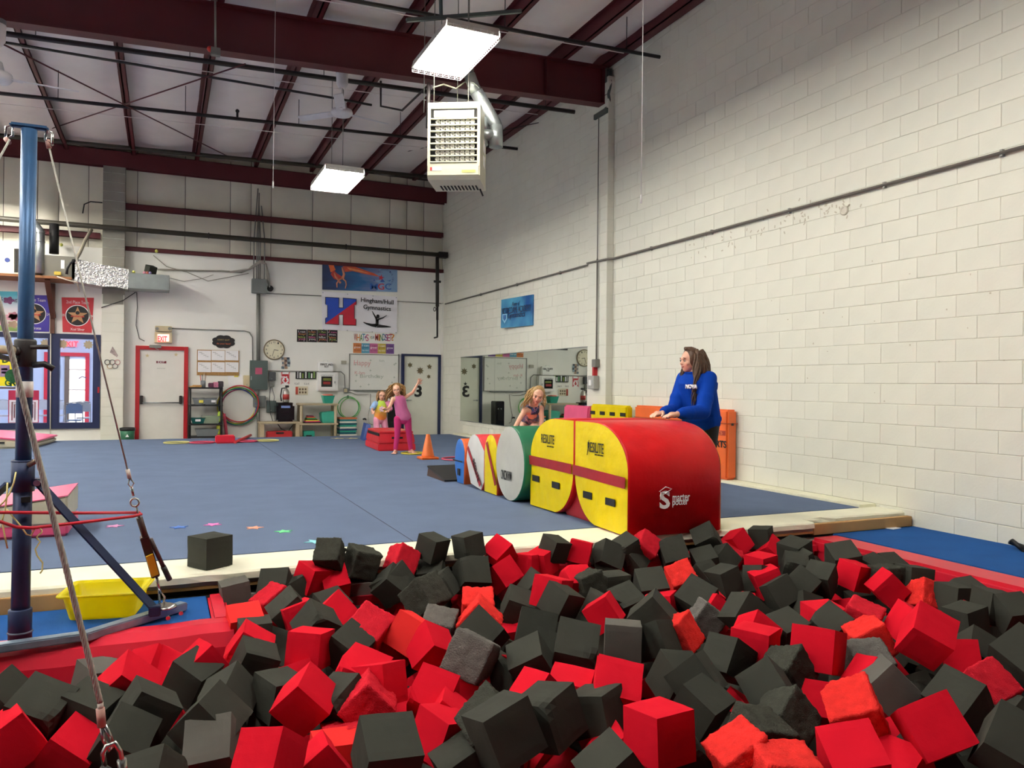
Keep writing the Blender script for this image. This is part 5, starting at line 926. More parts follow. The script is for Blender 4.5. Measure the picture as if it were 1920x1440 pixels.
# ---- pull cords
for (xa, ya, xb, yb, yy, lab) in ((516, 33, 512, 340, 10.2, 'thin white pull cord hanging in front of the girder on the left'), (1206, 0, 1202, 365, 6.2, 'thin white pull cord hanging in front of the right block wall')):
    a, b = atY(xa, ya, yy), atY(xb, yb, yy); d = (a-b).normalized(); a2 = b+(a-b)*((zr(b.x)+.2-b.z)/(a.z-b.z)); o = thing('pull_cord', lab, 'cord', b); MB().cyl(a2, b, .0035, n=6).build('string', mat('white_string', '#d8d5d2', .7), o); MB().cyl(b, b-V((0, 0, .08)), .008, .011, 8).build('pull_tip', mat('white_string', '#d8d5d2'), o)
# conduit and bell on the girder
q0, q1 = atY(403, 0, 10.85), atY(404, 98, 10.85); o = thing('girder_conduit', 'grey conduit with red lamp and box on the girder', 'conduit', q1); MB().cyl(q0+V((0, 0, .3)), q1, .014, n=8).build('tube', M_grey_line, o); MB().box((q1.x-.06, 10.8, q1.z-.05), (q1.x+.06, 10.88, q1.z+.05)).build('box', M_grey_line, o, .006); q = atY(394, 92, 10.85); MB().sphere((q.x, 10.85, q.z), .04).build('red_lamp', mat('bell_red', '#c22a20', .4), o)
for k, (px_, py_) in enumerate(((445, 213), (450, 20))): q = atY(px_, py_, 14.55); 
q = atY(445, 222, 14.55); o = thing('sprinkler_head', 'small sprinkler head on the far black pipe', 'sprinkler', q); MB().cyl(q, q+V((0, 0, .12)), .02, n=8).build('stem', M_black_steel, o); MB().sphere(q+V((0, 0, .13)), .035, 10, 6).build('head', M_black_steel, o)
# ============================================================ BAR UPRIGHT, CABLES, TUB, WEDGES
PX, PY = -.645, 4.57
M_barblue = mat('bar_blue_steel', '#30557d', .42, metal=.35, var=.15, vscale=8); M_barnavy = mat('bar_navy_steel', '#1d2b4e', .45, metal=.3, var=.12, vscale=8)
M_cable = mat('steel_cable', '#aaa79c', .45, metal=.25, var=.2, vscale=40); M_chrome = mat('chrome', '#b9bab6', .25, metal=1, var=.05)
up = thing('bar_upright', 'tall blue steel bar upright with T shaped cable top standing in the mat', 'gym bar', (PX, PY, MATZ))
zt = atY(55, 243, PY).z; topx = atY(55, 243, PY).x
def upx(z): return PX+(topx-PX)*(z-MATZ)/(zt-MATZ)
def upz(py_): return atY(45, py_, PY).z
MB().cyl((upx(upz(870)), PY, upz(870)), (upx(zt), PY, zt), .036, n=24).build('upper_tube', M_barblue, up)
MB().cyl((PX, PY, MATZ+.02), (upx(upz(870)), PY, upz(870)), .042, n=24).build('lower_tube', M_barnavy, up)
z = upz(895); MB().cyl((upx(z), PY, upz(921)), (upx(z), PY, upz(864)), .052, n=24).build('height_collar', M_barnavy, up); MB().ring((upx(z), PY, upz(864)), .048, .006, (0, 0, 1), 24, 6).build('collar_lip', M_barnavy, up)
MB().lathe((PX, PY, MATZ+.02), [(.053, 0), (.053, .15), (.047, .155)], 24).build('foot_sleeve', M_barnavy, up); MB().box((upx(upz(935))+.0, PY-.05, upz(940)), (upx(upz(935))+.04, PY-.03, upz(930))).build('adjust_slot', M_dark, up)
th = MB().bar((topx-.085, PY, zt+.015), (topx+.085, PY, zt+.015), .04, .022).build('top_bar', M_barblue, up, .008); ca_, cb__ = atY(22, 250, PY), atY(87, 258, PY)
for s in (-1, 1): MB().tube([(topx+s*.075, PY, zt+.01), (topx+s*.10, PY, zt-.0), (topx+s*.10, PY, zt-.06), (topx+s*.07, PY, zt-.04)], .007, 8, closed=True).build('cable_eye', M_chrome, th)
zt2 = upz(703); MB().cyl((upx(zt2), PY, upz(745)), (upx(zt2), PY, upz(715)), .0385, n=24).build('white_tape', mat('white_tape', '#d8d3d0', .6), up)
zb_ = upz(662); MB().lathe((upx(zb_), PY, zb_-.07), [(.045, 0), (.05, .01), (.05, .13), (.045, .14)], 20).build('bar_clamp', M_black_steel, up)
MB().cyl((upx(zb_)+.03, PY-.05, zb_+.03), (upx(zb_)+.11, PY-.06, zb_+.03), .012, n=10).build('clamp_bolt', M_black_steel, up); MB().tube([(upx(zb_)+.04, PY-.04, zb_-.06), (upx(zb_)+.09, PY-.05, zb_-.055), (upx(zb_)+.13, PY-.05, zb_-.08)], .016, 8).build('clamp_lever', M_black, up)
# horizontal rail going off to the left toward the viewer
ra, rb2 = V((upx(zb_)-.03, PY-.03, zb_+.01)), atY(-260, 640, 3.75)
rl = MB().tube([ra, rb2], .022, 16).build('bar_rail', mat('fibreglass_rail', '#bcae95', .45, var=.08, vscale=30)); tag(rl, 'pale wooden bar rail leaving the picture at the left edge', 'gym bar'); MB().cyl(ra, ra+(rb2-ra)*.04, .026, n=16).build('end_ferrule', M_black_steel, rl); MB().bar(ra+V((0, 0, -.05)), ra+(rb2-ra)*.25+V((0, 0, -.02)), .03, .02).build('rail_hook', M_black_steel, rl)
# base and brace
bs_ = thing('bar_base', 'grey blue steel channel base bolted to the floor under the upright', 'bar base', (PX, PY, MATZ))
M_base = mat('worn_grey_blue', '#8396a8', .4, metal=.5, var=.2, vscale=10)
p0_, p1_, p2_ = V((-1.6, 4.50, -.105)), V((-.33, 4.55, -.105)), V((.14, 4.93, -.095))
p0_ = atZ(-260, 1250, -.1); p1_ = atZ(165, 1191, -.1); p2_ = atZ(345, 1135, -.1)
MB().bar(p0_, p1_, .065, .04).build('channel', M_base, bs_, .006); MB().bar(p1_-(p2_-p1_).normalized()*.03, p2_, .065, .045).build('channel', M_base, bs_, .006); MB().lathe((PX, PY, -.075), [(.058, 0), (.05, .012)], 24).build('weld_ring', M_base, bs_)
pl2 = atZ(308, 1140, -.07); MB().lathe((pl2.x, pl2.y, -.07), [(.065, 0), (.065, .01), (.05, .018)], 24).build('anchor_plate', M_chrome, bs_)
for (px_, py_) in ((315, 1157), (339, 1148)): q = atZ(px_, py_, -.1); MB().lathe((q.x, q.y-.05, q.z+.01), [(.012, 0), (.012, .01)], 8, 'y').build('bolt', M_chrome, bs_)
q = atZ(290, 1142, -.05); MB().box((q.x-.03, q.y-.03, -.085), (q.x+.03, q.y+.03, -.03)).build('brace_foot', M_barnavy, bs_, .005)
ct = V((upx(upz(905))+.065, PY, upz(905)-.0)); br = MB().bar(ct, (q.x, q.y, -.05), .012, .045, up=(1, 1, 0)).build('diagonal_brace', M_barnavy, bs_); MB().bar((upx(upz(905)), PY, upz(903)), ct+V((.02, 0, 0)), .06, .035).build('brace_lug', M_barnavy, br); MB().cyl(ct+V((0, -.04, 0)), ct+V((0, .04, 0)), .016, n=12).build('pivot_bolt', M_chrome, br)
q2 = V((upx(upz(905))-.06, PY, upz(905))); MB().bar(q2, (PX-.75, PY+.3, -.05), .012, .045, up=(1, 1, 0)).build('diagonal_brace', M_barnavy, bs_)
MB().cyl(atY(54, 872, PY-.05), atY(72, 862, PY-.08), .013, n=10).build('pin', mat('bronze_pin', '#7a6a5a', .4, metal=.6), bs_)
# right cable with turnbuckle
cb1 = thing('tension_cable', 'steel cable with brown tension lever running down right of the upright', 'cable', pl2)
t0 = V((topx+.105, PY, zt-.06)); q_ = [atY(x, y, Y_) for x, y, Y_ in ((90, 274, 4.58), (238, 880, 4.68))]; 
MB().tube([t0, atY(91, 276, 4.575)], .005, 6).build('shackle', M_chrome, cb1); MB().cyl(atY(89, 262, 4.575), atY(92, 278, 4.575), .012, n=10).build('crimp_sleeve', mat('pink_crimp', '#b98f84', .5), cb1); MB().cyl(atY(92, 276, 4.575), atY(240, 885, 4.68), .0045, n=8).build('wire', M_cable, cb1); MB().cyl(atY(239, 880, 4.68), atY(243, 897, 4.68), .011, n=10).build('crimp_sleeve', mat('white_crimp', '#c9bfb4', .5), cb1)
MB().tube([atY(243, 897, 4.69), atY(240.5, 908, 4.69), atY(246, 914, 4.69), atY(251, 906, 4.69), atY(244, 896, 4.69)], .0045, 6).build('thimble', M_chrome, cb1); MB().tube([atY(246, 912, 4.7), atY(250, 930, 4.7)], .008, 8).build('link', M_chrome, cb1)
q = atY(252.5, 942, 4.7); MB().ring(q, .022, .006, (.3, 1, 0), 20, 8).build('eye_bolt', M_chrome, cb1); M_brn = mat('brown_lever', '#3c2a26', .45, metal=.2); MB().cyl(atY(255, 949, 4.7), atY(262, 975, 4.71), .006, n=8).build('eye_shaft', M_chrome, cb1)
MB().cyl(atY(261, 970, 4.71), atY(274, 1012, 4.73), .017, n=12).build('screw_sleeve', M_brn, cb1); a, b = atY(270, 1005, 4.73), atY(292, 1080, 4.78); MB().bar(a, b, .05, .045, up=(1, 0, .3)).build('lever_body', M_brn, cb1, .004); MB().bar(atY(280, 1041, 4.70), atY(291, 1079, 4.74), .038, .008, up=(.2, -1, .1)).build('warning_label', mat('warning_yellow', '#d2ab1d', .5), cb1); a2, b2 = atY(282, 1010, 4.73), atY(306, 1062, 4.76); MB().tube([a2, b2], .012, 10).build('lever_arm', M_brn, cb1); MB().cyl(b2, atY(318, 1087, 4.78), .015, n=10).build('lever_grip', M_black, cb1)
MB().tube([atY(293, 1080, 4.78), atY(297, 1100, 4.79), atY(301, 1112, 4.8)], .008, 8).build('lower_eye', M_chrome, cb1); MB().tube([atY(298, 1105, 4.8), atY(309, 1120, 4.82), atY(306, 1136, 4.83), atY(299, 1130, 4.82)], .007, 8, closed=True).build('shackle', M_chrome, cb1); q = atY(310, 1133, 4.82); MB().sphere(q, .014).build('shackle_pin', M_chrome, cb1)
# left cable from the T top out of frame
o = thing('tension_cable', 'steel cable leaving the top of the upright toward the left edge', 'cable', t0); MB().cyl(V((topx-.10, PY, zt-.06)), atY(17, 268, PY-.02), .012, n=10).build('crimp_sleeve', mat('pink_crimp', '#b98f84', .5), o); MB().cyl(atY(18, 262, PY-.02), atY(-180, 620, PY-.5), .005, n=8).build('wire', M_cable, o)
# thick near cable
nc = thing('near_cable', 'thick twisted steel cable crossing the whole left foreground to a shackle', 'cable', atY(207, 1430, 2.75))
a, b = atY(-40, 420, 2.9), atY(188, 1318, 2.75); rope = MB(); d = (b-a); L_ = d.length; d.normalize(); u = d.cross(V((0, 1, 0))).normalized(); v = d.cross(u)
for s in range(6):
    pts = [a+d*(L_*i/160)+(u*math.cos(2*PI*s/6+i*.55)+v*math.sin(2*PI*s/6+i*.55))*.0055 for i in range(161)]; rope.tube(pts, .0042, 5)
o = rope.build('twisted_strands', M_cable, nc); o['kind'] = 'stuff'
MB().cyl(b, atY(189, 1332, 2.75), .009, n=12).build('inner_sleeve', mat('white_crimp', '#c9bfb4', .5), nc); MB().tube([atY(188, 1328, 2.75), atY(191, 1362, 2.75)], .013, 14).build('crimp_sleeve', mat('pink_crimp', '#b98f84', .5), nc)
MB().tube([atY(191, 1360, 2.75), atY(193, 1385, 2.75), atY(205, 1408, 2.75), atY(213, 1398, 2.75), atY(206, 1380, 2.75), atY(196, 1360, 2.75)], .007, 8).build('thimble', M_chrome, nc); MB().tube([atY(196, 1436, 2.72), atY(193, 1412, 2.72), atY(200, 1399, 2.72), atY(215, 1393, 2.72), atY(225, 1408, 2.72), atY(229, 1430, 2.72), atY(233, 1460, 2.72)], .008, 10).build('shackle', M_chrome, nc); MB().cyl(atY(228, 1424, 2.72), atY(233, 1460, 2.72), .014, n=12).build('shackle_ear', M_chrome, nc)
MB().cyl(atY(190, 1438, 2.72), atY(236, 1466, 2.72), .012, n=10).build('anchor_bar', M_black_steel, nc)
# red elastic loop, ribbon
o = MB().tube([atY(-60, 963, 4.45), atY(0, 961, 4.47), atY(36, 961, 4.5), atY(140, 962, 4.62), atY(262, 961, 4.72), atY(265, 964, 4.70), atY(250, 968, 4.66), atY(130, 982, 4.55), atY(60, 990, 4.49), atY(30, 988, 4.46), atY(0, 978, 4.44), atY(-60, 975, 4.42)], .008, 8).build('elastic_band', mat('red_cord', '#b8112a', .5)); tag(o, 'red elastic cord stretched from the upright to the tension lever', 'cord')
M_rib = mat('cream_ribbon', '#d9cf8a', .5)
o = thing('curled_ribbon', 'curly cream yellow ribbon tied round the blue upright', 'ribbon', atY(40, 985, PY-.06))
def rbn(pts): MB().tube([atY(x, y, PY-.07) for x, y in pts], .004, 5).build('ribbon_strand', M_rib, o)
rbn([(30, 885), (26, 905), (18, 925), (8, 940), (0, 948)]); rbn([(14, 905), (13, 930), (10, 955), (4, 975), (8, 1000), (14, 1028)]); rbn([(13, 955), (25, 970), (38, 985), (50, 1002), (58, 1004), (65, 992), (71, 989)]); rbn([(72, 990)]+[(74+5*math.sin(i*1.1), 990+4.2*i) for i in range(7)]+[(66, 1030), (70, 1042), (80, 1055), (79, 1070), (75, 1075)])
# ---- yellow tub
yt = thing('yellow_tub', 'bright yellow plastic tub on the blue mat beside the upright', 'tub', atZ(190, 1160, MATZ))
M_yel = mat('yellow_plastic', '#f4ea00', .35, var=.03)
_nt = M_yel.node_tree; _tr = _nt.nodes.new('ShaderNodeBsdfTranslucent'); _tr.inputs[0].default_value = srgb('#fff000'); _mx = _nt.nodes.new('ShaderNodeMixShader'); _mx.inputs[0].default_value = .5   # thin plastic lets light through
_nt.links.new(_nt.nodes['Principled BSDF'].outputs[0], _mx.inputs[1]); _nt.links.new(_tr.outputs[0], _mx.inputs[2]); _nt.links.new(_mx.outputs[0], _nt.nodes['Material Output'].inputs[0])
b0 = [atZ(128, 1164, MATZ), atZ(250, 1157, MATZ)]; xd = (b0[1]-b0[0]); xd.z = 0; L_ = xd.length; xd.normalize(); yd = V((-xd.y, xd.x, 0)); dep = .26; h_ = .145
def tp(u, v, z): return b0[0]+xd*u+yd*v+V((0, 0, z))
def rrect(gr, z, r=.035, n=5):
    x0_, x1_, y0_, y1_ = -gr, L_+gr, -gr, dep+gr; out = []
    for (cx, cy, a0) in ((x1_-r, y1_-r, 0), (x0_+r, y1_-r, 90), (x0_+r, y0_+r, 180), (x1_-r, y0_+r, 270)):
        for i in range(n+1): a = math.radians(a0+90*i/n); out.append(tp(cx+r*math.cos(a), cy+r*math.sin(a), z))
    return out
rings = [rrect(0, .0), rrect(.004, .01), rrect(.03, h_-.012), rrect(.05, h_-.012), rrect(.052, h_), rrect(.03, h_), rrect(.024, h_-.01), rrect(-.004, .008)]
n = len(rings[0]); vs = [p for r in rings for p in r]; fs = [tuple(reversed(range(n)))]
for i in range(len(rings)-1):
    for j in range(n): fs.append((i*n+j, i*n+(j+1) % n, (i+1)*n+(j+1) % n, (i+1)*n+j))
fs.append(tuple((len(rings)-1)*n+j for j in range(n))); tm = MB().add(vs, fs, True).build('tub_body', M_yel, yt)
MB().tube([p+V((0, 0, -.004)) for p in rings[4]], .006, 6, closed=True).build('rim', M_yel, yt)
# ---- pink and cream wedge mats
M_pinkv = mat('pink_vinyl', '#d9557f', .4, var=.05, bump=.15, bscale=8, bdist=.01); M_cream = mat('cream_vinyl', '#c3bda4', .45, var=.06, bump=.2, bscale=8, bdist=.01)
wm = thing('wedge_mat', 'pink and cream wedge mat on the carpet behind the upright', 'mat', (-1, 7.1, 0))
xw = -.66; y0_, y1_ = 6.82, 7.62
def wedge(par, x0, x1, y0, y1, h0, h1, base):
    MB().prism([(x0, y0, base), (x1, y0, base), (x1, y0, h1), (x0, y0, h0)], (0, y1-y0, 0)).build('foam_body', M_cream, par, .02); MB().prism([(x0, y0-.004, 0), (x1+.004, y0-.004, 0), (x1+.004, y0-.004, base+.005), (x0, y0-.004, base+.005)], (0, y1-y0+.008, 0)).build('base_panel', M_pinkv, par, .02)
    MB().prism([(x0, y0+.0, h0-.004), (x1-.0, y0+.0, h1-.004), (x1, y0+.0, h1+.004), (x0, y0+.0, h0+.004)], (0, y1-y0, 0)).build('top_panel', M_pinkv, par)
wedge(wm, -2.1, xw, y0_, y1_, .12, .31, .09)
MB().box((-1.0, 6.81, .0), (-.92, 6.815, .05)).build('hook_tape', M_black, wm)
wm2 = thing('wedge_mat', 'pink wedge mat lying far back at the left below the window', 'mat', (-2.6, 16.5, 0)); 
MB().prism([(-4.5, 15.6, 0), (-2.05, 15.95, 0), (-2.05, 15.95, .10), (-4.5, 15.6, .42)], (.15, 1.6, 0)).build('foam_body', M_cream, wm2, .03); MB().prism([(-4.5, 15.6, .42), (-2.03, 15.95, .10), (-2.03, 15.95, .13), (-4.5, 15.6, .45)], (.15, 1.6, 0)).build('top_panel', M_pinkv, wm2, .01); MB().box((-2.75, 15.86, .09), (-2.5, 15.88, .12)).build('hook_tape', M_black, wm2)
# ---- paper stars on the carpet
for k, (px_, py_, c_, nm) in enumerate(((214, 987, '#d98fc2', 'lilac'), (336, 989, '#3f6fc4', 'blue'), (399, 984, '#e070b8', 'pink'), (477, 990, '#e0987a', 'peach'), (532, 997, '#5fd08a', 'green'), (591, 1016, '#8fe0e8', 'aqua'))):
    q = atZ(px_, py_, 0); o = MB().prism(star((q.x, q.y, .001), .075 if k != 5 else .085, .036, rot=.4*k), (0, 0, .004)).build('paper_star', mat('star_'+nm, c_, .6, var=0)); tag(o, '%s paper star lying on the blue carpet' % nm, 'paper star', 'paper stars on the carpet')
for k, (px_, py_) in enumerate(((634, 822), (660, 822))):
    q = atZ(px_, py_, 0); o = MB().prism(star((q.x, q.y, .001), .16, .07, rot=.3), (0, 0, .004)).build('paper_star', mat('star_gold', '#d6c98a', .6)); tag(o, ('left', 'right')[k]+' pale yellow star on the carpet in front of the striped stack', 'paper star', 'paper stars on the carpet')
# small things at the right mat
o = MB().obox(atZ(1675, 993, MATZ+.002), (.13, .02, 0), (-.02, .09, 0), (0, 0, .004)).build('paper_card', M_paper); tag(o, 'white card on the blue mat near the wooden joist', 'paper')
q = atZ(1918, 1035, MATZ); o = thing('black_strap', 'black strap end on the blue mat at the right edge', 'strap', q); MB().tube([q+V((0, 0, .02)), q+V((.02, .1, .07)), q+V((.06, .15, .05)), q+V((.1, .05, .02))], .02, 8).build('strap', M_black, o); MB().box((q.x-.01, q.y-.03, q.z), (q.x+.05, q.y+.02, q.z+.05)).build('buckle', M_black, o, .008)
# ============================================================ BARREL MATS, BOX, CONE, WALL MATS
M_sr = mat('spotter_red', '#c40c14', .42, spec=.3, var=.05, vscale=3, bump=.5, bscale=4, bdist=.03); M_sy = mat('spotter_yellow', '#e0c800', .4, spec=.3, var=.04, bump=.6, bscale=4.5, bdist=.04); M_dr = mat('spotter_dark_red', '#99131f', .4, var=.1, bump=.3, bscale=12, bdist=.01)
SX0, SX1 = 3.34, 4.25
def arc(cy, cz, ry, rz, a0, a1, n=12): return [(cy+ry*math.cos(math.radians(a0+(a1-a0)*i/n)), cz+rz*math.sin(math.radians(a0+(a1-a0)*i/n))) for i in range(n+1)]
def barrel(t, prof, m_side, m_body, x0, x1, cuff=.0):
    """profile in (y,z) extruded across the row; padded body with separate end panels"""
    n = len(prof); cy = sum(p[0] for p in prof)/n; cz = sum(p[1] for p in prof)/n
    vs = []; fs = []; xs_ = [x0, x0+.02, (x0+x1)/2, x1-.02, x1]; k_ = [.985, 1, 1.0, 1, .985]
    for x, k in zip(xs_, k_):
        for (y, z) in prof: vs.append((x, cy+(y-cy)*k, max(.001, cz+(z-cz)*k)))
    for i in range(4):
        for j in range(n): fs.append((i*n+j, i*n+(j+1) % n, (i+1)*n+(j+1) % n, (i+1)*n+j))
    fs += [tuple(range(n)), tuple(4*n+j for j in reversed(range(n)))]
    b = MB().add(vs, fs, False); b.sm = [len(f) == 4 for f in b.f]; b.build('padded_body', m_body, t, fix=True)
    for s, x in ((-1, x0), (1, x1)):
        vs = []; fs = []; R_ = 6
        for r in range(R_+1):
            k = .985*(1-r/R_); bul = .018*(1-(1-r/R_)**3)
            for (y, z) in prof: vs.append((x+s*(.002+bul), cy+(y-cy)*k, max(.002, cz+(z-cz)*k)))
        for r in range(R_):
            for j in range(n): fs.append((r*n+j, r*n+(j+1) % n, (r+1)*n+(j+1) % n, (r+1)*n+j))
        MB().add(vs, fs, True).build('side_panel', m_side, t, fix=True)
    return cy, cz
def band(t, y0, z0, y1, z1, w_, m, x=SX0-.024, name='band'):
    d = V((0, y1-y0, z1-z0)); u = V((0, -d.z, d.y)).normalized()*w_/2; MB().prism([V((x, y0, z0))-u, V((x, y1, z1))-u, V((x, y1, z1))+u, V((x, y0, z0))+u], (-.003, 0, 0)).build(name, m, t)
def side_text(s, t, y, z, w_, h_, m=M_lettering_black, rot=0, x=SX0-.026, bold=.006): return text(s, m, t, (x, y, z), w_, h_, frame=RIGHT, bold=bold, rot=rot)
# front piece: square bottom front and top rear, rounded top front and bottom rear
H_ = .885
sp1 = thing('spotter_mat', 'large red and yellow spotter barrel mat at the pit edge, front piece', 'barrel mat', (3.8, 5.6, 0))
prof = [(5.19, 0)]+arc(5.64, .43, .42, .43, -80, 0, 10)+[(6.06, H_)]+arc(5.72, .50, .53, .385, 90, 180, 14)
barrel(sp1, prof, M_sy, M_sr, SX0, SX1)
band(sp1, 5.20, .428, 6.055, .45, .088, M_dr); side_text('RESILITE', sp1, 5.66, .672, .26, .085)
MB().bar((SX0-.026, 5.80, .60), (SX0-.026, 5.77, .73), .004, .004).build('logo_stroke', M_lettering_black, sp1); side_text('mats made better', sp1, 5.60, .617, .14, .015)
for (y, z) in ((5.42, .265), (5.79, .272)): MB().obox((SX0-.022, y-.075, z+.015), (0, .15, -.0), (-.006, 0, 0), (0, 0, -.06)).build('hook_tape', M_black, sp1, .002)
# logo on the end
zc = .245; xc = SX0+.26
M_w2 = M_lettering_white
def end_text(s, x, z, w_, h_, bold=.02): return text(s, M_w2, sp1, (x, 5.176, z), w_, h_, bold=bold)
q0 = atY(1266, 928, 5.18)
q = atY(1246, 937, 5.18); end_text('S', q.x, q.z, .10, .145, .03); q = atY(1277, 933, 5.18); end_text('marter', q.x, q.z, .17, .055, .008); q = atY(1275, 943.5, 5.18); end_text('potter', q.x, q.z, .155, .06, .008)
q = atY(1245, 918, 5.18); MB().tube([(q.x-.05, 5.172, q.z-.012), (q.x+.01, 5.172, q.z+.022), (q.x+.07, 5.172, q.z+.004), (q.x+.01, 5.172, q.z-.03)], .004, 4, closed=True).tube([(q.x-.035, 5.172, q.z-.02), (q.x-.04, 5.172, q.z-.08)], .004, 4).build('cap_logo', M_w2, sp1)
# rear piece, mirrored
sp2 = thing('spotter_mat', 'large red and yellow spotter barrel mat, rear piece behind the seam', 'barrel mat', (3.8, 6.5, 0))
prof = [(6.08, H_)]+arc(6.5, .43, .42, .43, 180, 260, 10)+[(6.97, 0)]+arc(6.44, .50, .53, .385, 0, 90, 14)
barrel(sp2, prof, M_sy, M_sr, SX0, SX1)
band(sp2, 6.085, .45, 6.955, .455, .088, M_dr); side_text('RESILITE', sp2, 6.55, .685, .27, .085); side_text('mats made better', sp2, 6.49, .62, .14, .015)
for (y, z) in ((6.38, .285), (6.80, .30)): MB().obox((SX0-.022, y-.075, z+.015), (0, .15, -.0), (-.006, 0, 0), (0, 0, -.06)).build('hook_tape', M_black, sp2, .002)
pw_ = MB().prism([(SX0+.06, 5.75, 0), (SX0+.06, 6.38, 0), (SX0+.06, 6.18, .28), (SX0+.06, 5.98, .28)], (.7, 0, 0)).build('spotter_wedge', M_dr, None, .02); tag(pw_, 'dark red wedge filling the gap under the two spotter pieces', 'mat')
M_gv = mat('green_vinyl', '#0f6b47', .4, bump=.2, bscale=6, bdist=.02); M_wv = mat('grey_white_vinyl', '#b9b9b0', .45, var=.05, bump=.35, bscale=6, bdist=.02); M_wh = mat('white_vinyl', '#cfcfcb', .42, bump=.35, bscale=8, bdist=.02); M_bv = mat('blue_vinyl', '#2f6fc0', .4, bump=.3, bscale=8, bdist=.02); M_ov = mat('orange_vinyl', '#e0662a', .42, var=.05, bump=.15, bscale=6, bdist=.01)
wb1 = thing('round_barrel', 'grey white and green round barrel mat behind the yellow spotter', 'barrel mat', (3.7, 7.3, 0)); prof = arc(7.30, .385, .36, .385, -90, 262, 40); barrel(wb1, prof, M_wv, M_gv, 3.26, 4.1); side_text('MANCINO', wb1, 7.33, .26, .26, .10, x=3.232, rot=PI)
yb2 = thing('octagon_mat', 'yellow and red slanted mat between the round barrel and white mat', 'barrel mat', (3.7, 7.8, 0)); prof = [(7.675, 0), (8.03, 0)]+arc(7.85, .45, .18, .2, 0, 150, 8)+[(7.675, .5)]; barrel(yb2, prof, M_sy, mat('orange_red_vinyl', '#cf3a1f', .4), 3.28, 4.1); band(yb2, 7.66, .12, 7.92, .56, .05, M_dr, 3.256)
wh1 = thing('octagon_mat', 'white and red striped mat in the row behind the slanted yellow one', 'barrel mat', (3.7, 8.3, 0)); prof = [(8.12, 0), (8.45, .04), (8.60, .30)]+arc(8.34, .40, .24, .22, 0, 120, 8)+[(8.04, .45), (8.04, .1)]; barrel(wh1, prof, M_wh, mat('cherry_vinyl', '#d8343f', .4), 3.28, 4.1); band(wh1, 8.10, .06, 8.50, .46, .05, M_dr, 3.256); side_text('RESILITE', wh1, 8.22, .22, .28, .07, x=3.25, rot=-.9)
bl1 = thing('octagon_mat', 'blue and orange round mat at the far end of the row', 'barrel mat', (3.7, 8.8, 0)); prof = [(8.68, 0), (8.9, .0)]+arc(8.82, .28, .18, .26, -30, 130, 12)+[(8.66, .4)]; barrel(bl1, prof, M_bv, M_ov, 3.28, 4.1); band(bl1, 8.68, .27, 9.0, .27, .015, M_black, 3.256); MB().box((3.25, 8.76, .10), (3.258, 8.83, .18)).build('handle', M_black, bl1)
ff = thing('folded_springboard', 'dark low board on the carpet beside the blue mat', 'board', (3.3, 9.3, 0)); MB().prism([(3.15, 9.0, 0), (3.15, 9.7, 0), (3.15, 9.65, .11)], (.6, 0, 0)).build('board', mat('brown_board', '#4a3328', .6), ff); MB().prism([(3.14, 8.98, .004), (3.14, 9.66, .115), (3.14, 9.66, .135), (3.14, 8.98, .024)], (.62, 0, 0)).build('carpet_top', M_black, ff)
# ---- red trapezoid box
rb_ = thing('red_vault_box', 'red trapezoid vaulting box under the two girls at the back', 'vault box', (3.9, 14.1, 0))
f0, f1 = atZ(709, 846, 0), atZ(780, 844.5, 0); bL = atZ(683, 836, 0); dx = (f1-f0); dx.z = 0; dz_ = bL-f0; dz_.z = 0; dy_ = V((-dx.y, dx.x, 0)).normalized()*1.3; hh = .34
def bx_(u, v, z, s): c = f0+dx*.5+dy_*.5; return f0+dx*u+dy_*v+(c-(f0+dx*u+dy_*v))*s*V((1, 1, 0)).x+V((0, 0, z))
def box8(z0, z1, s0, s1): return [bx_(u, v, z0, s0) for u, v in ((0, 0), (1, 0), (1, 1), (0, 1))]+[bx_(u, v, z1, s1) for u, v in ((0, 0), (1, 0), (1, 1), (0, 1))]
FF = [(3, 2, 1, 0), (4, 5, 6, 7), (0, 1, 5, 4), (1, 2, 6, 5), (2, 3, 7, 6), (3, 0, 4, 7)]
M_rb = mat('box_red_vinyl', '#c01a2a', .4, var=.06, bump=.25, bscale=8, bdist=.02)
def fixz(vs): return [V((p.x, p.y, z)) for p, z in vs]
b1 = [V((p.x, p.y, z)) for p, z in zip(box8(0, 0, 0, .03), [0]*4+[.13]*4)]; MB().add(b1, FF).build('lower_section', M_rb, rb_, .015)
b2 = [V((p.x, p.y, z)) for p, z in zip(box8(0, 0, .03, .10), [.133]*4+[.31]*4)]; MB().add(b2, FF).build('upper_section', M_rb, rb_, .015); b3 = [V((p.x, p.y, z)) for p, z in zip(box8(0, 0, .09, .11), [.31]*4+[.345]*4)]; MB().add(b3, FF).build('top_pad', M_rb, rb_, .012)
MB().obox(b2[4]+V((-.005, -.006, -.05)), (b2[7]-b2[4])*.9, V((-.012, 0, 0)), V((0, 0, .05))).build('hook_tape', M_black, rb_); MB().obox(b2[0]+(b2[1]-b2[0])*.35+V((0, -.008, .08)), (b2[1]-b2[0])*.3, V((0, -.006, 0)), V((0, 0, .035))).build('handle', M_black, rb_)
bxtop = (b3[4]+b3[6])/2
o = MB().prism(star((bxtop.x+.1, bxtop.y-.2, .348), .16, .07, rot=.2), (0, 0, .004)).build('paper_star', mat('star_gold', '#d6c98a', .6)); tag(o, 'pale yellow star lying on the red vaulting box', 'paper star', 'paper stars on the carpet')
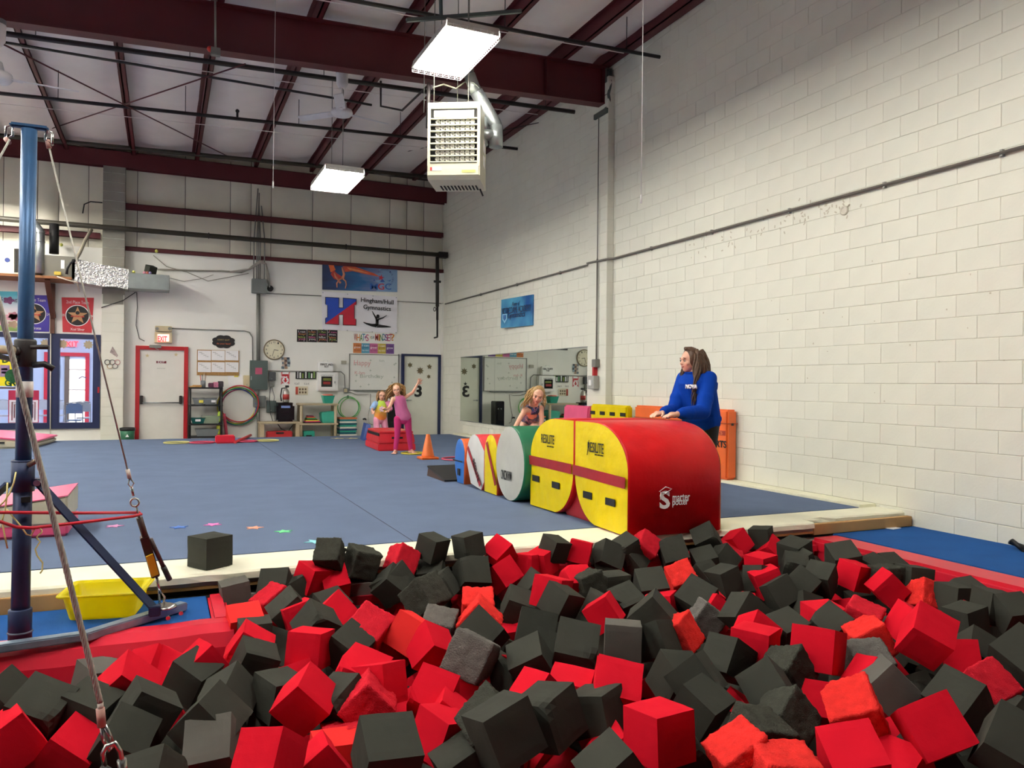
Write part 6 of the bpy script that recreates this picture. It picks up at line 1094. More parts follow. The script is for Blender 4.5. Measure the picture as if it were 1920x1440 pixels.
bi = MB().prism([atZ(680, 826, 0), atZ(694, 826, 0), atZ(694, 826, 0)+V((.02, 0, 0))+V((0, .05, .33)), atZ(694, 826, 0)+V((-.06, .1, .35))], (.06, .5, 0)).build('blue_incline', mat('royal_vinyl', '#1f3f86', .45)); tag(bi, 'blue incline mat leaning behind the red vaulting box', 'mat')
# ---- cone
q = atZ(808, 862, 0); cn = thing('traffic_cone', 'orange plastic training cone on the carpet', 'cone', (q.x, q.y+.16, 0)); ch = atY(808, 814, q.y+.16).z; M_cone = mat('cone_orange', '#e0702f', .5, var=.06)
MB().lathe((q.x, q.y+.16, 0), [(.105, .035), (.10, .06), (.032, ch-.01), (.026, ch), (.018, ch)], 28).build('cone_body', M_cone, cn); MB().box((q.x-.155, q.y+.005, 0), (q.x+.155, q.y+.315, .035)).build('base', M_cone, cn, .02)
for k, (pa, pb_, c_, lab) in enumerate((((752, 851), (795, 851), '#c9b93a', 'yellow floor hoop at the feet of the girl in pink'), ((828, 862), (890, 861), '#c9506a', 'pink floor hoop between the cone and barrel mats'))):
    a_, b_ = atZ(*pa, 0), atZ(*pb_, 0); c_p = (a_+b_)/2; R_ = (b_-a_).length/2*.97; o = MB().ring((c_p.x, c_p.y+ (R_*.0), .014), R_, .013, (0, 0, 1), 44, 8).build('floor_hoop', mat('hoopg_%d' % k, c_, .4)); tag(o, lab, 'hula hoop')
# ---- mats leaning on the right wall
def lean(label, y0, y1, h, m, th=.22, x=RW-.02, tilt=.0, name='wall_mat'):
    t = thing(name, label, 'mat', (x, (y0+y1)/2, 0)); MB().prism([(x-th-tilt, y0, .03), (x-tilt, y0, .03), (x, y0, h), (x-th, y0, h)], (0, y1-y0, 0)).build('mat_body', m, t, .025); return t
om = lean('tall orange folding mat with black lettering standing against the block wall', 7.76, 9.86, .91, M_ov, .16)
xf = RW-.02-.16-.003
z_ = .735; MB().box((xf-.006, 7.77, z_-.006), (xf+.004, 9.85, z_+.006)).build('fold_seam', mat('dark_orange', '#a8451c', .5), om); MB().box((6.44, 7.752, z_-.006), (6.60, 7.762, z_+.006)).build('fold_seam', mat('dark_orange', '#a8451c', .5), om)
q1 = atX(1347, 832, xf); text('NORBERTS', M_lettering_black, om, (xf-.004, q1.y+.15, q1.z), .62, .09, frame=RIGHT, bold=.03); q1 = atX(1355, 812, xf); MB().box((xf-.004, q1.y-.05, q1.z-.03), (xf+.002, q1.y+.5, q1.z+.03)).build('logo_patch', mat('dark_red_ink', '#9c2f1c', .5), om)
text('ATHLETICS', mat('pale_orange_ink', '#d88a5c', .5), om, (xf-.006, q1.y+.2, q1.z), .4, .04, frame=RIGHT)
MB().box((6.50, 7.745, .71), (6.53, 7.757, .74)).build('strap_end', M_black, om)
ym = lean('yellow folding mat with black tabs leaning between the orange and pink mats', 9.93, 11.0, .90, M_sy, .12, 6.46)
for k in range(4): y = 10.02+.3*k; MB().box((6.33, y-.07, .735), (6.341, y+.07, .79)).build('hook_tape', M_black, ym)
pm = lean('pink folding mat leaning at the far end of the wall mats', 11.05, 11.9, .86, M_pinkv, .12, 6.45, .05)
MB().box((6.30, 11.06, .45), (6.335, 11.9, .455)).build('fold_seam', mat('dark_pink', '#a83a5f', .5), pm)
# ============================================================ PEOPLE
class Body:
    def __init__(s): s.mb = MB()
    def cap(s, p0, p1, r0, r1, wide=None, k=1.0, n=18):
        """tapered capsule; cross-section stretched by k along the vector wide"""
        p0, p1 = V(p0), V(p1); d = (p1-p0); L = d.length; d = d.normalized() if L > 1e-6 else V((0, 0, 1))
        q = V(wide).normalized() if wide else (V((0, 0, 1)) if abs(d.z) < .9 else V((1, 0, 0))); u = (q-d*q.dot(d)).normalized(); v = d.cross(u); ku = k if wide else 1
        rows = []
        for i in range(5): a = PI/2*(1-i/4); rows.append((p0-d*(r0*math.sin(a)), r0*math.cos(a)))
        for i in range(5): a = PI/2*(i/4); rows.append((p1+d*(r1*math.sin(a)), r1*math.cos(a)))
        vs = []; fs = []
        for c, r in rows:
            r = max(r, .0008)
            for j in range(n): a = 2*PI*j/n; vs.append(c+u*(r*ku*math.cos(a))+v*(r*math.sin(a)))
        for i in range(len(rows)-1):
            for j in range(n): fs.append((i*n+j, i*n+(j+1) % n, (i+1)*n+(j+1) % n, (i+1)*n+j))
        fs.append(tuple(reversed(range(n)))); fs.append(tuple((len(rows)-1)*n+j for j in range(n))); s.mb.add(vs, fs, True); return s
    def chain(s, pts, rs, wide=None, k=1.0):
        for i in range(len(pts)-1): s.cap(pts[i], pts[i+1], rs[i], rs[i+1], wide, k)
        return s
    def ell(s, c, r, R=None, n=20, m=14):
        b = MB().sphere((0, 0, 0), r, n, m); R = R or Matrix.Identity(3); c = V(c); s.mb.add([R @ V(p)+c for p in b.v], b.f, True); return s
    def build(s, name, m, parent=None, voxel=.006, smooth=6):
        me = s.mb.mesh(name, m); o = bpy.data.objects.new(name, me); C.objects.link(o)
        md = o.modifiers.new('r', 'REMESH'); md.mode = 'VOXEL'; md.voxel_size = voxel; md.use_smooth_shade = True
        if smooth: sm = o.modifiers.new('s', 'SMOOTH'); sm.factor = .5; sm.iterations = smooth
        dg = bpy.context.evaluated_depsgraph_get(); me2 = bpy.data.meshes.new_from_object(o.evaluated_get(dg)); me2.name = name
        bpy.data.objects.remove(o); bpy.data.meshes.remove(me)
        me2.materials.clear(); me2.materials.append(m); me2.polygons.foreach_set('use_smooth', [True]*len(me2.polygons))
        return link(name, me2, parent)
def skin(name, c): 
    M = mat(name, c, .5, var=.04, vscale=20); M.node_tree.nodes['Principled BSDF'].inputs['Subsurface Weight'].default_value = .08; return M
def frame(fwd, up=(0, 0, 1)):
    f_ = V(fwd).normalized(); l_ = V(up).cross(f_).normalized(); u_ = f_.cross(l_); return Matrix((f_, l_, u_)).transposed()   # columns: forward, left, up
def head(b, c, F, s):
    """skull, jaw, nose, ears, brow and lips in frame F (forward, left, up), s = head height"""
    P = lambda f_, l_, u_: c+F @ V((f_, l_, u_))*s
    b.ell(P(-.06, 0, .08), (.40*s, .335*s, .40*s), F); b.ell(P(.10, 0, -.14), (.27*s, .26*s, .33*s), F); b.ell(P(.20, 0, -.37), (.12*s, .13*s, .10*s), F)
    b.cap(P(.335, 0, .02), P(.415, 0, -.115), .035*s, .055*s); b.cap(P(.33, .07, -.13), P(.33, -.07, -.13), .045*s, .045*s); b.cap(P(.325, .14, .10), P(.325, -.14, .10), .05*s, .05*s)
    for sd in (-1, 1): b.ell(P(-.03, sd*.335, -.04), (.07*s, .035*s, .11*s), F); b.ell(P(.22, sd*.16, -.12), (.12*s, .12*s, .11*s), F)
    b.cap(P(.335, .07, -.245), P(.335, -.07, -.245), .03*s, .03*s)
    return P
def face(par, P, F, s, iris='#4a3a2a', brow='#6b4f35', smile=.02):
    for sd in (-1, 1):
        MB().sphere(P(.315, sd*.135, -.005), .045*s, 12, 8).build('eye', mat('eye_white', '#cfc4bc', .5, var=0), par); MB().sphere(P(.340, sd*.135, -.005), .030*s, 10, 6).build('iris', mat('iris_'+iris[1:], iris, .2, var=0), par)
        MB().tube([P(.355, sd*.06, .10), P(.365, sd*.13, .125), P(.325, sd*.21, .10)], .014*s, 6).build('eyebrow', mat('brow_'+brow[1:], brow, .8), par); MB().tube([P(.355, sd*.07, .03), P(.375, sd*.135, .05), P(.33, sd*.20, .025)], .010*s, 6).build('eyelid', mat('lash', '#3a2a22', .8), par)
    MB().tube([P(.345, .085, -.24+smile), P(.372, .04, -.25), P(.378, 0, -.255), P(.372, -.04, -.25), P(.345, -.085, -.24+smile)], [.012*s, .02*s, .022*s, .02*s, .012*s], 8).build('mouth', mat('lips', '#b5605c', .4, var=0), par)
def hand(b, wrist, tip_dir, palm_n, s, curl=.35, spread=.16, thumb=1):
    """palm, four unequal bent fingers, thumb from the side of the palm; s = hand length"""
    d = V(tip_dir).normalized(); n_ = V(palm_n); n_ = (n_-d*n_.dot(d)).normalized(); sd = d.cross(n_).normalized()*thumb
    w_ = V(wrist); pc = w_+d*s*.42
    b.cap(w_+d*s*.04, pc, .13*s, .19*s, wide=sd, k=1.25)
    for i, (o_, L) in enumerate(((.27, .44), (.09, .50), (-.09, .46), (-.26, .36))):
        base = w_+d*s*.46+sd*(o_*s*.82); dd = (d+sd*o_*spread*2).normalized(); a = base; r = .078*s
        for j in range(3):
            dj = (dd*math.cos(curl*(j+.4))+n_*math.sin(curl*(j+.4))).normalized(); e = a+dj*(L*s*(.42, .33, .25)[j]); b.cap(a, e, r*(1-.1*j), r*(.9-.1*j), n=10); a = e
    tb = w_+d*s*.14+sd*.20*s; t1 = tb+(d*.55+sd*.75+n_*.25).normalized()*s*.24; t2 = t1+(d*.85+sd*.35+n_*.3).normalized()*s*.2; b.cap(tb, t1, .10*s, .085*s, n=10); b.cap(t1, t2, .085*s, .065*s, n=10)
def foot(b, ank, toe, s):
    a, t = V(ank), V(toe); d = (t-a); d.z = 0; d.normalize(); sd = d.cross(V((0, 0, 1)))
    heel = V((a.x, a.y, t.z))-d*.18*s; ball = V((a.x, a.y, t.z))+d*.55*s
    b.cap(heel+V((0, 0, .14*s)), ball+V((0, 0, .10*s)), .15*s, .12*s, wide=sd, k=1.25); b.cap(a, ball+V((0, 0, .14*s)), .15*s, .10*s)
    for i in range(5): o_ = (-.2+.1*i)*s; b.cap(ball+sd*o_+V((0, 0, .07*s)), ball+sd*o_*1.1+d*(.26-.03*abs(i-1))*s+V((0, 0, .06*s)), .06*s, .05*s, n=8)
def locks(mb, roots, n_seg, length, r, rn, fall=V((0, 0, -1)), wav=.015):
    for (p, d0) in roots:
        p = V(p); d = V(d0).normalized(); L = length*rn.uniform(.75, 1.1); pts = [p]; ph = rn.uniform(0, 6)
        for i in range(n_seg): d = (d*.62+fall*.38).normalized(); p = p+d*L/n_seg+V((math.sin(ph+i*1.1), math.cos(ph*1.3+i), 0))*wav*.4; pts.append(p)
        mb.tube(pts, [r*(1-.85*(i/n_seg)**1.5) for i in range(n_seg+1)], 6)
def hairmat(name, c): return mat(name, c, .45, var=.35, vscale=70, bump=.5, bscale=150, bdist=.003)
SK1 = skin('skin_fair', '#e0ab92')
# ---------------------------------------------------------------- woman in the blue sweatshirt
W0 = atY(1312, 815, 6.25); per = thing('person', 'woman with long brown hair in a blue sweatshirt leaning on the red spotter mat', 'person', (W0.x, W0.y, 0))
tf = V((-.95, -.30, 0)).normalized(); TF = frame(tf); hc = atY(1293, 676, 6.25); HF = frame((-1, .10, -.06)); hs_ = .235
b = Body(); P = head(b, hc, HF, hs_)
pel = V((W0.x+.02, W0.y, .86)); chest = V((hc.x+.085, hc.y+.0, 1.20)); neck = V((hc.x+.055, hc.y, 1.40)); l_ = TF @ V((0, 1, 0))
b.cap(neck-V((0, 0, .05)), hc+V((.02, 0, -.05)), .058, .055); b.cap(pel, chest, .125, .135, wide=l_, k=1.25); b.cap(chest, neck-V((0, 0, .06)), .12, .07, wide=l_, k=1.4)
shL, shR = chest+l_*.150+V((0, 0, .075)), chest-l_*.150+V((0, 0, .075))
hL, hR = V((4.222, 5.90, .905)), atX(1228, 782, 4.235)
elL = atY(1318, 772, 5.98); elR = atY(1264, 770, 6.33); hR.z = .905
wL = hL+V((.10, -.0, .035)); wR = hR+V((.10, .02, .035))
for sh_, el_, wr_ in ((shL, elL, wL), (shR, elR, wR)): b.cap(sh_, el_, .05, .042); b.cap(el_, wr_, .04, .028)
hand(b, wL, V((-1, .1, -.12)), V((0, 0, -1)), .155, .22, thumb=-1); hand(b, wR, V((-1, -.05, -.12)), V((0, 0, -1)), .155, .3, thumb=1)
for sd in (1, -1):
    hip = pel+l_*sd*.09-V((0, 0, .05)); kn = V((hip.x-.01, hip.y, .47)); an = V((hip.x+.03, hip.y, .09)); b.cap(hip, kn, .085, .058); b.cap(kn, an, .055, .038); foot(b, an, an+tf*.2-V((0, 0, .085)), .23)
bo = b.build('body', SK1, per, .006); face(per, P, HF, hs_, brow='#4a3524', smile=.005)
b = Body(); M_sw = mat('blue_sweatshirt', '#0a3a9c', .9, spec=.1, var=.08, vscale=5, bump=.4, bscale=9, bdist=.02)
b.cap(pel+V((0, 0, .0)), chest, .165, .165, wide=l_, k=1.22); b.cap(chest, neck-V((0, 0, .10)), .155, .075, wide=l_, k=1.5); b.ell(pel+V((.0, 0, .02)), (.19, .20, .085), TF); b.ell(pel+tf*.04+V((0, 0, .10)), (.17, .19, .10), TF)
b.cap(chest+tf*.06, pel+tf*.07+V((0, 0, .1)), .12, .12, wide=l_, k=1.2)
for sh_, el_, wr_ in ((shL, elL, wL), (shR, elR, wR)):
    b.cap(sh_, el_, .074, .074); b.cap(el_, wr_+(el_-wr_)*.22, .072, .06); b.cap(wr_+(el_-wr_)*.18, wr_+(el_-wr_)*.10, .052, .046); b.ell(el_+(wr_-el_)*.55, (.07, .068, .066)); b.ell(sh_+(el_-sh_)*.62, (.082, .08, .078)); b.cap(sh_, neck-V((0, 0, .085)), .07, .04)
sw = b.build('sweatshirt', M_sw, per, .007, 5)
MB().tube([neck+TF @ V((.078*math.cos(a), .078*math.sin(a), -.055-.02*math.cos(a))) for a in [2*PI*i/24 for i in range(24)]], .014, 8, closed=True).build('collar', M_sw, sw)
lq = atY(1291, 733, 6.0); fd = (EYE-lq).normalized(); lc = chest+tf*.19+V((0, 0, .03)); LF = Matrix((l_*1, V((0, 0, 1)), tf)).transposed(); text('NOVA', M_lettering_white, sw, chest+tf*.178+l_*.07+V((0, 0, -.005)), .13, .04, frame=LF, bold=.02, ext=.012, name='chest_lettering')
b = Body(); M_pt = mat('black_leggings', '#121114', .7)
b.cap(pel-V((0, 0, .02)), pel-V((0, 0, .1)), .135, .13, wide=l_, k=1.2)
for sd in (1, -1): hip = pel+l_*sd*.09-V((0, 0, .05)); kn = V((hip.x-.01, hip.y, .47)); an = V((hip.x+.03, hip.y, .12)); b.cap(hip, kn, .10, .066); b.cap(kn, an, .063, .046)
b.build('leggings', M_pt, per, .009, 4)
rn = random.Random(11); M_hw = hairmat('brown_hair', '#4d3623'); hb2 = MB()
base = MB().sphere((0, 0, 0), (.45, .375, .46), 22, 14)
hb2.add([hc+HF @ (V((p[0]-.09+(0 if p[0] < .2 else -.09*(p[0]-.2)/.25*1.5), p[1], p[2]+.10 if p[2] > -.1 else p[2]+.10))*hs_) for p in base.v], base.f, True)
roots = []
for i in range(170):
    a = rn.uniform(-1.62, 1.62); e = rn.uniform(-.12, .45); dirh = V((-math.cos(a)*.42-.12, math.sin(a)*.385, e)); roots.append((hc+HF @ (dirh*hs_), HF @ V((dirh.x*.5-.1, dirh.y*.8, -.6))))
locks(hb2, roots, 9, .44, .016, rn, (-tf*.30+V((0, 0, -1))).normalized(), .022)
roots = [(hc+HF @ (V((-.06+rn.uniform(-.14, .05), .385*(1 if i % 2 else -1), rn.uniform(-.15, .3)))*hs_), HF @ V((rn.uniform(-.05, .22), .35*(1 if i % 2 else -1), -1))) for i in range(54)]
locks(hb2, roots, 9, .43, .012, rn, (tf*.16+V((0, 0, -1))).normalized(), .024)
roots = [(hc+HF @ (V((.10+rn.uniform(-.2, .10), rn.uniform(-.06, .06), .53))*hs_), HF @ V((-.35, 1.0*(1 if i % 2 else -1), .12))) for i in range(44)]
locks(hb2, roots, 7, .17, .014, rn, HF @ V((-.45, 0, -.9)).normalized(), .004)
hb2.build('hair', M_hw, per)
# ---------------------------------------------------------------- girl in pink with one arm raised
GY = 12.95
def g(x, y, dy=0): return atY(x, y, GY+dy)
per = thing('person', 'girl in a pink top and pink leggings with one arm stretched up', 'person', (g(755, 850).x, GY, 0))
hc = g(744, 731); hs_ = .205; HF = frame((EYE-hc).normalized()+V((-.15, 0, -.1)), (-.12, 0, 1)); b = Body(); P = head(b, hc, HF, hs_); ac = V((1, -.25, 0)).normalized()
neck = g(747, 742); chest = g(749, 753); waist = g(753, 770); pel = g(756, 783)
shA, elA, wrA = g(758, 746), g(774, 736, -.02), g(783, 720, -.03); shB, elB, wrB = g(737, 748), g(731, 763, -.05), g(725, 767.5, -.14)
b.cap(hc-V((0, 0, .06)), neck, .036, .038); b.cap(neck, chest, .04, .068, wide=ac, k=1.2); b.cap(chest, waist, .078, .07, wide=ac, k=1.25); b.cap(waist, pel, .07, .078, wide=ac, k=1.25)
for a_, b_, c_ in ((shA, elA, wrA), (shB, elB, wrB)): b.cap(chest+(a_-chest)*.5, a_, .045, .036); b.cap(a_, b_, .034, .027); b.cap(b_, c_, .027, .019)
hand(b, wrA, g(791, 706, -.05)-wrA, V((-.2, -1, .1)), .12, .08, .4, thumb=1); hand(b, wrB, V((-.8, -.3, .2)), V((-.2, -.3, -1)), .115, .3, .2, thumb=-1)
hpA, knA, anA = g(764, 785), g(767, 815, -.03), g(770, 842, .0); hpB, knB, anB = g(746, 786), g(745, 815, -.03), g(741.5, 842, 0)
for h_, k_, a_ in ((hpA, knA, anA), (hpB, knB, anB)): b.cap(h_, k_, .062, .043); b.cap(k_, a_, .042, .028)
foot(b, V((anA.x, anA.y, .06)), V((anA.x+.05, anA.y-.15, 0)), .17); foot(b, V((anB.x, anB.y, .06)), V((anB.x-.08, anB.y-.14, 0)), .17); b.cap(anA, (anA.x, anA.y, .05), .026, .026); b.cap(anB, (anB.x, anB.y, .05), .026, .026)
b.build('body', SK1, per, .005); face(per, P, HF, hs_, '#3f4a55', '#8a6a45', .015)
b = Body(); M_pk = mat('pink_top', '#cf6f9f', .85, var=.06, vscale=8, bump=.4, bscale=16, bdist=.012)
b.cap(chest+V((0, 0, .03)), waist, .085, .088, wide=ac, k=1.25); b.cap(waist, g(757, 782), .088, .10, wide=ac, k=1.3); b.cap(g(741, 749), g(744, 744), .03, .022); b.cap(g(755, 747), g(752, 743), .03, .022)
b.build('tank_top', M_pk, per, .006, 4)
b = Body(); M_lg = mat('hot_pink_leggings', '#c52a72', .8, var=.06)
b.cap(pel+V((0, 0, .03)), pel-V((0, 0, .03)), .085, .085, wide=ac, k=1.2)
for h_, k_, a_ in ((hpA, knA, anA), (hpB, knB, anB)): b.cap(h_, k_, .069, .049); b.cap(k_, a_, .048, .036)
b.build('leggings', M_lg, per, .006, 4)
rn = random.Random(5); M_hb = hairmat('dark_blonde_hair', '#9a7444'); hm = MB(); base = MB().sphere((0, 0, 0), (.43, .375, .45), 20, 12)
hm.add([hc+HF @ (V((p[0]-.10-(0 if p[0] < .2 else .10*(p[0]-.2)/.25*1.5), p[1], p[2]+.10))*hs_) for p in base.v], base.f, True)
roots = []
for i in range(120):
    a = rn.uniform(-1.7, 1.7); e = rn.uniform(-.15, .45); d_ = V((-math.cos(a)*.40-.10, math.sin(a)*.40, e)); sw_ = -.9 if d_.y < .1 else .25; roots.append((hc+HF @ (d_*hs_), HF @ V((d_.x*.3-.15, d_.y+sw_, -.1))))
locks(hm, roots, 7, .20, .013, rn, V((-.25, .1, -.95)).normalized(), .035); roots = [(hc+HF @ (V((-.02+rn.uniform(-.2, .08), rn.uniform(-.12, .1), .53))*hs_), HF @ V((-.3, -1 if i % 3 else 1, .25))) for i in range(30)]; locks(hm, roots, 6, .15, .013, rn, HF @ V((-.5, 0, -.8)).normalized(), .02)
hm.build('hair', M_hb, per)
# ---------------------------------------------------------------- small girl in tie-dye behind the box
GY = 15.05
per = thing('person', 'small girl in a tie-dye shirt and pale pink trousers behind the red box', 'person', (g(712, 820).x, GY, 0))
hc = g(716, 742); hs_ = .20; HF = frame((EYE-hc).normalized()+V((.1, 0, -.1)), (.15, 0, 1)); b = Body(); P = head(b, hc, HF, hs_); neck = g(715, 752); chest = g(714, 762); pel = g(713, 783)
shA, elA, wrA = g(727, 756), g(731, 766, -.05), g(727, 772, -.2); shB, elB, wrB = g(704, 757), g(699, 765, -.05), g(697.5, 770, -.18)
b.cap(hc-V((0, 0, .06)), neck, .036, .036); b.cap(neck, chest, .04, .07, wide=ac, k=1.2); b.cap(chest, pel, .08, .085, wide=ac, k=1.2)
for a_, b_, c_ in ((shA, elA, wrA), (shB, elB, wrB)): b.cap(chest+(a_-chest)*.5, a_, .045, .036); b.cap(a_, b_, .034, .028); b.cap(b_, c_, .027, .02)
hand(b, wrA, V((-.6, -.6, .1)), V((0, -.2, -1)), .11, .35, thumb=1); hand(b, wrB, V((.1, -.6, -.3)), V((.5, 0, -.3)), .11, .5, thumb=-1)
hpA, hpB = pel+V((.07, 0, -.03)), pel+V((-.07, 0, -.03)); knA, knB = V((hpA.x+.02, GY-.06, .29)), V((hpB.x-.03, GY-.12, .30)); anA, anB = V((hpA.x+.02, GY, .06)), V((hpB.x-.05, GY-.02, .06))
for h_, k_, a_ in ((hpA, knA, anA), (hpB, knB, anB)): b.cap(h_, k_, .06, .045); b.cap(k_, a_, .042, .03); foot(b, a_, a_+V((0, -.15, -.06)), .16)
b.build('body', SK1, per, .0055); face(per, P, HF, hs_, '#3a2f28', '#7a5a3c', .025)
M_td = bpy.data.materials.new('tie_dye'); M_td.use_nodes = True; nt = M_td.node_tree; N = nt.nodes; bs = N['Principled BSDF']; bs.inputs['Roughness'].default_value = .85; tc = N.new('ShaderNodeTexCoord'); sp_ = N.new('ShaderNodeSeparateXYZ'); nt.links.new(tc.outputs['Generated'], sp_.inputs[0]); ns = N.new('ShaderNodeTexNoise'); ns.inputs['Scale'].default_value = 5; nt.links.new(tc.outputs['Generated'], ns.inputs['Vector']); ad = N.new('ShaderNodeMath'); ad.operation = 'MULTIPLY_ADD'; ad.inputs[1].default_value = .35; nt.links.new(ns.outputs[0], ad.inputs[0]); nt.links.new(sp_.outputs[2], ad.inputs[2]); cr = N.new('ShaderNodeValToRGB'); e = cr.color_ramp.elements; e[0].position = .2; e[0].color = srgb('#d8622c'); e[1].position = .98; e[1].color = srgb('#a8c84a')
for p_, c_ in ((.42, '#e08a3a'), (.62, '#d8a24a'), (.8, '#e0d24a')): q = e.new(p_); q.color = srgb(c_)
nt.links.new(ad.outputs[0], cr.inputs[0]); nt.links.new(cr.outputs[0], bs.inputs['Base Color'])
b = Body(); b.cap(chest+V((0, 0, .02)), pel+V((0, 0, .0)), .093, .10, wide=ac, k=1.22); b.cap(neck-V((0, 0, .03)), chest, .055, .09, wide=ac, k=1.35); ts = b.build('tie_dye_shirt', M_td, per, .007, 4)
for a_, b_, c_, nm in ((shA, elA, '#d98ab0', 'pink'), (shB, elB, '#8fb0dc', 'blue')): b = Body(); b.cap(chest+(a_-chest)*.7, a_, .06, .056); b.cap(a_, b_, .058, .056); b.build('sleeve', mat('sleeve_'+nm, c_, .85, var=.2, vscale=12), ts, .007, 4)
q = g(716, 767, -.15); MB().prism(star((q.x, q.y, q.z), .07, .04, 7, frame=BACK), (0, -.006, 0)).build('shirt_print', mat('print_lilac', '#d8c4e0', .7, var=.4, vscale=40), ts)
b = Body(); b.cap(pel+V((0, 0, .02)), pel-V((0, 0, .04)), .09, .09, wide=ac, k=1.2)
for h_, k_, a_ in ((hpA, knA, anA), (hpB, knB, anB)): b.cap(h_, k_, .07, .062); b.cap(k_, a_+V((0, 0, .04)), .06, .058)
b.build('trousers', mat('pale_pink_trousers', '#cf8aa6', .8, var=.06), per, .007, 4)
hm = MB(); hm.add([hc+HF @ (V((p[0]-.10-(0 if p[0] < .2 else .10*(p[0]-.2)/.25*1.5), p[1], p[2]+.10))*hs_) for p in base.v], base.f, True); rn = random.Random(8); roots = []
for i in range(70): a = rn.uniform(-2.1, 2.1); e = rn.uniform(-.1, .4); d_ = V((-math.cos(a)*.40-.06, math.sin(a)*.38, e)); roots.append((hc+HF @ (d_*hs_), HF @ V((d_.x*.3, d_.y, -.5))))
locks(hm, roots, 6, .15, .013, rn, wav=.015); hm.build('hair', hairmat('light_brown_hair', '#8a6743'), per)
# ---------------------------------------------------------------- girl climbing on the barrel mats
GY = 8.15
per = thing('person', 'girl in a dark patterned leotard climbing on hands and knees over the barrel mats', 'person', (g(990, 800).x, GY, .5))
hc = g(1009, 741, -.12); hs_ = .205; HF = frame((EYE-hc).normalized()+V((-.05, 0, -.42)), (.15, -.2, 1)); b = Body(); P = head(b, hc, HF, hs_); neck = g(1001, 757, -.02); chest = g(998, 769, .03); pel = g(994, 792, .42)
shA, elA, wrA = g(1014, 766, -.02), g(1016, 786, -.05), g(1014, 806, -.10); shB, elB, wrB = g(984, 770, -.02), g(974, 786, -.05), g(964, 803, -.10)
b.cap(hc-V((0, 0, .05)), neck, .037, .04); b.cap(neck, chest, .045, .075, wide=ac, k=1.2); b.cap(chest, pel, .08, .085, wide=ac, k=1.2)
for a_, b_, c_ in ((shA, elA, wrA), (shB, elB, wrB)): b.cap(chest+(a_-chest)*.5, a_, .05, .038); b.cap(a_, b_, .035, .028); b.cap(b_, c_, .028, .02)
hand(b, wrA, V((-.1, -.9, -.25)), V((0, -.2, -1)), .12, .15, thumb=-1); hand(b, wrB, V((-.25, -.9, -.25)), V((0, -.2, -1)), .12, .15, thumb=1)
kA, kB = g(1004, 803, .05), g(980, 806, .22); aA, aB = kA+V((.05, .38, -.03)), kB+V((.02, .38, -.06))
for h_, k_, a_ in ((pel+V((.07, 0, -.02)), kA, aA), (pel+V((-.06, 0, -.02)), kB, aB)): b.cap(h_, k_, .068, .05); b.cap(k_, a_, .048, .032); b.cap(a_, a_+V((0, .13, -.03)), .03, .022)
b.build('body', SK1, per, .0055); face(per, P, HF, hs_, '#3a3a40', '#8a6a45', .025)
M_leo = bpy.data.materials.new('leotard_print'); M_leo.use_nodes = True; nt = M_leo.node_tree; N = nt.nodes; bs = N['Principled BSDF']; bs.inputs['Roughness'].default_value = .35; tc = N.new('ShaderNodeTexCoord'); ns = N.new('ShaderNodeTexNoise'); ns.inputs['Scale'].default_value = 22; ns.inputs['Detail'].default_value = 2; nt.links.new(tc.outputs['Object'], ns.inputs['Vector']); cr = N.new('ShaderNodeValToRGB'); cr.color_ramp.interpolation = 'CONSTANT'; e = cr.color_ramp.elements; e[0].position = 0; e[0].color = srgb('#1c2446'); e[1].position = .47; e[1].color = srgb('#3a5590')
for p_, c_ in ((.55, '#8a4a70'), (.6, '#b98a90'), (.64, '#232a50')): q = e.new(p_); q.color = srgb(c_)
nt.links.new(ns.outputs[0], cr.inputs[0]); nt.links.new(cr.outputs[0], bs.inputs['Base Color'])
b = Body(); b.cap(chest+V((0, 0, .01)), pel, .087, .093, wide=ac, k=1.2); b.cap(chest+(shA-chest)*.55+V((0, -.01, .02)), chest, .035, .05); b.cap(chest+(shB-chest)*.55+V((0, -.01, .02)), chest, .035, .05); b.build('leotard', M_leo, per, .006, 4)
hm = MB(); hm.add([hc+HF @ (V((p[0]-.09-(0 if p[0] < .2 else .10*(p[0]-.2)/.25*1.5), p[1]*.98, p[2]+.09))*hs_) for p in base.v], base.f, True); rn = random.Random(9)
tie = hc+HF @ (V((-.40, -.22, .18))*hs_); roots = [(tie+V((rn.uniform(-.02, .02), rn.uniform(-.02, .02), rn.uniform(-.02, .02))), V((-.7+rn.uniform(-.3, .2), rn.uniform(-.3, .3), .1+rn.uniform(-.3, .3)))) for i in range(34)]; locks(hm, roots, 8, .27, .013, rn, V((-.35, 0, -.9)).normalized(), .03)
roots = [(hc+HF @ (V((.05, .36*sd, .15))*hs_), HF @ V((.15, .1*sd, -1))) for sd in (-1, 1) for i in range(5)]; locks(hm, roots, 6, .16, .007, rn, wav=.02); hm.build('hair', hairmat('honey_blonde_hair', '#a3824f'), per)
q = tie; MB().ring(q, .022, .008, (-.8, 0, .2), 16, 6).build('hair_tie', mat('tie_blue', '#3a4a8a', .6), per)
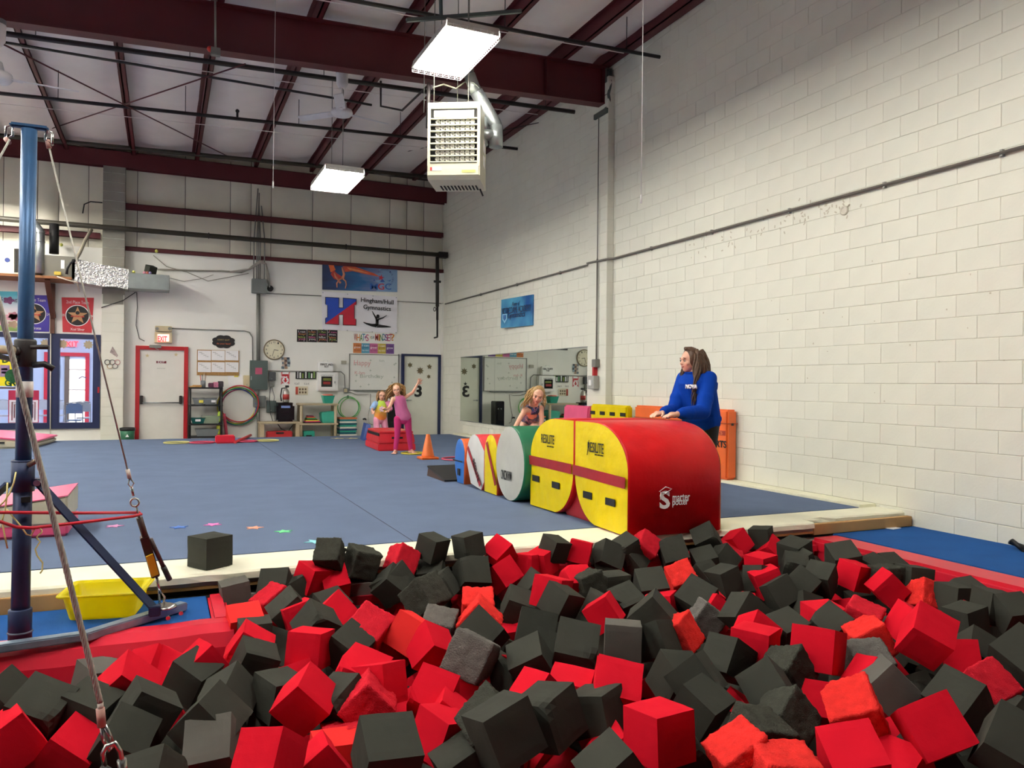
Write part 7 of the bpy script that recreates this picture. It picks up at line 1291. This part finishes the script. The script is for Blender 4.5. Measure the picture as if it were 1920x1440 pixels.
# ============================================================ FOAM PIT BLOCKS
FOAM = "k,-0.432,3.531,-0.112,0.81,0.269,-0.056,0.519,1.046;r,-0.509,3.395,-0.150,-0.549,0.675,-0.267,-0.414,0.980;r,-0.309,3.379,-0.227,-0.762,0.552,-0.324,-0.095,0.980;k,-0.263,3.541,-0.144,-0.038,-0.275,-0.621,-0.733,0.980;g,-0.251,4.015,-0.190,-0.275,-0.427,-0.625,-0.593,0.980;r,-0.132,3.689,-0.118,-0.714,0.201,0.345,-0.576,1.030;k,-0.052,3.425,-0.132,-0.587,0.3,0.365,-0.658,1.008;r,-0.038,4.324,-0.272,0.281,0.865,0.305,-0.283,1.002;r,0.179,3.947,-0.166,-0.939,-0.012,0.313,-0.142,1.013;r,0.064,4.204,-0.250,-0.468,-0.101,-0.753,0.451,0.978;k,0.138,3.886,-0.176,-0.217,0.313,0.914,0.142,0.961;k,0.184,3.285,-0.155,-0.899,-0.143,-0.361,0.202,1.070;k,0.271,3.576,-0.175,-0.465,0.682,0.549,-0.129,0.980;k,0.478,3.547,-0.188,0.734,0.194,-0.638,0.125,0.980;r,0.555,3.309,-0.133,0.805,-0.261,-0.287,0.449,0.995;r,0.678,3.929,-0.126,0.033,-0.297,-0.952,0.065,0.988;r,0.599,3.847,-0.270,0.058,-0.09,0.267,0.958,1.000;r,0.824,3.469,-0.139,-0.884,-0.179,0.02,-0.432,1.109;o,1.208,3.960,-0.133,-0.068,-0.419,-0.696,-0.579,1.021;r,1.271,3.820,-0.171,0.685,-0.173,-0.489,0.512,0.974;G,1.403,4.092,-0.164,-0.845,-0.151,0.079,-0.506,0.980;K,1.464,4.518,-0.097,-0.355,0.433,0.794,0.235,1.099;k,1.395,4.961,-0.122,0.388,-0.246,-0.821,-0.339,1.100;k,1.686,4.876,-0.147,0.458,-0.257,-0.836,-0.159,0.980;k,1.729,5.180,-0.146,0.042,-0.829,-0.516,-0.213,0.980;k,2.064,6.198,-0.174,0.718,0.281,-0.627,0.11,0.980;R,1.674,5.746,-0.157,-0.553,0.648,0.486,0.195,0.980;k,1.368,4.927,-0.116,-0.828,0.213,0.364,-0.369,0.967;K,1.205,6.148,-0.155,0.768,0.221,-0.364,0.479,0.980;K,1.322,5.580,-0.104,-0.632,0.497,0.428,0.413,1.080;r,1.044,5.172,-0.135,-0.199,0.641,0.686,0.281,0.986;r,0.976,5.592,-0.186,-0.755,-0.267,0.59,-0.106,0.992;k,0.671,5.166,-0.125,0.768,0.177,-0.323,0.524,1.014;g,0.442,5.369,-0.193,-0.997,-0.005,0.069,-0.036,0.980;R,0.622,4.862,-0.144,-0.945,-0.032,0.263,-0.19,0.980;o,0.427,4.547,-0.159,-0.988,-0.15,0.023,-0.035,1.004;k,0.461,4.399,-0.178,1,-0,0.007,-0.011,0.963;k,0.688,4.646,-0.143,-0.938,-0.077,0.336,-0.025,1.065;k,0.853,5.526,-0.252,0.697,-0.181,-0.164,0.674,0.988;r,0.721,4.565,-0.157,-0.986,0.082,0.14,-0.044,0.964;k,0.782,4.335,-0.140,-0.628,0.185,0.456,-0.603,0.980;k,0.934,4.720,-0.173,-0.954,-0.225,0,-0.201,0.993;r,0.917,4.566,-0.163,0.338,-0.262,-0.865,-0.264,0.967;R,0.996,4.031,-0.112,-0.866,-0.3,0.113,-0.385,1.055;k,0.876,3.930,-0.155,-0.879,-0.297,0.019,-0.373,0.980;r,0.409,4.103,-0.146,0.683,-0.334,-0.33,0.559,0.983;k,0.415,3.946,-0.174,0.209,-0.672,-0.707,0.072,0.977;k,0.606,4.420,-0.270,0.571,-0.567,-0.186,0.564,1.000;r,0.348,2.799,-0.118,0.04,-0.359,-0.872,0.331,0.980;o,0.630,3.040,-0.276,1,-0.011,0.017,0.005,1.007;k,0.724,2.650,-0.105,-0.182,0.697,0.68,0.136,1.076;k,0.713,3.333,-0.181,0.445,-0.242,-0.735,-0.45,1.007;R,0.802,3.246,-0.164,-0.742,0.289,0.247,-0.552,0.959;r,0.882,3.359,-0.132,0.585,-0.39,-0.681,-0.204,0.959;R,1.145,4.105,-0.270,0.785,0.404,0.064,0.466,1.000;k,0.772,2.821,-0.277,0.35,0.015,0.045,-0.935,1.003;k,0.783,2.668,-0.265,0.259,-0.012,0.012,-0.966,0.974;R,0.700,3.164,-0.291,-0.007,-0.029,0.076,0.997,1.008;r,0.548,2.933,-0.261,-0.715,-0.627,0.226,-0.213,0.994;g,0.188,3.186,-0.210,-0.021,-0.156,-0.906,0.393,0.974;k,-0.021,2.904,-0.181,0.393,-0.495,0.774,0.033,0.980;k,-0.125,3.296,-0.177,-0.127,-0.546,-0.668,0.488,0.971;k,-0.660,4.188,-0.270,0.196,-0.894,0.148,0.375,1.000;G,1.349,3.435,-0.101,-0.1,-0.397,-0.726,-0.552,1.088;k,1.534,3.761,-0.114,0.86,0.355,-0.343,0.129,1.049;O,1.621,4.018,-0.123,0.773,-0.346,-0.225,0.48,1.020;O,1.702,4.254,-0.126,0.098,-0.808,-0.567,-0.13,1.011;k,1.921,4.920,-0.100,0.351,-0.655,-0.61,-0.276,1.091;k,2.340,6.067,-0.151,0.646,0.06,-0.754,0.101,0.980;r,2.469,5.707,-0.152,-0.911,-0.235,0.315,-0.121,0.980;r,2.180,4.977,-0.138,-0.28,0.45,0.751,0.394,0.980;r,2.469,5.161,-0.137,0.003,0.52,0.852,-0.056,0.980;r,2.622,5.246,-0.137,-0.682,-0.682,-0.096,-0.245,0.980;k,2.996,5.780,-0.174,0.767,0.183,-0.615,0.005,0.980;r,3.121,5.562,-0.164,-0.701,-0.358,0.544,-0.293,0.980;k,3.110,5.112,-0.113,0.834,-0.174,-0.509,0.122,1.050;k,3.252,5.380,-0.270,0.642,-0.293,-0.708,0.017,1.000;r,2.532,4.555,-0.140,-0.976,-0.217,-0.016,0.033,1.064;k,2.220,4.186,-0.126,-0.22,0.551,0.805,-0.036,0.998;K,2.574,4.479,-0.127,0.437,-0.436,-0.596,-0.514,0.966;r,2.236,4.343,-0.107,-0.242,-0.373,-0.685,-0.577,1.083;k,2.094,4.543,-0.233,-0.247,0.801,0.542,0.053,0.980;k,2.315,4.714,-0.177,-0.9,-0.011,0.433,0.049,0.980;k,1.792,3.658,-0.097,-0.741,-0.352,0.418,-0.391,1.100;k,1.828,3.293,-0.086,-0.832,-0.23,0.233,-0.447,1.120;g,2.153,3.385,-0.109,-0.648,0.713,-0.208,0.169,1.026;k,1.615,3.338,-0.132,-0.105,-0.8,-0.516,-0.286,0.981;k,1.795,3.503,-0.149,-0.773,-0.355,0.434,-0.297,0.980;k,1.494,3.450,-0.270,0.367,-0.031,0.821,0.436,1.000;r,1.460,2.952,-0.139,0.918,-0.016,-0.377,0.117,0.969;r,1.616,2.963,-0.146,-0.89,-0.083,0.015,-0.449,1.004;r,1.757,2.815,-0.103,0.848,0.209,-0.188,0.448,1.083;k,1.391,2.719,-0.108,0.966,-0.095,-0.127,0.202,1.064;k,1.620,2.733,-0.133,0.099,0.488,0.865,-0.059,0.980;k,1.151,2.605,-0.077,-0.375,0.445,0.652,0.487,1.116;K,1.174,2.757,-0.118,-0.203,-0.655,-0.639,-0.349,1.056;r,1.108,3.090,-0.226,0.749,-0.378,-0.245,0.486,0.973;r,1.090,3.233,-0.171,0.85,0.27,-0.25,0.378,1.002;r,1.331,3.421,-0.270,0.652,0.128,0.735,-0.136,1.000;k,1.185,2.829,-0.305,-0.176,-0.299,-0.755,0.557,0.984;r,1.032,2.955,-0.211,0.15,-0.523,-0.837,0.056,0.964;k,1.052,2.752,-0.264,0.598,-0.599,0.378,0.377,0.996;k,1.411,2.262,-0.131,-0.209,-0.711,-0.633,-0.225,0.996;r,1.612,2.597,-0.255,-0.148,0.281,-0.04,-0.948,0.980;k,3.558,5.543,-0.169,-0.966,-0.115,0.229,-0.012,0.980;k,3.365,5.146,-0.166,0.923,-0.181,-0.281,0.189,0.980;R,3.634,5.396,-0.126,0.218,-0.277,-0.825,-0.442,1.006;k,3.622,4.991,-0.096,-0.184,0.681,0.537,0.462,1.103;k,4.214,5.322,-0.102,-0.803,0.097,0.37,-0.457,1.086;R,4.204,5.034,-0.185,0.239,-0.82,-0.516,-0.072,0.980;r,4.510,5.300,-0.149,0.309,-0.395,-0.707,-0.497,0.980;k,4.909,5.440,-0.152,-0.958,0.04,0.044,-0.28,0.980;r,4.117,4.562,-0.154,-0.016,-0.637,-0.77,-0.03,0.980;r,4.614,5.006,-0.168,-0.81,-0.471,0.096,-0.336,0.980;k,4.538,4.653,-0.105,0.039,0.612,0.78,0.125,1.096;k,4.465,4.524,-0.159,-0.135,-0.745,-0.619,-0.21,0.984;k,4.331,4.445,-0.161,-0.929,-0.163,-0.055,0.329,0.972;k,3.834,4.866,-0.163,0.008,-0.796,-0.555,-0.242,0.979;k,3.489,4.431,-0.157,-0.927,-0.35,-0.022,-0.134,0.992;k,3.993,4.848,-0.156,-0.773,-0.537,0.227,-0.252,0.981;k,3.824,4.235,-0.151,0.004,-0.678,-0.719,0.152,0.997;k,3.537,4.285,-0.142,-0.43,0.431,0.601,0.518,0.968;k,3.993,4.035,-0.162,0.022,-0.564,-0.681,-0.466,0.980;k,4.161,4.024,-0.132,-0.947,-0.069,0.242,-0.202,0.995;r,3.475,3.339,-0.147,0.994,0.032,-0.019,-0.107,1.031;k,2.824,4.558,-0.176,-0.006,-0.74,-0.673,-0.007,0.980;k,2.910,4.242,-0.119,0.133,-0.766,-0.563,-0.282,1.033;O,3.272,4.404,-0.134,0.078,-0.722,-0.566,-0.391,0.990;k,3.045,3.935,-0.136,0.051,0.543,0.748,0.377,1.082;r,2.869,4.063,-0.197,-0.935,0.077,0.019,-0.347,0.980;k,2.633,4.115,-0.162,-0.088,0.646,0.714,0.256,0.983;r,2.400,3.982,-0.158,-0.809,-0.408,-0.208,-0.368,0.972;k,2.475,4.118,-0.180,0.854,-0.003,-0.521,-0.006,0.985;k,2.499,3.619,-0.089,0.841,-0.331,-0.163,0.395,1.080;G,2.975,3.768,-0.199,0.557,-0.702,-0.189,-0.402,0.965;O,2.551,3.457,-0.153,-0.799,-0.524,-0.056,-0.29,0.980;r,3.165,4.030,-0.167,0.42,0.727,0.469,0.275,0.991;k,3.086,3.552,-0.124,-0.912,0.138,0.386,-0.022,1.017;r,2.917,3.272,-0.143,0.894,-0.204,-0.388,0.094,0.980;r,3.077,3.819,-0.195,0.908,-0.144,-0.391,-0.033,1.000;k,3.156,3.292,-0.159,0.033,-0.692,-0.697,-0.184,0.980;k,3.766,4.001,-0.176,0.213,-0.542,-0.614,-0.532,0.966;r,3.787,4.138,-0.140,-0.962,0.064,0.166,0.206,0.967;k,3.400,3.205,-0.136,0.049,0.662,0.663,0.345,0.964;k,3.876,3.890,-0.270,0.806,-0.151,-0.549,0.161,1.000;k,2.366,3.399,-0.141,-0.472,0.499,0.699,0.198,0.980;k,2.515,3.009,-0.130,0.877,0.007,-0.468,0.108,1.000;k,2.153,2.784,-0.102,0.87,0.345,0.225,0.271,0.993;r,2.707,3.037,-0.104,0.704,0.189,-0.662,0.177,1.080;r,2.889,2.806,-0.069,0.784,0.127,-0.575,0.197,1.120;k,2.445,2.655,-0.140,0.729,-0.112,-0.459,0.495,0.980;K,2.685,2.792,-0.142,-0.378,0.327,0.732,0.464,0.980;k,2.164,2.929,-0.152,-0.217,0.692,0.683,0.087,1.040;k,2.079,2.654,-0.155,0.194,-0.535,-0.803,-0.179,0.977;r,1.707,2.426,-0.107,-0.024,-0.654,-0.755,0.037,1.058;O,1.873,2.148,-0.120,-0.962,0.033,0.251,0.107,1.031;O,1.897,1.982,-0.113,-0.028,0.83,0.556,-0,1.052;K,2.052,2.277,-0.130,0.186,-0.703,-0.686,0.017,1.001;K,2.367,2.467,-0.182,0.295,-0.372,-0.766,-0.433,0.980;r,2.704,2.692,-0.270,-0.394,-0.87,0.241,0.171,1.000;k,1.843,2.464,-0.245,-0.125,-0.311,-0.736,0.588,0.980;k,4.571,4.209,-0.072,-0.041,0.814,0.527,0.241,1.120;r,4.454,3.998,-0.127,0.121,-0.673,-0.73,0.022,1.008;k,4.961,4.131,-0.154,-0.974,-0.228,-0.02,-0,0.980;k,4.765,4.102,-0.142,0.06,-0.659,-0.734,-0.15,0.980;K,4.587,3.835,-0.126,-0.72,0.024,0.693,-0.027,1.011;k,4.738,3.751,-0.122,-0.45,0.604,0.409,0.515,1.025;k,4.847,3.445,-0.166,-0.024,0.802,0.581,0.139,0.980;k,4.663,3.395,-0.154,0.04,-0.716,-0.697,0.03,0.980;k,4.638,3.112,-0.133,0.749,-0.116,-0.637,-0.141,1.079;k,4.607,2.983,-0.131,0.121,-0.779,-0.557,-0.26,0.966;r,4.666,3.278,-0.270,0.144,-0.853,0.032,-0.502,1.000;k,4.367,3.105,-0.184,-0.715,-0.695,0.062,-0.042,0.980;k,3.730,2.368,-0.085,-0.03,-0.674,-0.642,-0.363,1.120;k,4.148,2.888,-0.270,-0.194,0.315,-0.847,-0.381,1.000;R,3.601,3.180,-0.116,-0.946,-0.179,0.027,-0.271,1.041;r,4.458,3.731,-0.150,-0.894,0.084,0.374,0.231,0.980;O,4.602,3.551,-0.173,0.823,-0.213,-0.526,0.022,0.980;r,3.730,2.957,-0.105,0.83,-0.078,-0.512,-0.206,1.065;r,3.480,2.679,-0.035,-0.887,-0.31,0.173,-0.295,1.120;r,3.945,2.827,-0.270,-0.334,0.262,0.428,-0.798,1.000;O,3.405,2.955,-0.130,-0.939,0.027,0.245,0.24,0.988;G,3.170,2.759,-0.164,0.072,-0.814,-0.531,-0.223,0.980;r,2.964,2.558,-0.159,-0.762,-0.51,0.346,-0.2,1.037;r,3.320,2.984,-0.270,0.802,-0.349,0.23,-0.426,1.000;O,2.542,2.273,-0.108,0.857,-0.084,-0.284,0.422,1.066;r,2.196,1.971,-0.109,0.022,-0.826,-0.506,-0.249,1.047;r,2.678,2.033,-0.098,0.087,-0.68,-0.53,-0.5,1.091;k,3.066,2.211,-0.125,0.168,0.652,0.672,0.309,1.014;g,2.912,2.434,-0.116,-0.354,-0.807,-0.446,-0.154,0.961;R,3.395,2.319,-0.154,0.175,-0.635,-0.676,-0.332,0.992;k,3.373,2.200,-0.252,0.057,0.787,-0.589,0.175,0.988;k,2.814,1.817,-0.098,-0.003,-0.502,-0.771,-0.392,1.097;k,2.787,2.125,-0.258,0.34,-0.267,0.12,0.894,0.975;r,2.801,2.270,-0.305,0.253,-0.578,0.776,-0.012,1.024;r,2.566,2.077,-0.270,-0.251,-0.148,-0.684,0.669,1.000"
FL = .178
def foam_mesh(seed, rough, m):
    r = random.Random(seed); bm = bmesh.new(); bmesh.ops.create_cube(bm, size=FL*1.01)
    if rough: bmesh.ops.subdivide_edges(bm, edges=bm.edges[:], cuts=15, use_grid_fill=True)
    else: bmesh.ops.subdivide_edges(bm, edges=bm.edges[:], cuts=5, use_grid_fill=True)
    from mathutils import noise
    off = V((seed*3.1, seed*1.7, seed*.9)); h = FL/2
    corner = V((r.choice((-1, 1)), r.choice((-1, 1)), r.choice((-1, 1))))*h
    for v in bm.verts:
        p = v.co.copy(); mx = sorted(abs(c) for c in p)
        edge = max(0, mx[1]/h-.80)/.2                          # rounded along the edges
        p = p*(1-.018*edge**2)
        n_ = noise.noise(p*14+off)
        p += p.normalized()*(n_*(.006 if rough else .0028))
        if rough: p += v.normal*(noise.noise(p*75+off)*.006+noise.noise(p*34+off)*.0045)
        if seed % 3 == 0 and (v.co-corner).length < .045: p -= corner.normalized()*(.045-(v.co-corner).length)*.55    # torn corner
        v.co = p
    me = bpy.data.meshes.new('foam_block'); bm.to_mesh(me); bm.free(); me.materials.append(m)
    if rough: me.polygons.foreach_set('use_smooth', [True]*len(me.polygons))
    return me
F_mats = {'r': mat('red_foam', '#cb1428', .85, var=.05, vscale=4, bump=.25, bscale=300, bdist=.002, spec=.06), 'R': mat('rough_red_foam', '#d02434', .9, var=.1, vscale=25, bump=1, bscale=190, bdist=.006, spec=.05), 'o': mat('coral_foam', '#e23130', .9, var=.05, bump=.3, bscale=200, bdist=.002, spec=.05), 'O': mat('rough_coral_foam', '#e53430', .9, var=.1, vscale=25, bump=1, bscale=190, bdist=.006, spec=.05), 'k': mat('charcoal_foam', '#393a34', .85, var=.06, vscale=4, bump=.25, bscale=300, bdist=.002, spec=.1), 'K': mat('rough_charcoal_foam', '#40413a', .9, var=.12, vscale=25, bump=1, bscale=170, bdist=.006, spec=.06), 'g': mat('grey_foam', '#5b5954', .85, var=.06, vscale=5, bump=.25, bscale=250, bdist=.002, spec=.06), 'G': mat('rough_grey_foam', '#66635f', .9, var=.12, vscale=25, bump=1, bscale=150, bdist=.007, spec=.05)}
F_mesh = {k_: [foam_mesh(11*i+ord(k_) % 13, k_ in 'ROKG', m_) for i in range(4)] for k_, m_ in F_mats.items()}
F_name = {'r': 'smooth red', 'R': 'rough torn red', 'o': 'smooth coral red', 'O': 'rough torn coral red', 'k': 'smooth charcoal', 'K': 'rough torn charcoal', 'g': 'smooth grey', 'G': 'rough torn grey'}
def topx(p): d = V(p)-EYE; q = d.dot(_fw); return 960+FOC*d.dot(_r2)/q, 720-FOC*d.dot(_u2)/q
foam = []; rn = random.Random(21)
for rec in FOAM.split(';'):
    f_ = rec.split(','); c = [float(v) for v in f_[1:]]; foam.append([f_[0], V(c[:3]), Quaternion(c[3:7]), c[7]])
for rec in foam:      # keep every block inside the pit
    p = rec[1]; t = min(1, 5.08/p.y, 5.13/max(p.x, .1))
    if p.x < .42: t = min(t, 4.26/p.y)
    rec[1] = EYE+(p-EYE)*t; rec[3] *= max(t, .93)
ORD = ['first', 'second', 'third', 'fourth', 'fifth', 'sixth', 'seventh', 'eighth', 'ninth', 'tenth', 'eleventh', 'twelfth', 'thirteenth', 'fourteenth', 'fifteenth', 'sixteenth', 'seventeenth', 'eighteenth', 'nineteenth', 'twentieth', 'twenty-first', 'twenty-second', 'twenty-third', 'twenty-fourth', 'twenty-fifth', 'twenty-sixth']
rows = {}
for rec in foam:
    u, v_ = topx(rec[1]); rec.append((u, v_)); band_ = min(9, max(0, int((1440-v_)//42))); rec.append(band_); rows.setdefault((band_, rec[0]), []).append(rec)
for key, rs in rows.items():
    rs.sort(key=lambda q: q[4][0])
    for i, rec in enumerate(rs): rec.append(i)
RN = ['nearest pit row']+['%s pit row' % ORD[i_] for i_ in range(1, 8)]+['last pit row but one', 'pit row along the far rim']
for i, rec in enumerate(foam):
    k_, p, q, sc_, uv, bd, n_ = rec; o = link('foam_block', F_mesh[k_][i % 4]); o.location = p; o.rotation_mode = 'QUATERNION'; o.rotation_quaternion = q
    s_ = sc_*rn.uniform(.99, 1.02); o.scale = (s_, s_, s_)
    tot = len(rows[(bd, k_)]); which = 'only' if tot == 1 else ORD[n_]+' from the left'
    if tot == 1: lab = 'only %s foam block in the %s' % (F_name[k_], RN[bd])
    else: lab = '%s foam block, %s in the %s' % (F_name[k_], ORD[n_]+' from left', RN[bd])
    tag(o, lab, 'foam block', 'foam blocks filling the pit')
# the layers below, seen only in the gaps
low = {'r': MB(), 'k': MB()}
x = -2.6
cube = [V((a, b, c))*FL*.5 for a in (-1, 1) for b in (-1, 1) for c in (-1, 1)]; cf = [(0, 1, 3, 2), (4, 6, 7, 5), (0, 4, 5, 1), (2, 3, 7, 6), (0, 2, 6, 4), (1, 5, 7, 3)]
while x < 5.15:
    y = 1.2
    while y < 5.15:
        if not (x < .45 and y > 4.25):
            for lz in (-.41, -.58):
                q = Quaternion((rn.gauss(0, 1), rn.gauss(0, 1), rn.gauss(0, 1), rn.gauss(0, 1))).normalized(); c = V((x+rn.uniform(-.05, .05), y+rn.uniform(-.05, .05), lz+rn.uniform(-.03, .03))); low['r' if rn.random() < .42 else 'k'].add([q @ v+c for v in cube], cf)
        y += .215
    x += .215
for k_, nm in (('r', 'red'), ('k', 'charcoal')): o = low[k_].build('foam_blocks_below', F_mats[k_]); tag(o, 'deeper layer of %s foam blocks glimpsed between the top ones' % nm, 'foam blocks', kind='stuff')
# block left on the white edge and block on the duct
def placed(kx, p, rz, label, tilt=0, sc=1):
    o = link('foam_block', F_mesh[kx][1]); o.location = p; o.rotation_euler = (tilt, 0, rz); o.scale = (sc, sc, sc); tag(o, label, 'foam block')
q = atZ(376, 1070, 0); ang = math.radians(33); placed('k', (q.x+.062, q.y+.125, FL*.555), ang, 'single charcoal foam block with a torn corner left on the white edge board', 0, 1.11)
q = atY(1695/6, 420+500/6, FY+.25); placed('k', (q.x, FY+.28, z1_duct+.125), .6, 'charcoal foam block perched on top of the square duct outlet', .35)
